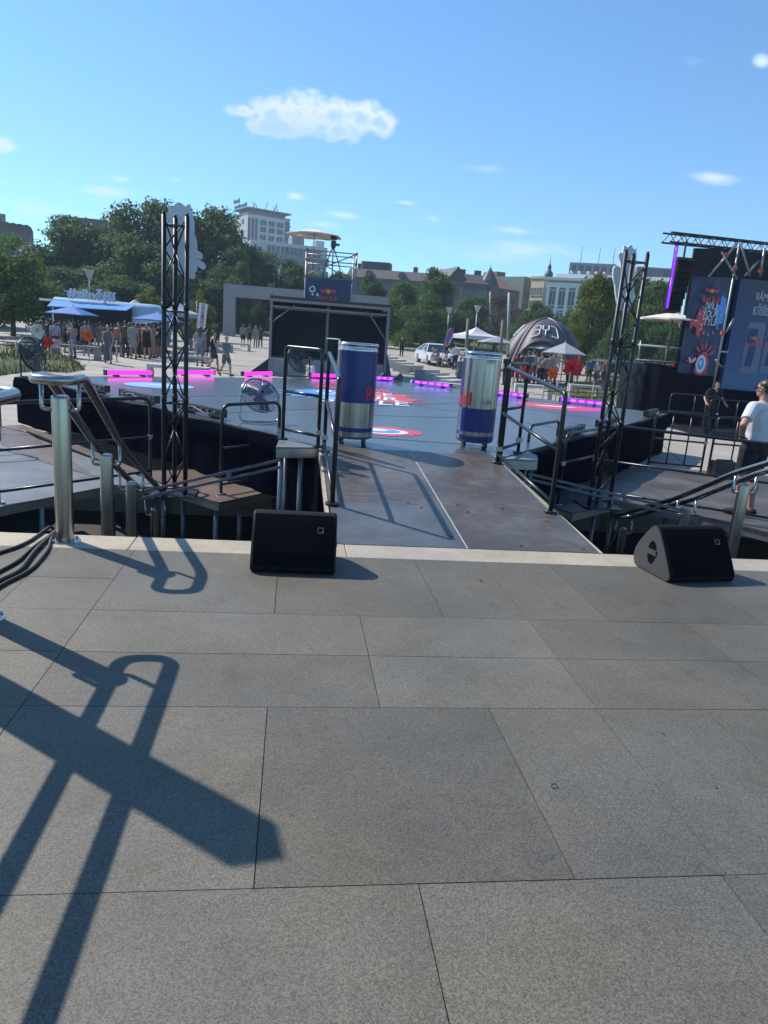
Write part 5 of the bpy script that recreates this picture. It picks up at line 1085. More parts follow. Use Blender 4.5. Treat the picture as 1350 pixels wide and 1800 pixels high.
# ------------------------------------------------------------------ vehicles, lamps, masts
M_GLASS = mat('dark_car_glass', (.02, .03, .04), .08, spec=.8)
M_LAMPG = mat('headlamp_glass', (.55, .57, .6), .15, spec=.8)
M_TAIL = mat('tail_lamp', (.35, .01, .01), .25)
def car(label, x, y, rz, paint, L=4.75, W=1.86, H=1.46, suv=False, z=None):
    t = thing('parked_car', label, 'car', (x, y, tz(x, y) if z is None else z), rz); hh = H
    if suv: low = [(-.5, .30), (-.495, .62), (-.47, .95), (-.30, 1.0), (.16, 1.0), (.30, .98), (.47, .82), (.5, .6), (.5, .3)]; top = [(-.47, .97), (-.42, 1.48), (-.36, 1.60), (.05, 1.62), (.12, 1.55), (.26, 1.0)]
    else: low = [(-.5, .30), (-.5, .6), (-.485, .9), (-.36, .95), (.14, .93), (.30, .86), (.46, .70), (.495, .58), (.5, .3)]; top = [(-.44, .93), (-.30, 1.26), (-.16, 1.42), (.0, 1.46), (.08, 1.40), (.25, .90)]
    arches = []
    for cx in (.31, -.31): arches += [(cx*L+.38*math.cos(R(a)), .30+.36*math.sin(R(a))) for a in range(0, 181, 20)]
    poly = [(a*L, b) for a, b in low]+[(-.31*L-.38+.0, .30)][:0]
    bot = [(.31*L+.38*math.cos(R(a)), .30+.36*math.sin(R(a))) for a in range(0, 181, 20)]+[(-.31*L+.38*math.cos(R(a)), .30+.36*math.sin(R(a))) for a in range(0, 181, 20)]
    mb = MB(); mb.prism(poly+bot, (0, W/2, 0), (1, 0, 0), (0, 0, 1), W); mb.build('body', paint, t, False, bevel=.05)
    vs = []; k = len(top)
    for s in (-1, 1):
        for a, b in top: vs.append((a*L, s*(W/2-.04-.30*((b-.93)/.5)), b))
    mb = MB(); mb.add(vs, [tuple(range(k-1, -1, -1)), tuple(range(k, 2*k))]+[(i, (i+1) % k, k+(i+1) % k, k+i) for i in range(k)]); mb.build('windows', M_GLASS, t, False)
    mb = MB(); r0, r1 = top[2], top[4]; hw = W/2-.33
    mb.prism([(top[1][0]*L+.08, top[1][1]+.03), (r0[0]*L, r0[1]+.015), (top[3][0]*L, top[3][1]+.02), (r1[0]*L+.05, r1[1]+.012), (r1[0]*L, r1[1]-.03), (r0[0]*L, r0[1]-.03)], (0, hw, 0), (1, 0, 0), (0, 0, 1), 2*hw); mb.build('roof', paint, t, False, bevel=.012)
    for s in (-1, 1):
        for (a0, b0), (a1, b1) in (((.25, .92), (.07, top[4][1])), ((-.02, .94), (-.03, top[3][1]-.02)), ((-.44, .95), (top[2][0], top[2][1]-.01))):
            mb = MB(); mb.beam((a0*L, s*(W/2-.03-.30*((b0-.93)/.5)), b0), (a1*L, s*(W/2-.03-.30*((b1-.93)/.5)), b1), .07, .05); mb.build('pillar', paint, t, False)
        for cx in (.31, -.31):
            mb = MB(); mb.tube([(cx*L, s*(W/2-.21), .33), (cx*L, s*(W/2-.01), .33)], .33, 20); w = mb.build('wheel', M_RUBBER, t, False)
            mb = MB(); mb.tube([(cx*L, s*(W/2-.02), .33), (cx*L, s*(W/2+.002), .33)], .22, 16)
            mb.build('rim', M_ALU, w, False)
        mb = MB(); mb.rbox((.462*L, s*(W/2-.26), .70), (.22, .42, .10), .03); mb.build('headlight', M_LAMPG, t, False)
        mb = MB(); mb.box((-.492*L, s*(W/2-.28), .78), (.08, .4, .12)); mb.build('tail_light', M_TAIL, t, False)
        mb = MB(); mb.rbox((.17*L, s*(W/2+.07), .98), (.14, .18, .11), .03); mb.build('mirror', paint, t, False)
    mb = MB(); mb.rbox((.497*L, 0, .43), (.05, W*.62, .18), .02); mb.build('grille', M_BLACKM, t, False)
    mb = MB(); mb.box((.501*L, 0, .58), (.03, .5, .11)); mb.build('number_plate', M_WHITE, t, False)
    return t
M_CARW = mat('white_car_paint', (.60, .64, .68), .3, spec=.6, coat=.4); M_CARD = mat('dark_car_paint', (.05, .06, .08), .3, coat=.4); M_CARG = mat('silver_car_paint', (.35, .37, .40), .3, .4)
pc = at(764, 625, 52); car('white saloon car parked on the square beside the blue feather flag', pc.x, 52, R(-86), M_CARW)
SZ = 2.6
for px, Y, rz, m, suv, lab in ((424, 110, 180, M_CARW, True, 'white estate car on the far street seen through the portal frame'), (398, 113, 180, M_CARD, False, 'dark car on the far street at the left leg of the portal frame'), (468, 116, 0, M_CARG, False, 'silver car on the far street between the portal and the booth'), (372, 112, 180, M_CARG, True, 'silver car on the far street left of the portal frame')):
    p = at(px, 555, Y); car(lab, p.x, Y, R(rz), m, suv=suv, z=SZ)
def scooter():
    p = at(452, 556, 108); t = thing('motor_scooter', 'dark parked motor scooter on the far street right of the white estate car', 'scooter', (p.x, 108, SZ), R(200))
    for x in (-.62, .62): mb = MB(); mb.tube([(x, -.07, .28), (x, .07, .28)], .28, 16); mb.build('wheel', M_RUBBER, t, False)
    mb = MB(); mb.prism([(-.75, .55), (-.55, .85), (.0, .82), (.12, .45), (.35, .42), (.48, 1.05), (.60, 1.05), (.62, .5), (.4, .25), (-.3, .25)], (0, .17, 0), (1, 0, 0), (0, 0, 1), .34); mb.build('body', M_CARD, t, False, bevel=.03)
    mb = MB(); mb.rbox((-.3, 0, .88), (.7, .28, .1), .05); mb.build('seat', M_RUBBER, t, False); mb = MB(); mb.tube([(.52, -.35, 1.15), (.55, 0, 1.08), (.52, .35, 1.15)], .02, 6); mb.build('handlebar', M_BLACKM, t, False); mb = MB(); mb.prism([(.55, 1.05), (.45, 1.5), (.49, 1.5), (.6, 1.06)], (0, .2, 0), (1, 0, 0), (0, 0, 1), .4); mb.build('windscreen', M_GLASS, t, False)
scooter()
M_POLE = mat('grey_lamp_pole', (.28, .29, .30), .5, .4)
def lamp(label, px, py, Y, arms=(1,), r=.07):
    p = at(px, py, Y); g = tz(p.x, Y); t = thing('street_lamp', label, 'lamp', (p.x, Y, g), group='street lamps behind the square')
    mb = MB(); mb.tube([(p.x, Y, g), (p.x, Y, p.z)], [r, r*.6], 8); mb.build('pole', M_POLE, t)
    for s in arms:
        mb = MB(); mb.tube(rounded([(p.x, Y, p.z-.05), (p.x+s*.3, Y, p.z+.25), (p.x+s*1.4, Y, p.z+.35)], .3), .04, 6); mb.build('arm', M_POLE, t)
        mb = MB(); mb.rbox((p.x+s*1.7, Y, p.z+.36), (.9, .3, .14), .06); mb.build('lamp_head', mat('pale_lamp_head', (.5, .5, .5), .4), t)
lamp('tall street lamp with an arm behind the portal frame, left of the booth', 428, 445, 100, (1,)); lamp('short street lamp seen inside the portal frame', 457, 474, 103, (1,)); lamp('street lamp with two arms left of the camera tower', 491, 470, 98, (-1,)); lamp('street lamp in front of the long brown building', 694, 505, 100, (1,))
def cone_lamp(label, px, py, Y, d=1.0):
    p = at(px, py, Y); g = tz(p.x, Y); t = thing('park_lamp', label, 'lamp', (p.x, Y, g), group='funnel shaped park lamps')
    mb = MB(); mb.tube([(p.x, Y, g), (p.x, Y, p.z-.9*d)], .05, 7); mb.build('pole', M_POLE, t)
    mb = MB(); mb.lathe([(.02, -.9*d), (.10*d, -.8*d), (.42*d, 0), (.44*d, .04), (0, .06)], 14, c=p); mb.build('lamp_shade', mat('milky_lamp_glass', (.42, .45, .46), .4), t)
cone_lamp('funnel shaped park lamp above the drinks trailer', 157, 475, 62, .9); cone_lamp('funnel shaped park lamp above the pale gazebo', 840, 538, 66, .75); cone_lamp('funnel shaped park lamp at the left of the pale gazebo', 790, 541, 72, .75); cone_lamp('small funnel shaped lamp left of the right truss tower', 1023, 530, 80, .7)
def mast(label, px, py, pyb, Y, r, m=M_POLE, lean=0):
    p = at(px, py, Y); q = at(px+lean, pyb, Y); g = tz(p.x, Y); t = tag(MB().tube([(q.x, Y, g), (p.x, Y, p.z)], [r, r*.75], 8).build('mast', m, loc=(q.x, Y, g)), label, 'mast')
M_TIMB = mat('grey_weathered_timber', (.20, .185, .17), .8, var=.25, scale=4)
mast('weathered timber mast directly left of the pale gazebo', 823, 560, 640, 49, .13, M_TIMB, -5); mast('weathered timber mast in front of the dark grey parasol', 884, 563, 640, 45, .12, M_TIMB, -5)
mast('tall pale mast between the trees above the dark grey parasol', 895, 514, 600, 78, .17, mat('pale_mast', (.42, .42, .42), .5)); mast('thin grey mast before the brown building', 862, 513, 600, 90, .12)
# ------------------------------------------------------------------ buildings
M_WIN = mat('dark_window_glass', (.045, .055, .075), .2, spec=.6)
def win_mesh(w, h, frame):
    mb = MB(); mb.box((0, -.03, 0), (w, .10, h)); return mb
def building(name, label, pxl, pxr, pyt, Yl, Yr, depth, wall, rows=(), cols=(), ww=1.1, wh=1.7, zb=1.5, cat='building', roof=None, trim=None, wm=M_WIN, pytr=None):
    A, B = at(pxl, pyt, Yl), at(pxr, pytr if pytr else pyt+.076*(pxr-pxl), Yr); zt = A.z; e = Vector((B.x-A.x, B.y-A.y, 0)); L_ = e.length; e.normalize(); n = Vector((e.y, -e.x, 0)); 
    t = thing(name, label, cat, ((A.x+B.x)/2, (A.y+B.y)/2, zb), math.atan2(e.y, e.x))
    mb = MB(); mb.box((0, depth/2, (zt-zb)/2), (L_, depth, zt-zb)); mb.build('wall', wall, t, False)
    proto = None
    for r in rows:
        for c in cols:
            loc = (-L_/2+L_*c, 0, r*(zt-zb))
            if proto is None:
                mb = MB(); mb.box((0, -.02, 0), (ww, .12, wh)); proto = mb.build('window', wm, t, False); proto.location = loc
                mb = MB()
                for s in (-1, 1): mb.box((s*(ww/2+.06), -.06, 0), (.12, .2, wh+.24)); 
                mb.box((0, -.06, wh/2+.06), (ww, .2, .12)); mb.box((0, -.08, -wh/2-.06), (ww, .26, .12)); mb.box((0, -.085, 0), (.07, .04, wh)); fr = mb.build('window_frame', trim or wall, proto, False)
            else: copy_tree(proto, loc, parent=t)
    if trim:
        for z, h in ((zt-zb-.25, .5), ((zt-zb)*.52, .3)):
            mb = MB(); mb.box((0, -.15, z), (L_+.4, .3, h)); mb.build('cornice', trim, t, False)
    if roof:
        kind, h, m = roof; ov = .4
        if kind == 'gable': prof = [(-ov, 0), (depth/2, h), (depth+ov, 0)]
        elif kind == 'mansard': prof = [(-ov, 0), (depth*.22, h*.85), (depth*.5, h), (depth*.78, h*.85), (depth+ov, 0)]
        else: prof = [(-ov, 0), (-ov, h), (depth+ov, h), (depth+ov, 0)]
        mb = MB(); mb.prism(prof, (-L_/2-.3, 0, zt-zb), (0, 1, 0), (0, 0, 1), L_+.6); t['_roof'] = 1; del t['_roof']; mb.build('roof', m, t, False)
    t2 = t; return t, L_, zt-zb
def grid(n, a=.06, b=.94): return [a+(b-a)*i/(n-1) for i in range(n)] if n > 1 else [.5]
M_HOT = mat('pale_hotel_plaster', (.50, .515, .53), .8, var=.06, scale=.3); M_HOT2 = mat('grey_concrete_band', (.20, .21, .22), .8)
M_BRN = mat('brown_stone_wall', (.115, .092, .082), .85, var=.12, scale=.5); M_BRR = mat('brown_tile_roof', (.085, .068, .064), .8, var=.15, scale=1.2); M_BRR2 = mat('dark_slate_roof', (.035, .045, .055), .6, var=.15, scale=1)
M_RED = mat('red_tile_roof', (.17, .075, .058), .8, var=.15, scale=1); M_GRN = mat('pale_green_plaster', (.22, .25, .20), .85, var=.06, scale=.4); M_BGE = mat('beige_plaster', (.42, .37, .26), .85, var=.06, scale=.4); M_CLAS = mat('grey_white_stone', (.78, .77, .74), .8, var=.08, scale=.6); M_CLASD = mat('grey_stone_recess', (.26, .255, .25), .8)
# hotel tower
h, L_, H_ = building('hotel_tower', 'white hotel tower with roof lettering rising over the trees', 436, 510, 375, 300, 308, 14, M_HOT, [.62, .70, .78, .86, .93], [.36, .56, .76], 2.6, 1.9, 8)
for k in range(3):
    mb = MB(); mb.box((-L_*(.47-.085*k), -.05, H_*.78), (.9, .3, H_*.36)); mb.build('window_strip', M_WIN, h, False)
mb = MB(); mb.box((L_*.44, -.1, H_*.78), (L_*.10, .4, H_*.40)); mb.build('balcony_recess', M_WIN, h, False)
for k in range(5): mb = MB(); mb.box((L_*.44, -.5, H_*(.61+.08*k)), (L_*.11, .9, .7)); mb.build('balcony', M_HOT2, h, False)
for z, g_, m in ((H_+.2, .4, M_HOT2), (H_+1.2, -3.0, M_HOT2), (H_+2.2, .8, M_HOT2)):
    mb = MB(); mb.box((0, 7, z), (L_+g_, 14+g_, 2.2 if g_ < 0 else .5)); mb.build('roof', m, h, False)
for x, y, z in ((-L_/2-.03, 4, .93), (-L_/2-.03, 4, .80)): mb = MB(); mb.box((x, 5, H_*z), (.2, 2.2, 1.8)); mb.build('window', M_WIN, h, False)
mb = MB(); put_text(mb, 'hotel', (-L_/2-.5, 10.5, H_+5.4), (0, -1, 0), (0, 0, 1), width=5.6, height=1.7, bold=.03, thick=.4); put_text(mb, 'continental', (-L_/2-.5, 6.5, H_+3.4), (0, -1, 0), (0, 0, 1), width=12, height=1.5, bold=.03, thick=.4); mb.build('lettering', M_CARRY, h, False)
rnd = random.Random(4)
for k in range(9): x = rnd.uniform(-L_/2+2, L_/2-2); mb = MB(); mb.tube([(x, rnd.uniform(3, 11), H_+2.8), (x, 6, H_+rnd.uniform(4.5, 6.8))], .14, 4); mb.build('antenna', M_CARRY, h, False)
mb = MB(); mb.prism([(-L_/2, 14), (-L_/2, 0)][:1]+[(0, 0)][:0]+[(-L_/2-16, 16), (-L_/2-.0, 13.8), (-L_/2, .0), (-L_/2-1, .4)][:0]+[(-L_/2, .5), (-L_/2-10, 17), (-L_/2, 13)][:0] if False else [(-L_/2+.01, .02), (-L_/2+.01, 13.98), (-L_/2-.01, 13.98), (-L_/2-.01, .02)], (0, 0, 0), (1, 0, 0), (0, 1, 0), H_); mb.build('end_wall', M_HOT, h, False)
h, L_, H_ = building('hotel_wing', 'lower white terraced wing in front of the hotel tower', 440, 576, 421, 255, 259, 22, M_HOT, [.72, .90], [.27, .32, .45, .5, .62, .68, .80, .86], 3.0, 2.4, 6)
for z in (.62, .80): mb = MB(); mb.box((0, -.8, H_*z), (L_+.8, 1.6, 2.0)); mb.build('balcony_band', M_HOT2, h, False)
mb = MB(); mb.box((L_*.13, 8, H_+1.6), (L_*.16, 9, 3.2)); mb.build('roof_house', M_HOT2, h, False); mb = MB(); mb.box((L_*.42, 8, H_+1.2), (L_*.12, 9, 2.4)); mb.build('roof_house', M_HOT, h, False)
# brown range
h, L_, H_ = building('brown_range', 'long brown stone building with tiled roof behind the camera tower', 612, 792, 486, 151, 146, 16, M_BRN, [.52, .8], grid(11), 1.5, 2.4, 2, roof=('mansard', 2.3, M_BRR))
for c in (-.3, .02, .33): mb = MB(); mb.tube([(L_*c, 1.8, H_+1.1), (L_*c, -.1, H_+.85)], .65, 14); d_ = mb.build('dormer', M_BRR, h, False); mb = MB(); mb.tube([(L_*c, -.1, H_+.95), (L_*c, -.16, H_+.95)], .55, 12); mb.build('window', M_WIN, d_, False)
mb = MB(); mb.rbox((-L_*.28, 8, H_+2.6), (L_*.30, 5, 2.2), 1.0); mb.build('roof_dome', M_BRR2, h, False)
for c in (-.45, -.38, -.18, .12, .45): mb = MB(); mb.box((L_*c, 8, H_+2.5), (.9, 1.0, 1.7)); mb.build('chimney', M_BRN, h, False)
h, L_, H_ = building('brown_gable', 'brown gabled corner block with steep dark roof left of the spired turret', 788, 818, 490, 144, 144.5, 14, M_BRN, [.45, .62, .8], [.25, .5, .75], 1.2, 2.2, 2)
mb = MB(); mb.prism([(-L_/2-.3, H_), (0, H_+2.5), (L_/2+.3, H_)], (0, 14, 0), (1, 0, 0), (0, 0, 1), 14.4); mb.build('roof', M_BRR2, h, False)
h, L_, H_ = building('brown_wing', 'brown wing with plain tiled roof between the gable and the turret', 816, 856, 497, 147, 147, 13, M_BRN, [.5, .78], grid(4, .12, .88), 1.6, 2.6, 2, roof=('mansard', 2.3, M_BRR))
for c in (-.4, .3): mb = MB(); mb.box((L_*c, 5, H_+2.5), (1.3, 1, 1.0)); mb.build('chimney', M_BRR2, h, False)
p = at(866, 500, 146); t = thing('turret', 'corner turret with pointed slate spire on the brown building', 'building', (p.x, 149, 2)); H_ = p.z-2
mb = MB(); mb.lathe([(2.2, 0), (2.2, H_)], 8); mb.build('wall', M_BRN, t, False)
mb = MB(); mb.lathe([(2.1, H_), (1.75, H_+.9), (1.0, H_+2.1), (.35, H_+3.1), (.07, H_+3.5), (.0, H_+4.5)], 8, smooth=False); mb.build('spire', M_BRR2, t, False)
for a in (-120, -90, -60):
    for z in (.55, .8): mb = MB(); mb.box((2.08*math.cos(R(a)), 2.08*math.sin(R(a)), H_*z), (.9, .25, 2.0), R(a+90)); mb.build('window', M_WIN, t, False)
building('red_roof_house', 'low house with a red tiled roof right of the spired turret', 878, 914, 507, 152, 156, 12, M_BRN, [.5, .8], grid(4, .15, .85), 1.2, 2.0, 2, roof=('gable', 2.8, M_RED))
building('pale_green_house', 'pale green plain gabled house behind the red roof', 873, 924, 489, 185, 188, 14, M_GRN, [.85], [.86], 1.2, 1.8, 2); h, L_, H_ = building('roof_house', 'small brown penthouse on the roofline behind the spired turret', 874, 889, 477, 190, 191, 6, M_BRN, [.9], [.5], 1.0, 1.0, 2)
building('grey_gable_house', 'grey narrow house between the pale green and beige houses', 922, 936, 486, 170, 172, 12, M_GRN, [.35, .55, .75, .88], [.3, .7], 1.0, 1.8, 2, trim=M_GRN)
building('beige_house', 'beige four storey house with a row of windows left of the white palace', 935, 958, 486, 168, 164, 12, M_BGE, [.4, .6, .78], [.16, .4, .63, .86], .95, 1.7, 2, trim=M_BGE); building('slate_house', 'dark narrow house beside the white palace', 957, 967, 493, 172, 173, 12, M_BRR2, [.5, .7, .85], [.35, .75], .8, 1.5, 2)
# white palace
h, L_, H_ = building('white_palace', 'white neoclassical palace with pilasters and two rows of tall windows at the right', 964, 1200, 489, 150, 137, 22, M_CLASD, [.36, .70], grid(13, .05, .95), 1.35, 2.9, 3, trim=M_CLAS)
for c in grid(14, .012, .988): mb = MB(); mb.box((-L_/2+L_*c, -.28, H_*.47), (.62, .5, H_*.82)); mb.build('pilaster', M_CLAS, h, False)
mb = MB(); mb.box((0, -.5, H_-.1), (L_+1.2, 1.4, .5)); mb.build('cornice', M_CLAS, h, False); mb = MB(); mb.box((0, -.2, H_*.90), (L_+.6, .5, 1.0)); mb.build('cornice', M_CLAS, h, False)
mb = MB(); mb.prism([(.6, 0), (4.2, 1.1), (20, 1.1), (20, 0)], (-L_/2+1, 0, H_+.3), (0, 1, 0), (0, 0, 1), L_-2); mb.build('roof', mat('pale_metal_roof', (.38, .40, .40), .5, .2), h, False)
for c in (.17, .23, .30, .36, .42): mb = MB(); mb.box((-L_/2+L_*c, .4, H_+.7), (.5, .5, 1.1)); mb.ball((-L_/2+L_*c, .4, H_+1.4), .3); mb.build('baluster', M_CLAS, h, False)
h2, L2, H2 = building('grey_penthouse', 'grey flat roofed modern penthouse above the white palace', 1002, 1083, 461, 158, 154, 12, mat('grey_plaster', (.27, .27, .29), .8), [.935], grid(6, .1, .92), .85, 1.2, 3)
for c in (-.3, .1, .42): mb = MB(); mb.tube([(L2*c, 5, H2), (L2*c, 5, H2+4)], .08, 4); mb.build('antenna', M_CARRY, h2, False)
building('glass_attic_block', 'long glazed attic block at the right behind the right truss tower', 1120, 1200, 468, 160, 158, 12, M_CLASD, [.94], grid(16, .03, .97), .5, 1.5, 3)
p = at(980, 480, 170); t = thing('church_spire', 'small dark onion spire left of the white palace', 'building', (p.x, 176, 2)); mb = MB(); mb.lathe([(1.0, 0), (1.0, p.z-2)], 8); mb.build('tower', M_BRR2, t, False); mb = MB(); z = p.z-2; mb.lathe([(1.2, z), (.85, z+.7), (.4, z+1.1), (.4, z+1.6), (.55, z+1.7), (.2, z+2.4), (.07, z+2.9), (.03, z+4.6)], 8); mb.build('spire', M_BRR2, t, False)
h, L_, H_ = building('terrace_houses', 'brown terrace of houses at the far left above the trees', -60, 58, 389, 170, 178, 14, M_BRN, [.86], grid(14), 1.1, 2.4, 2)
for k in range(7): mb = MB(); mb.tube([(-L_/2+L_*(.3+.1*k), .3, H_-.1), (-L_/2+L_*(.3+.1*k), .1, H_-.1)], 1.3, 10); mb.build('gable', M_BRN, h, False)
mb = MB(); mb.box((L_*.0, 6, H_+1.5), (L_*.3, 6, 3)); mb.build('roof_house', M_GRN, h, False)
building('dark_block', 'dark flat roofed block between the treetops at the left', 125, 195, 381, 190, 190, 12, mat('dark_grey_cladding', (.07, .08, .09), .7), [], [], zb=2); building('white_block', 'white rendered block beside the dark flat roofed block', 193, 216, 379, 186, 187, 10, M_HOT, [.9, .8], [.3, .7], 1.2, 1.5, zb=2)
# ------------------------------------------------------------------ trees and hedges
def leaf_mat(name, c, tr):
    m = bpy.data.materials.new(name); m.use_nodes = True; MATS[name] = m; N, L = m.node_tree.nodes, m.node_tree.links; p = N['Principled BSDF']; out = N['Material Output']
    g = N.new('ShaderNodeNewGeometry'); oi = N.new('ShaderNodeObjectInfo'); mr = N.new('ShaderNodeMapRange'); L.new(g.outputs['Random Per Island'], mr.inputs[0]); mr.inputs[3].default_value = .55; mr.inputs[4].default_value = 1.5
    vm = N.new('ShaderNodeVectorMath'); vm.operation = 'SCALE'; vm.inputs[0].default_value = c; L.new(mr.outputs[0], vm.inputs['Scale']); L.new(vm.outputs[0], p.inputs['Base Color']); p.inputs['Roughness'].default_value = .55; p.inputs['Specular IOR Level'].default_value = .25
    t = N.new('ShaderNodeBsdfTranslucent'); v2 = N.new('ShaderNodeVectorMath'); v2.operation = 'MULTIPLY'; L.new(vm.outputs[0], v2.inputs[0]); v2.inputs[1].default_value = tr; L.new(v2.outputs[0], t.inputs[0])
    mx = N.new('ShaderNodeMixShader'); mx.inputs[0].default_value = .5; L.new(p.outputs[0], mx.inputs[1]); L.new(t.outputs[0], mx.inputs[2]); L.new(mx.outputs[0], out.inputs['Surface']); return m
LF_D = leaf_mat('dark_green_leaves', (.058, .100, .046), (1.3, 1.5, .6)); LF_M = leaf_mat('mid_green_leaves', (.072, .118, .044), (1.3, 1.5, .6)); LF_B = leaf_mat('bright_green_leaves', (.085, .115, .030), (1.6, 1.5, .5)); LF_Y = leaf_mat('yellow_green_leaves', (.11, .125, .045), (1.4, 1.4, .5)); LF_R = leaf_mat('sparse_brown_leaves', (.075, .060, .045), (1.2, 1.1, .8))
M_BARK = mat('grey_brown_bark', (.075, .06, .045), .9, var=.3, scale=3)
def leaf(mb, p, n, s, rnd):
    t = n.orthogonal().normalized(); t = Matrix.Rotation(rnd.random()*6.28, 3, n) @ t; b = n.cross(t); k = 5; pts = []
    for i in range(k):
        a = 2*math.pi*i/k+rnd.uniform(-.35, .35); q = s*rnd.uniform(.45, 1.0); pts.append(p+t*(q*math.cos(a))+b*(q*.75*math.sin(a))+n*(s*.25*rnd.uniform(-1, 1)))
    mb.add(pts, [tuple(range(k))])
def crown_mesh(name, seed, nleaf, style):
    rnd = random.Random(seed); blobs = []
    nb = {'broad': 34, 'tall': 30, 'bush': 30, 'sparse': 24}[style]
    for i in range(nb):
        u = rnd.random(); a = rnd.random()*6.28
        if style == 'broad': z = .14+.74*u; rr = .40*math.sin(math.pi*min(1, .18+.80*u))**.7*rnd.uniform(.35, 1)
        elif style == 'tall': z = .16+.74*u; rr = .26*math.sin(math.pi*min(1, .2+.8*u))**.6*rnd.uniform(.2, 1)
        elif style == 'bush': z = .15+.62*u; rr = .48*math.sqrt(max(.05, 1-u*.9))*rnd.uniform(.2, 1)
        else: z = .25+.68*u; rr = .34*math.sin(math.pi*min(1, .15+.82*u))*rnd.uniform(.1, 1)
        blobs.append((Vector((rr*math.cos(a), rr*math.sin(a), z)), rnd.uniform(.085, .165)*(1.15 if style != 'sparse' else .8)))
    blobs.append((Vector((.02, 0, .88)), .11)); mb = MB(); tot = sum(b[1]**2 for b in blobs)
    for c, r in blobs:
        for k in range(int(nleaf*r*r/tot)):
            d = Vector((rnd.gauss(0, 1), rnd.gauss(0, 1), rnd.gauss(0, 1))).normalized(); q = rnd.random()**.33*rnd.uniform(.75, 1.12); 
            w = 1+.28*mnoise.noise(Vector((d.x*2, d.y*2, d.z*2+seed+c.x*9)))
            p = c+Vector((d.x, d.y, d.z*.85))*(r*q*w); n = (d+Vector((rnd.gauss(0, .6), rnd.gauss(0, .6), rnd.gauss(0, .6)+.3))).normalized(); leaf(mb, p, n, rnd.uniform(.011, .024)*(1 if style != 'sparse' else .75), rnd)
    return mb, blobs
PROTO = {}
def tree(label, px, py, wpx, Y, style, lm, seed=0, group='trees round the square', zoff=0):
    key = (style, seed % 3); p = at(px, py, Y); g = tz(p.x, Y)+zoff; H = p.z-g
    if key not in PROTO:
        mb, bl = crown_mesh('crown', seed % 3+{'broad': 0, 'tall': 10, 'bush': 20, 'sparse': 30}[style], {'broad': 17000, 'tall': 13000, 'bush': 12000, 'sparse': 3500}[style], style); crown = mb.mesh('crown')
        tb = MB(); tb.tube([(0, 0, -.02), (.006, .004, .2), (.0, .01, .45), (.01, 0, .75)], [.026, .018, .013, .004], 8)
        for c, r in bl[:14]:
            z0 = max(.12, c.z*.55); m_ = Vector((c.x*.35, c.y*.35, z0+(c.z-z0)*.45)); tb.tube([(0, .005, z0), m_, c], [.010, .006, .002], 5)
        xs = [v.x for v in mb.v]; PROTO[key] = (crown, tb.mesh('trunk'), (max(xs)-min(xs)))
    cm, tm, wn = PROTO[key]; W = wpx/F_PX*Y*.97; t = thing('tree', label, 'tree', (p.x, Y, g), seed*1.7, group)
    for nm, me, m in (('crown', cm, lm), ('trunk', tm, M_BARK)):
        o = bpy.data.objects.new(nm, me); col.objects.link(o); o.parent = t
        if not me.materials: me.materials.append(None)
        o.material_slots[0].link = 'OBJECT'; o.material_slots[0].material = m
    t.scale = (W/wn, W/wn, H/.985)
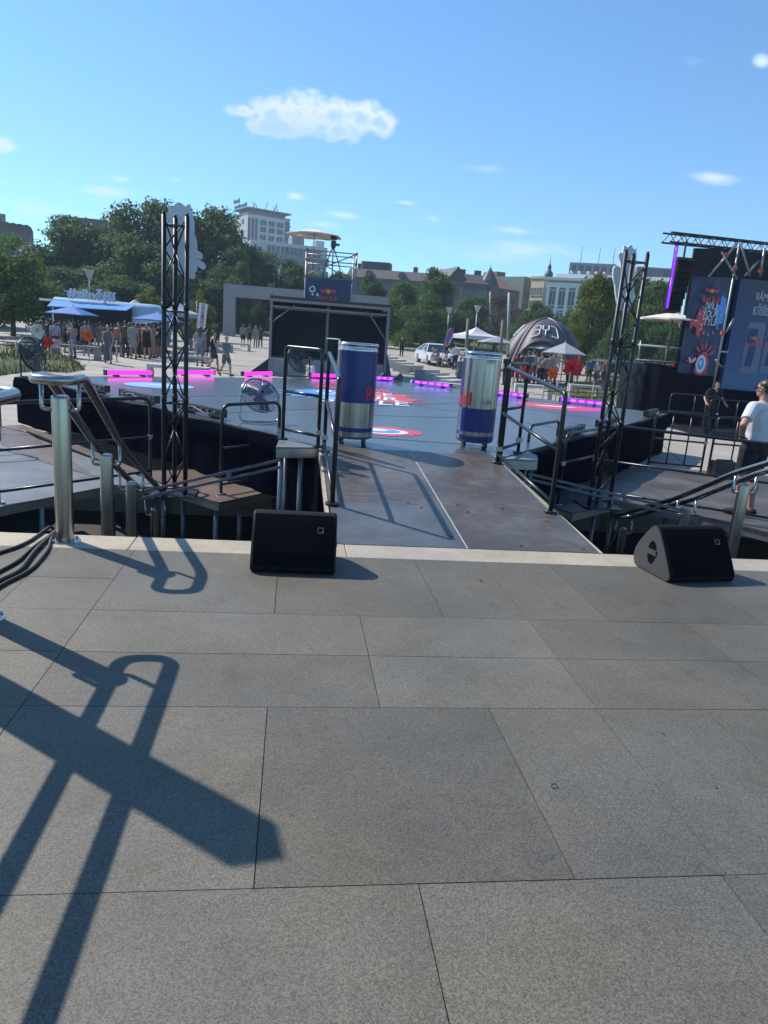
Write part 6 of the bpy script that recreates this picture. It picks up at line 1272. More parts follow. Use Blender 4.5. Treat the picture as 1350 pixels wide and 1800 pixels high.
TREES = [(14, 404, 165, 50, 'bush', LF_M, 0, 'large green tree at the left picture edge, left of the drinks trailer'), (-60, 430, 150, 60, 'broad', LF_M, 1, 'green tree cut off by the left picture edge'),
 (112, 374, 150, 96, 'broad', LF_D, 1, 'broad dark tree behind the drinks trailer, left of the funnel lamp'), (172, 402, 120, 102, 'broad', LF_D, 2, 'dark tree below the dark flat roofed block'), (262, 344, 130, 98, 'broad', LF_D, 0, 'tallest dark tree left of the left truss tower'), (225, 408, 110, 88, 'broad', LF_D, 1, 'dark tree in front of the tallest tree, right of the funnel lamp'),
 (318, 372, 100, 104, 'broad', LF_D, 2, 'dark tree right behind the left truss tower'), (366, 357, 120, 100, 'broad', LF_D, 0, 'high dark tree between the left truss tower and the hotel'), (408, 412, 100, 96, 'broad', LF_D, 1, 'dark tree below the hotel tower'), (452, 436, 90, 102, 'broad', LF_D, 2, 'dark tree below the hotel wing, left of the two armed lamp'), (60, 455, 120, 92, 'broad', LF_D, 2, 'dark tree filling the gap left behind the trailer'), (300, 440, 120, 84, 'bush', LF_D, 0, 'dense dark tree behind the truss foot of the trees'), (150, 465, 130, 84, 'broad', LF_D, 0, 'shaded tree low behind the hashtag sign'), (380, 470, 110, 86, 'bush', LF_D, 1, 'dense dark tree behind the portal frame left corner'), (215, 480, 120, 80, 'bush', LF_D, 2, 'shaded bushy tree right of the hashtag sign'),
 (506, 452, 70, 98, 'broad', LF_D, 1, 'dark tree right of the two armed lamp'), (545, 478, 90, 96, 'broad', LF_D, 0, 'dark tree behind the camera tower banner'), (598, 476, 70, 100, 'broad', LF_D, 2, 'dark tree behind the right half of the camera tower'), (425, 462, 54, 84, 'tall', LF_M, 0, 'light green young tree inside the portal frame outline'), (648, 480, 66, 92, 'broad', LF_D, 1, 'dark tree right of the camera tower'), (475, 495, 70, 90, 'bush', LF_D, 0, 'low dark tree above the portal lintel'),
 (352, 508, 62, 56, 'bush', LF_Y, 1, 'yellow green bush above the white flag'), (262, 500, 70, 60, 'bush', LF_Y, 0, 'yellow green bush left of the left truss tower'), (118, 520, 60, 58, 'bush', LF_Y, 2, 'yellow green bush left of the hashtag sign'), (185, 506, 70, 60, 'bush', LF_Y, 0, 'yellow green bush behind the hashtag sign'),
 (711, 493, 76, 82, 'broad', LF_M, 2, 'mid green tree right of the booth, left of the tall bushy tree'), (762, 466, 84, 88, 'broad', LF_M, 1, 'tall bushy tree before the brown gable'), (748, 516, 110, 74, 'bush', LF_M, 1, 'broad bushy tree behind the white car'), (700, 548, 50, 84, 'bush', LF_M, 2, 'low bush at the right edge of the booth'), (836, 518, 76, 96, 'broad', LF_M, 0, 'rounded tree behind the pale gazebo'), (800, 548, 70, 86, 'bush', LF_D, 0, 'dark low tree left of the pale gazebo'), (880, 518, 96, 84, 'sparse', LF_R, 1, 'bare looking brown tree above the dark grey parasol'), (912, 540, 70, 90, 'sparse', LF_R, 2, 'thin brown tree left of the dome tent'),
 (944, 527, 84, 76, 'broad', LF_M, 1, 'green tree left behind the dome tent'), (1004, 540, 64, 80, 'bush', LF_D, 2, 'dark tree behind the dome tent top'), (1056, 478, 100, 54, 'broad', LF_B, 2, 'bright green tree between the dome tent and the right truss tower'), (1030, 545, 60, 52, 'bush', LF_B, 1, 'bright low foliage right of the dome tent'), (1118, 478, 110, 60, 'broad', LF_M, 0, 'green tree directly behind the right truss tower'), (1162, 490, 100, 56, 'broad', LF_M, 2, 'green tree behind the cream parasol at the right'), (1085, 555, 90, 48, 'bush', LF_D, 0, 'dark low tree behind the tarpaulin platform'), (1185, 545, 100, 50, 'bush', LF_D, 1, 'dark tree behind the mixing platform')]
for i, (px, py, w, Y, st, lm, sd, lab) in enumerate(TREES): tree(lab, px, py, w*(1.4 if 1 < i < 17 else 1.15), Y, st, lm, sd)
def hedge(label, x0, x1, y, h, w, seed, z):
    rnd = random.Random(seed); mb = MB()
    for k in range(int((x1-x0)*70)):
        x = rnd.uniform(x0, x1); yy = y+rnd.uniform(-w/2, w/2); zz = z+h*rnd.random()**.6*(1+.15*mnoise.noise(Vector((x*.5, seed, 0)))); n = Vector((rnd.gauss(0, 1), -abs(rnd.gauss(0, 1)), rnd.gauss(.5, .8))).normalized(); leaf(mb, Vector((x, yy, zz)), n, rnd.uniform(.12, .26), rnd)
    tag(mb.build('hedge', LF_D, loc=((x0+x1)/2, y, z)), label, 'hedge')
hedge('long low dark hedge on the bank behind the portal frame', -46, 4, 88, 1.5, 2.0, 1, tz(0, 88)); hedge('long low dark hedge on the bank behind the white car', 5, 46, 88, 1.6, 2.0, 2, tz(0, 88))
# ------------------------------------------------------------------ people
def cone_seg(mb, p, q, r0, r1, fx=1.0, fy=1.0, n=10):
    p, q = Vector(p), Vector(q); d = (q-p); L_ = d.length
    if L_ < 1e-5: return
    d.normalize(); a = d.orthogonal().normalized(); b = d.cross(a); vs = []
    for c, r in ((p, r0), (q, r1)):
        for j in range(n):
            o = (a*math.cos(2*math.pi*j/n)+b*math.sin(2*math.pi*j/n))*r; vs.append(c+Vector((o.x*fx, o.y*fy, o.z)))
    mb.add(vs, [tuple(range(n-1, -1, -1)), tuple(range(n, 2*n))]+[(j, (j+1) % n, n+(j+1) % n, n+j) for j in range(n)])
def chain(mb, pts, rs, fx=1.0, fy=1.0, balls=True):
    for (p, q), (a, b) in zip(zip(pts[:-1], pts[1:]), zip(rs[:-1], rs[1:])): cone_seg(mb, p, q, a, b, fx, fy)
    if balls:
        for p, r in zip(pts, rs): mb.ball(p, (r*fx, r*fy, r), 10)
def fuse(mb, name, voxel, smooth=4):                              # one continuous skin out of overlapping limbs
    me = bpy.data.meshes.new(name); me.from_pydata([tuple(v) for v in mb.v], [], mb.f); o = bpy.data.objects.new(name, me); col.objects.link(o)
    r = o.modifiers.new('r', 'REMESH'); r.mode = 'VOXEL'; r.voxel_size = voxel; r.use_smooth_shade = True
    s = o.modifiers.new('s', 'SMOOTH'); s.factor = .5; s.iterations = smooth
    bpy.context.view_layer.update(); out = bpy.data.meshes.new_from_object(o.evaluated_get(bpy.context.evaluated_depsgraph_get())); out.name = name
    bpy.data.objects.remove(o); bpy.data.meshes.remove(me); out.materials.append(None); return out
def V(*a): return Vector(a)
def pose(name):                                                   # joints for a figure 1.75 m tall facing +Y
    J = dict(pel=V(0, 0, .93), wai=V(0, -.005, 1.09), che=V(0, .0, 1.28), nek=V(0, -.01, 1.475), hed=V(0, .015, 1.635), lean=0)
    for s, k in ((-1, 'l'), (1, 'r')):
        J['sh'+k] = V(s*.185, -.01, 1.415); J['el'+k] = V(s*.235, -.03, 1.13); J['wr'+k] = V(s*.235, .05, .88); J['ha'+k] = V(s*.225, .075, .80)
        J['hp'+k] = V(s*.092, 0, .90); J['kn'+k] = V(s*.10, .02, .50); J['an'+k] = V(s*.105, -.025, .085); J['to'+k] = V(s*.125, .12, .035)
    if name == 'walk':
        J['knl'] = V(-.09, .17, .52); J['anl'] = V(-.09, .22, .10); J['tol'] = V(-.10, .37, .07); J['knr'] = V(.09, -.06, .49); J['anr'] = V(.09, -.32, .16); J['tor'] = V(.10, -.21, .04)
        J['ell'] = V(-.23, -.12, 1.15); J['wrl'] = V(-.22, -.10, .90); J['hal'] = V(-.21, -.08, .82); J['elr'] = V(.23, .05, 1.14); J['wrr'] = V(.20, .22, .95); J['har'] = V(.19, .29, .90)
    elif name == 'hip':
        J['ell'] = V(-.40, -.07, 1.20); J['wrl'] = V(-.20, .05, 1.03); J['hal'] = V(-.14, .08, 1.00)
    elif name == 'phone':
        for s, k in ((-1, 'l'), (1, 'r')): J['el'+k] = V(s*.24, .02, 1.14); J['wr'+k] = V(s*.12, .25, 1.22); J['ha'+k] = V(s*.06, .31, 1.27)
        J['hed'] = V(0, .05, 1.62)
    elif name == 'cross':
        J['ell'] = V(-.25, .02, 1.14); J['wrl'] = V(-.02, .19, 1.16); J['hal'] = V(.07, .19, 1.18); J['elr'] = V(.25, .02, 1.14); J['wrr'] = V(.03, .17, 1.12); J['har'] = V(-.06, .17, 1.14); J['knl'] = V(-.13, .03, .5); J['anl'] = V(-.16, -.02, .085); J['tol'] = V(-.2, .12, .035)
    elif name == 'reach':
        J['elr'] = V(.24, .14, 1.22); J['wrr'] = V(.2, .33, 1.40); J['har'] = V(.19, .38, 1.47)
    elif name == 'bend':
        J.update(wai=V(0, .05, 1.07), che=V(0, .20, 1.18), nek=V(0, .36, 1.24), hed=V(0, .48, 1.30)); 
        for s, k in ((-1, 'l'), (1, 'r')): J['sh'+k] = V(s*.18, .30, 1.20); J['el'+k] = V(s*.2, .38, .95); J['wr'+k] = V(s*.15, .5, .80); J['ha'+k] = V(s*.13, .55, .74)
    elif name == 'sit':
        for s, k in ((-1, 'l'), (1, 'r')):
            J['kn'+k] = V(s*.12, .42, .95); J['an'+k] = V(s*.12, .46, .52); J['to'+k] = V(s*.12, .6, .48); J['wr'+k] = V(s*.16, .2, 1.0); J['ha'+k] = V(s*.12, .28, 1.0)
    elif name == 'lean':
        J.update(wai=V(0, .02, 1.09), che=V(0, .10, 1.27), nek=V(0, .17, 1.45), hed=V(0, .22, 1.58))
        for s, k in ((-1, 'l'), (1, 'r')): J['sh'+k] = V(s*.19, .14, 1.40); J['el'+k] = V(s*.33, .12, 1.13); J['wr'+k] = V(s*.36, .34, .96); J['ha'+k] = V(s*.35, .42, .93)
    return J
def body_mb(J, fingers=False):
    mb = MB(); chain(mb, [J['pel']+V(0, 0, -.03), J['wai'], J['che'], J['nek']+V(0, 0, -.06)], [.135, .118, .14, .085], 1.08, .78)
    chain(mb, [J['shl'], (J['shl']+J['shr'])/2, J['shr']], [.058, .085, .058]); chain(mb, [J['nek']-V(0, 0, .05), J['nek'].lerp(J['hed'], .6)], [.056, .05])
    h = J['hed']; mb.ball(h+V(0, -.008, .03), (.074, .092, .092), 14); mb.ball(h+V(0, .022, -.045), (.058, .066, .068), 12); mb.ball(h+V(0, .092, -.012), (.013, .018, .022), 8); mb.ball(h+V(0, .075, -.062), (.022, .012, .010), 8)
    for s in (-1, 1): mb.ball(h+V(s*.076, -.008, -.005), (.012, .024, .032), 8)
    for k in 'lr':
        chain(mb, [J['sh'+k], J['el'+k], J['wr'+k]], [.052, .040, .027]); w, a = J['wr'+k], J['ha'+k]; d = (a-w).normalized()
        chain(mb, [w, w+d*.045, a], [.027, .038, .036], 1, .8)
        side = d.cross(V(0, 0, 1)); side = side.normalized() if side.length > .1 else V(0, 1, 0)
        up = side.cross(d)
        for q in range(4): 
            o = a+side*((q-1.5)*.019); chain(mb, [o-d*.01, o+d*(.035+.006*(q in (1, 2))), o+d*(.06+.008*(q in (1, 2)))-up*.025], [.0105, .0095, .008])
        chain(mb, [w+d*.02+side*.03, w+d*.05+side*.055, w+d*.078+side*.056], [.013, .011, .009])
        chain(mb, [J['hp'+k], J['kn'+k], J['an'+k]], [.088, .056, .036]); mid = J['kn'+k].lerp(J['an'+k], .3)+V(0, -.022, 0); mb.ball(mid, (.052, .056, .10), 10)
        chain(mb, [J['an'+k]+V(0, -.02, -.03), J['to'+k]], [.042, .03], 1, 1)
    return mb
def top_mb(J, kind):
    mb = MB(); g = .016
    chain(mb, [J['pel']+V(0, 0, -.04), J['pel']+V(0, 0, .05), J['wai'], J['che'], J['nek']+V(0, -.0, -.055)], [.150, .150, .142, .160, .088], 1.10, .82, False)
    mb.ball(J['che'], (.165, .125, .14), 14); mb.ball(J['wai'], (.15, .115, .12), 12)
    if kind != 'tank':
        chain(mb, [J['shl'], (J['shl']+J['shr'])/2-V(0, 0, .015), J['shr']], [.072, .094, .072])
        for k in 'lr':
            e = J['sh'+k].lerp(J['el'+k], .72 if kind == 'tee' else 1.0); chain(mb, [J['sh'+k], e], [.074, .064 if kind == 'tee' else .055], balls=False); mb.ball(J['sh'+k], .074, 10)
            if kind == 'long': chain(mb, [J['el'+k], J['wr'+k]], [.055, .04])
    else:
        for k in 'lr': chain(mb, [J['che']+V(.08 if k == 'r' else -.08, 0, 0), J['sh'+k]*.75+J['nek']*.25], [.07, .045])
    return mb
def bottom_mb(J, kind):
    mb = MB()
    if kind in ('dress', 'skirt'):
        e = .16 if kind == 'dress' else .55; f = (J['anl']+J['anr'])/2; f = V(f.x, f.y, e)
        if kind == 'dress': chain(mb, [J['che']+V(0, 0, .06), J['wai']], [.155, .135], 1.1, .82)
        chain(mb, [J['wai'], J['pel'], J['pel'].lerp(f, .5), f], [.135, .16, .19, .21], 1.05, .9, False); return mb
    chain(mb, [J['wai']+V(0, 0, -.03), J['pel']], [.132, .155], 1.08, .84); mb.ball(J['pel']+V(0, -.02, -.03), (.16, .13, .12), 12)
    for k in 'lr':
        if kind == 'shorts': chain(mb, [J['hp'+k], J['hp'+k].lerp(J['kn'+k], .82)], [.108, .092], balls=False); mb.ball(J['hp'+k], .105, 10)
        else: chain(mb, [J['hp'+k], J['kn'+k], J['an'+k]+V(0, 0, .02)], [.105, .075, .062])
    return mb
def hair_mb(J, kind):
    h = J['hed']; mb = MB()
    if kind == 'cap':
        mb.ball(h+V(0, -.01, .065), (.084, .10, .07), 12); mb.rbox(h+V(0, .11, .045), (.13, .12, .014), .04); return mb
    mb.ball(h+V(0, -.020, .050), (.079, .092, .082), 14); mb.ball(h+V(0, -.050, .0), (.069, .060, .062), 10)
    if kind == 'long': chain(mb, [h+V(0, -.07, .02), h+V(0, -.10, -.12), h+V(0, -.115, -.30)], [.075, .07, .045], 1.15, .7)
    if kind == 'bun': mb.ball(h+V(0, -.08, .12), .045, 10)
    if kind == 'tail': chain(mb, [h+V(0, -.10, .05), h+V(0, -.15, -.05), h+V(0, -.15, -.2)], [.04, .04, .02])
    return mb
SKIN = mat('skin', (.42, .22, .15), .5, var=.08, scale=12); SKIN2 = mat('tanned_skin', (.32, .155, .095), .5, var=.08, scale=12)
HAIRC = dict(dark=mat('dark_hair', (.018, .013, .010), .5, var=.3, scale=60), brown=mat('brown_hair', (.07, .035, .018), .5, var=.3, scale=60), blond=mat('blond_hair', (.30, .19, .09), .5, var=.3, scale=60), red=mat('red_brown_hair', (.14, .035, .018), .5, var=.3, scale=60), grey=mat('grey_hair', (.25, .24, .23), .5, var=.3, scale=60))
CL = dict(white=(.70, .70, .72), black=(.009, .009, .012), navy=(.02, .03, .075), grey=(.16, .165, .18), beige=(.42, .35, .27), pink=(.52, .30, .29), teal=(.13, .26, .28), lav=(.50, .50, .62), denim=(.20, .30, .42), dk=(.05, .055, .07), orange=(.50, .20, .12), olive=(.12, .13, .07), red=(.38, .03, .04), blue=(.08, .17, .38), lgrey=(.38, .39, .41), greyd=(.14, .15, .20), brown=(.14, .08, .055))
def cloth_mat(c): return mat('cloth_'+c, tuple(q*(.62 if c != 'white' else .8) for q in CL[c]), .85, var=.12, scale=9, bump=.15, bscale=40)
PM = {}
def pmesh(key, fn, voxel, sm):
    if key not in PM: PM[key] = fuse(fn(), key[-1] if isinstance(key, tuple) else key, voxel, sm)
    return PM[key]
def add_part(t, nm, me, m):
    o = bpy.data.objects.new(nm, me); col.objects.link(o); o.parent = t; o.material_slots[0].link = 'OBJECT'; o.material_slots[0].material = m; return o
GR = 'people in the crowd on the square'
def person(label, x, y, g, h, face, ps, hair, hc, top, tc, bot, bc, skin=SKIN, vox=.026, group=GR, extra=None):
    t = thing('person', label, 'person', (x, y, g), R(face), group); s = h/1.755; t.scale = (s, s, s); J = pose(ps)
    add_part(t, 'body', pmesh((ps, vox, 'body'), lambda: body_mb(J), vox*.62 if vox > .02 else .0085, 3), skin)
    add_part(t, 'hair' if hair != 'cap' else 'cap', pmesh((ps, vox, hair, 'hair'), lambda: hair_mb(J, hair), vox*.62, 3), HAIRC[hc] if hair != 'cap' else cloth_mat(hc))
    if top: add_part(t, {'tee': 'shirt', 'tank': 'tank_top', 'long': 'jumper'}[top], pmesh((ps, vox, top, 'shirt'), lambda: top_mb(J, top), vox*.7, 3), cloth_mat(tc))
    if bot: add_part(t, {'shorts': 'shorts', 'long': 'trousers', 'dress': 'dress', 'skirt': 'skirt'}[bot], pmesh((ps, vox, bot, 'bottom'), lambda: bottom_mb(J, bot), vox*.7, 3), cloth_mat(bc))
    def shoes(J=J):
        mb = MB()
        for k in 'lr': chain(mb, [J['an'+k]+V(0, -.03, -.04), J['an'+k].lerp(J['to'+k], .5)+V(0, 0, -.01), J['to'+k]], [.05, .05, .038], 1, 1)
        return mb
    add_part(t, 'shoes', pmesh((ps, vox, 'shoes'), shoes, vox*.6, 2), extra or cloth_mat('dk'))
    return t
def crowd(label, px, hy, Y, face, ps, hair, hc, top, tc, bot, bc, skin=SKIN, rng=(1.55, 1.88)):
    p = at(px, hy, Y); g = tz(p.x, Y); h = min(rng[1], max(rng[0], p.z-g)); return person(label, p.x, Y, g, h, face, ps, hair, hc, top, tc, bot, bc, skin)
CROWD = [
 (70, 564, 36, 20, 'stand', 'long', 'brown', 'tee', 'grey', 'long', 'dk', 'person in a grey top beside the large cream flower at the far left'),
 (82, 562, 38, 10, 'phone', 'cap', 'olive', 'tee', 'dk', 'long', 'dk', 'person in a dark cap and dark shirt left of the white shirted back'),
 (96, 563, 37, 5, 'stand', 'short', 'dark', 'tee', 'lav', 'long', 'dk', 'person seen from behind in a pale lavender tee shirt under the left blue parasol'),
 (113, 566, 39, -60, 'phone', 'long', 'dark', 'tee', 'dk', 'shorts', 'black', 'dark clad woman right of the pale lavender tee shirt'),
 (127, 567, 36.5, 160, 'phone', 'tail', 'dark', 'tee', 'pink', 'long', 'denim', 'woman in a pink top and pale blue jeans by the parasol pole'),
 (150, 565, 38, 15, 'stand', 'short', 'brown', 'tee', 'beige', 'shorts', 'dk', 'person in a beige shirt with a dark strap behind the orange flower'),
 (163, 567, 41, 0, 'stand', 'long', 'brown', 'tee', 'greyd', 'shorts', 'black', 'person in a slate top at the counter left of the long dress woman'),
 (176, 566, 41.5, 10, 'reach', 'short', 'dark', 'tank', 'pink', 'skirt', 'lgrey', 'woman in a pale skirt reaching to the trailer counter'),
 (189, 572, 34.3, 200, 'walk', 'bun', 'blond', 'tank', 'greyd', 'dress', 'greyd', 'woman walking towards us in a long grey dress, before the crowd'),
 (208, 567, 39, 170, 'hip', 'short', 'brown', 'tank', 'orange', 'shorts', 'grey', 'person in an orange tank top with a hand on the hip'),
 (220, 564, 38.5, 20, 'stand', 'short', 'dark', 'tee', 'olive', 'long', 'dk', 'person in an olive shirt beside the orange tank top'),
 (227, 567, 40, -30, 'phone', 'long', 'brown', 'tee', 'white', 'long', 'navy', 'woman in a white top and navy trousers in the queue'),
 (234, 566, 38.2, 10, 'stand', 'short', 'dark', 'tee', 'lgrey', 'skirt', 'lgrey', 'person in a pale grey dress like outfit with a black bag in the queue'),
 (242, 567, 39.3, -20, 'stand', 'long', 'red', 'tank', 'brown', 'dress', 'dk', 'red haired woman in a long dark dress in the queue'),
 (250, 568, 40.5, 30, 'cross', 'short', 'dark', 'tee', 'navy', 'long', 'navy', 'person in navy with folded arms in the queue'),
 (258, 567, 38.4, 5, 'stand', 'long', 'blond', 'tank', 'black', 'shorts', 'black', 'blond woman in a black top and black shorts at the end of the queue'),
 (267, 566, 39.4, -40, 'phone', 'long', 'brown', 'tee', 'beige', 'shorts', 'beige', 'woman in beige shorts and top right of the black shorts woman'),
 (274, 567, 40.8, 20, 'stand', 'long', 'dark', 'tee', 'lgrey', 'long', 'denim', 'person in a light grey shirt just left of the left truss tower'),
 (282, 566, 41.8, 60, 'stand', 'short', 'brown', 'tee', 'dk', 'shorts', 'grey', 'dark shirted person half hidden by the left truss tower'),
 (139, 568, 42.5, 0, 'reach', 'short', 'dark', 'tee', 'black', 'long', 'black', 'person in black reaching to the counter behind the pink top woman'),
 (121, 565, 42.8, 30, 'stand', 'long', 'blond', 'tee', 'white', 'long', 'dk', 'blond person in white at the counter behind the left blue parasol pole'),
 (201, 568, 42.6, 0, 'phone', 'short', 'brown', 'tee', 'blue', 'shorts', 'beige', 'person in a blue shirt at the right part of the counter'),
 (214, 566, 43, 10, 'stand', 'tail', 'brown', 'tee', 'red', 'shorts', 'denim', 'person in a dark red shirt at the counter'),
 (333, 568, 41, 30, 'walk', 'long', 'brown', 'tee', 'dk', 'shorts', 'pink', 'woman in a dark top just right of the left truss tower'),
 (352, 574, 36, 0, 'stand', 'long', 'brown', 'tee', 'lgrey', 'shorts', 'denim', 'long haired woman in denim shorts under the white flag'),
 (362, 575, 38, -40, 'stand', 'tail', 'dark', 'tee', 'navy', 'shorts', 'dk', 'person in navy with a bag right of the denim shorts woman'),
 (376, 581, 33.8, -80, 'walk', 'short', 'dark', 'tank', 'black', 'shorts', 'dk', 'striding man in a black tank top with a backpack'),
 (398, 591, 31.5, -130, 'walk', 'cap', 'lgrey', 'tee', 'teal', 'shorts', 'greyd', 'man in a teal shirt, grey shorts and a pale cap walking alone'),
 (428, 570, 57, 10, 'stand', 'tail', 'dark', 'tee', 'beige', 'shorts', 'dk', 'person in a beige top and dark shorts before the portal frame'),
 (439, 570, 58, 0, 'stand', 'short', 'brown', 'tee', 'grey', 'skirt', 'dk', 'person in a grey top and dark skirt in the group before the portal'),
 (450, 573, 58, 0, 'stand', 'long', 'blond', 'tee', 'lgrey', 'long', 'beige', 'blond person in pale clothes in the group before the portal'),
 (459, 573, 59, 20, 'cross', 'short', 'dark', 'tee', 'dk', 'long', 'dk', 'dark dressed person at the right of the group before the portal'),
 (383, 577, 56, 40, 'stand', 'long', 'dark', 'tee', 'black', 'long', 'dk', 'black dressed person at the left leg of the portal frame'),
 (679, 589, 62, 180, 'stand', 'short', 'dark', 'tee', 'lgrey', 'long', 'navy', 'person in a pale shirt at the right edge of the booth'),
 (708, 592, 60, 180, 'stand', 'short', 'dark', 'tee', 'dk', 'long', 'black', 'dark dressed person standing left of the white car'),
 (772, 604, 49.5, 65, 'bend', 'short', 'grey', 'tee', 'beige', 'long', 'beige', 'man in beige bending forward beside the white car'),
 (786, 602, 48.5, 60, 'walk', 'short', 'brown', 'tee', 'black', 'shorts', 'white', 'man in a black tee shirt and white shorts beside the feather flag'),
 (803, 604, 47.5, 20, 'stand', 'short', 'dark', 'tee', 'white', 'long', 'navy', 'man in a white shirt and navy trousers left of the silver can'),
 (811, 628, 33, 30, 'stand', 'short', 'grey', 'tee', 'teal', 'shorts', 'grey', 'person in a pale teal shirt half hidden by the silver can'),
 (893, 622, 37.5, 20, 'stand', 'short', 'dark', 'tee', 'black', 'long', 'black', 'black dressed person at the left leg of the dome tent'),
 (932, 617, 37.8, 0, 'stand', 'short', 'dark', 'tee', 'greyd', 'long', 'dk', 'person in a slate grey shirt under the dome tent, left of the pale shirts'),
 (942, 612, 39.2, -30, 'stand', 'short', 'dark', 'tee', 'lav', 'long', 'dk', 'tall person in a pale lilac shirt under the dome tent'),
 (955, 618, 37.2, 20, 'stand', 'short', 'brown', 'tee', 'lgrey', 'long', 'black', 'man in a pale grey shirt and black trousers before the dome tent'),
 (969, 617, 36.8, -20, 'hip', 'short', 'brown', 'tee', 'beige', 'long', 'dk', 'man in a beige tee shirt with a hand on the hip under the dome tent'),
 (964, 614, 40.5, 0, 'stand', 'short', 'dark', 'tee', 'dk', 'long', 'dk', 'dark dressed person at the back under the dome tent'),
 (1005, 622, 41, 120, 'phone', 'short', 'dark', 'tee', 'lgrey', 'long', 'dk', 'seated looking person in grey right of the dome tent entrance'),
 (1053, 630, 40, 40, 'stand', 'long', 'brown', 'tee', 'white', 'skirt', 'grey', 'woman in white in the shade under the bright tree'),
 (90, 569, 41.5, 15, 'stand', 'long', 'dark', 'tee', 'dk', 'long', 'dk', 'dark clad person behind the lavender tee shirt'), (105, 570, 43.0, -10, 'stand', 'short', 'brown', 'tee', 'olive', 'shorts', 'dk', 'person in olive at the left end of the trailer counter'),
 (132, 571, 43.4, 20, 'cross', 'short', 'dark', 'tee', 'navy', 'long', 'dk', 'navy clad person with folded arms at the counter'), (145, 570, 43.2, -35, 'phone', 'long', 'brown', 'tee', 'grey', 'skirt', 'black', 'woman in grey with a black skirt at the counter'),
 (157, 569, 42.4, 40, 'stand', 'bun', 'dark', 'tank', 'teal', 'long', 'dk', 'woman in a teal tank top at the counter'), (169, 570, 43.4, 0, 'reach', 'short', 'dark', 'tee', 'dk', 'long', 'denim', 'person in dark shirt and jeans reaching to the counter'),
 (183, 569, 43.6, -20, 'stand', 'long', 'red', 'tee', 'black', 'shorts', 'denim', 'red haired person in black behind the long dress woman'), (196, 569, 41.0, 30, 'phone', 'short', 'dark', 'tee', 'greyd', 'long', 'dk', 'slate clad person right behind the long dress woman'),
 (246, 568, 41.8, -15, 'stand', 'tail', 'blond', 'tee', 'navy', 'skirt', 'navy', 'blond woman in navy deep in the queue'), (254, 568, 42.6, 10, 'stand', 'short', 'brown', 'tee', 'brown', 'long', 'dk', 'person in brown deep in the queue'),
 (263, 568, 41.4, 25, 'stand', 'long', 'dark', 'tee', 'olive', 'long', 'dk', 'person in olive deep in the queue'), (271, 567, 42.4, -25, 'phone', 'tail', 'dark', 'tank', 'pink', 'shorts', 'dk', 'woman in a dusky pink tank top deep in the queue'),
 (279, 567, 40.2, 15, 'stand', 'short', 'dark', 'tee', 'black', 'shorts', 'olive', 'person in black and olive shorts beside the left truss tower'), (228, 567, 42.0, 5, 'stand', 'short', 'grey', 'tee', 'dk', 'long', 'dk', 'grey haired person in dark clothes deep in the queue'),
 (912, 620, 38.6, -10, 'stand', 'long', 'brown', 'tee', 'red', 'long', 'dk', 'person in dark red beside the left leg of the dome tent'), (923, 618, 40.2, 30, 'phone', 'short', 'dark', 'tee', 'dk', 'shorts', 'dk', 'dark clad person at the back left under the dome tent'),
 (948, 616, 41.2, 10, 'stand', 'long', 'dark', 'tee', 'navy', 'long', 'navy', 'navy clad woman at the back under the dome tent'), (978, 618, 39.4, 160, 'stand', 'short', 'brown', 'tee', 'white', 'long', 'dk', 'person in white facing us under the grey parasol'),
 (1020, 626, 42.5, 60, 'stand', 'tail', 'brown', 'tee', 'grey', 'skirt', 'dk', 'woman in grey in the shade right of the dome tent'), (1040, 628, 44, -30, 'stand', 'short', 'dark', 'tee', 'blue', 'long', 'dk', 'person in blue in the shade under the bright tree'),
 (1066, 632, 42, 20, 'stand', 'short', 'brown', 'tee', 'orange', 'long', 'dk', 'person in orange in the shade left of the right truss tower')]
for (px, hy, Y, fc, ps, ha, hc, tp_, tc_, bo_, bc_, lab) in CROWD: crowd(lab, px, hy, Y, fc, ps, ha, hc, tp_, tc_, bo_, bc_)
# backpack of the striding man, seated person behind the stage edge
p = at(374, 600, 33.8); mb = MB(); mb.rbox((p.x-.20, 33.8, p.z), (.18, .28, .42), .06); tag(mb.build('backpack', cloth_mat('navy')), 'navy backpack worn by the striding man in the black tank top', 'backpack')
p = at(546, 629, 26); person('dark haired person in a white shirt sitting low behind the far stage edge', p.x, 26, p.z-1.755+.02, 1.755, 120, 'sit', 'short', 'dark', 'tee', 'white', 'long', 'dk', SKIN2, group=None)
mb = MB(); q = at(546, 650, 26); mb.rbox((q.x, 25.95, p.z-.95-.36), (.5, .5, 1.1), .04); tag(mb.build('stool', M_CARRY), 'dark block seat behind the far stage edge by the booth fan', 'seat')
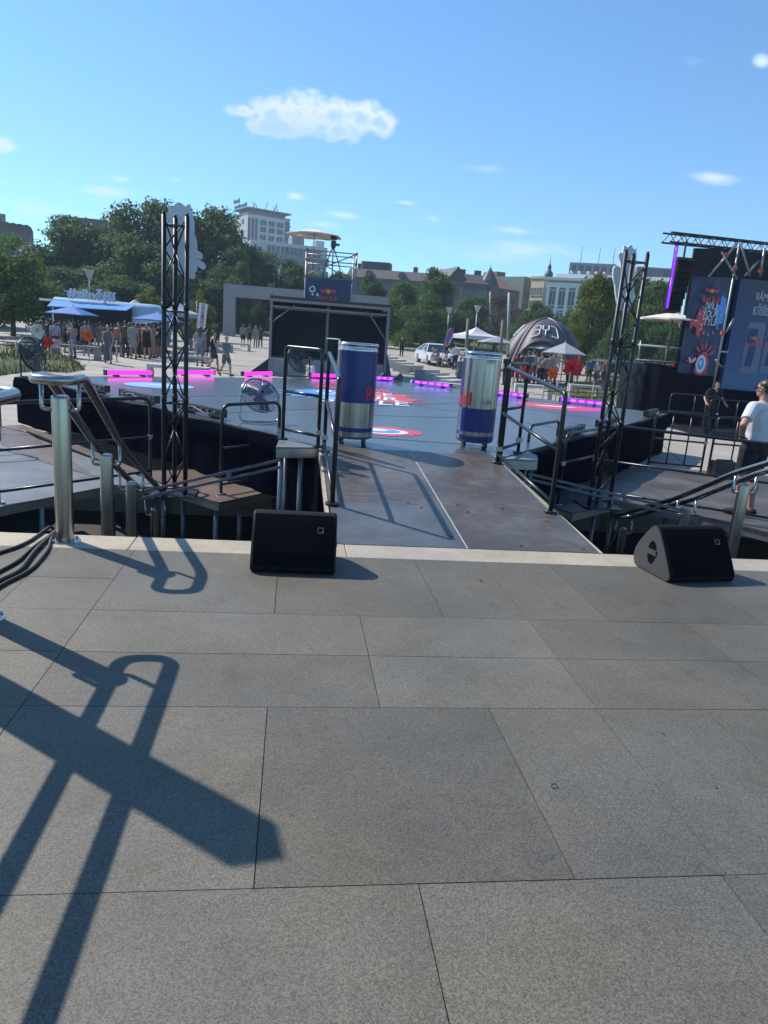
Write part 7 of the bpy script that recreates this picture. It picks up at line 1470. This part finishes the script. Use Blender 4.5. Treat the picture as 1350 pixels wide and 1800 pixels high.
# the two men at the right
def near_man(label, px, hy, Y, g, face, ps, hc, top, tc, bot, bc, glasses=False, watch=False):
    p = at(px, hy, Y); t = person(label, p.x, Y, g, p.z-g, face, ps, 'short', hc, top, tc, bot, bc, SKIN, .0165, None, cloth_mat('black')); J = pose(ps); h = J['hed']
    if glasses:
        mb = MB()
        for s in (-1, 1):
            mb.rbox(h+V(s*.036, .088, .012), (.058, .012, .036), .005); mb.beam(h+V(s*.068, .085, .02), h+V(s*.084, -.01, .018), .006, .012)
        mb.box(h+V(0, .094, .018), (.02, .008, .008)); mb.build('sunglasses', M_GLASS, t, False)
    else:
        mb = MB()
        for s in (-1, 1): mb.ball(h+V(s*.032, .081, .012), (.013, .008, .008), 8)
        mb.build('eyes', mat('dark_eye', (.02, .015, .012), .2), t, False)
    if watch: w = J['wrl'].lerp(J['ell'], .08); d = (J['ell']-J['wrl']).normalized(); mb = MB(); mb.tube([w-d*.012, w+d*.012], .034, 14); mb.build('wristband', M_RUBBER, t, False)
    t.scale = tuple(a*b for a, b in zip(t.scale, (1.18, 1.15, 1))) if glasses else t.scale; return t
near_man('man in white tee shirt and black shorts, hand on hip, at the right edge', 1351, 668, 8.75, -.5, 24, 'hip', 'dark', 'tee', 'white', 'shorts', 'black', True, True)
near_man('man in black clothes leaning on a railing in front of the show stage', 1257, 668, 20.6, -.57, 178, 'lean', 'dark', 'tee', 'black', 'long', 'black')
barrier('black railing the man in black leans on, before the show stage', (at(1172, 740, 20.1).x, 20.1), (at(1258, 740, 20.1).x, 20.1), -.575, 1.08, bars=1); barrier('black railing right of the man in black, before the show stage', (at(1243, 740, 19.7).x, 19.7), (at(1340, 740, 19.7).x, 19.7), -.65, 1.08, bars=1)
# ------------------------------------------------------------------ summer haze over the whole place
def haze():
    m = bpy.data.materials.new('summer_haze'); m.use_nodes = True; N, L = m.node_tree.nodes, m.node_tree.links; N.clear(); out = N.new('ShaderNodeOutputMaterial'); v = N.new('ShaderNodeVolumePrincipled')
    v.inputs['Color'].default_value = (.72, .84, 1.0, 1); v.inputs['Density'].default_value = .0006; v.inputs['Anisotropy'].default_value = .0; L.new(v.outputs[0], out.inputs['Volume'])
    mb = MB(); mb.box((0, 230, 48), (1000, 560, 105)); o = mb.build('haze', m); o['kind'] = 'stuff'
haze()
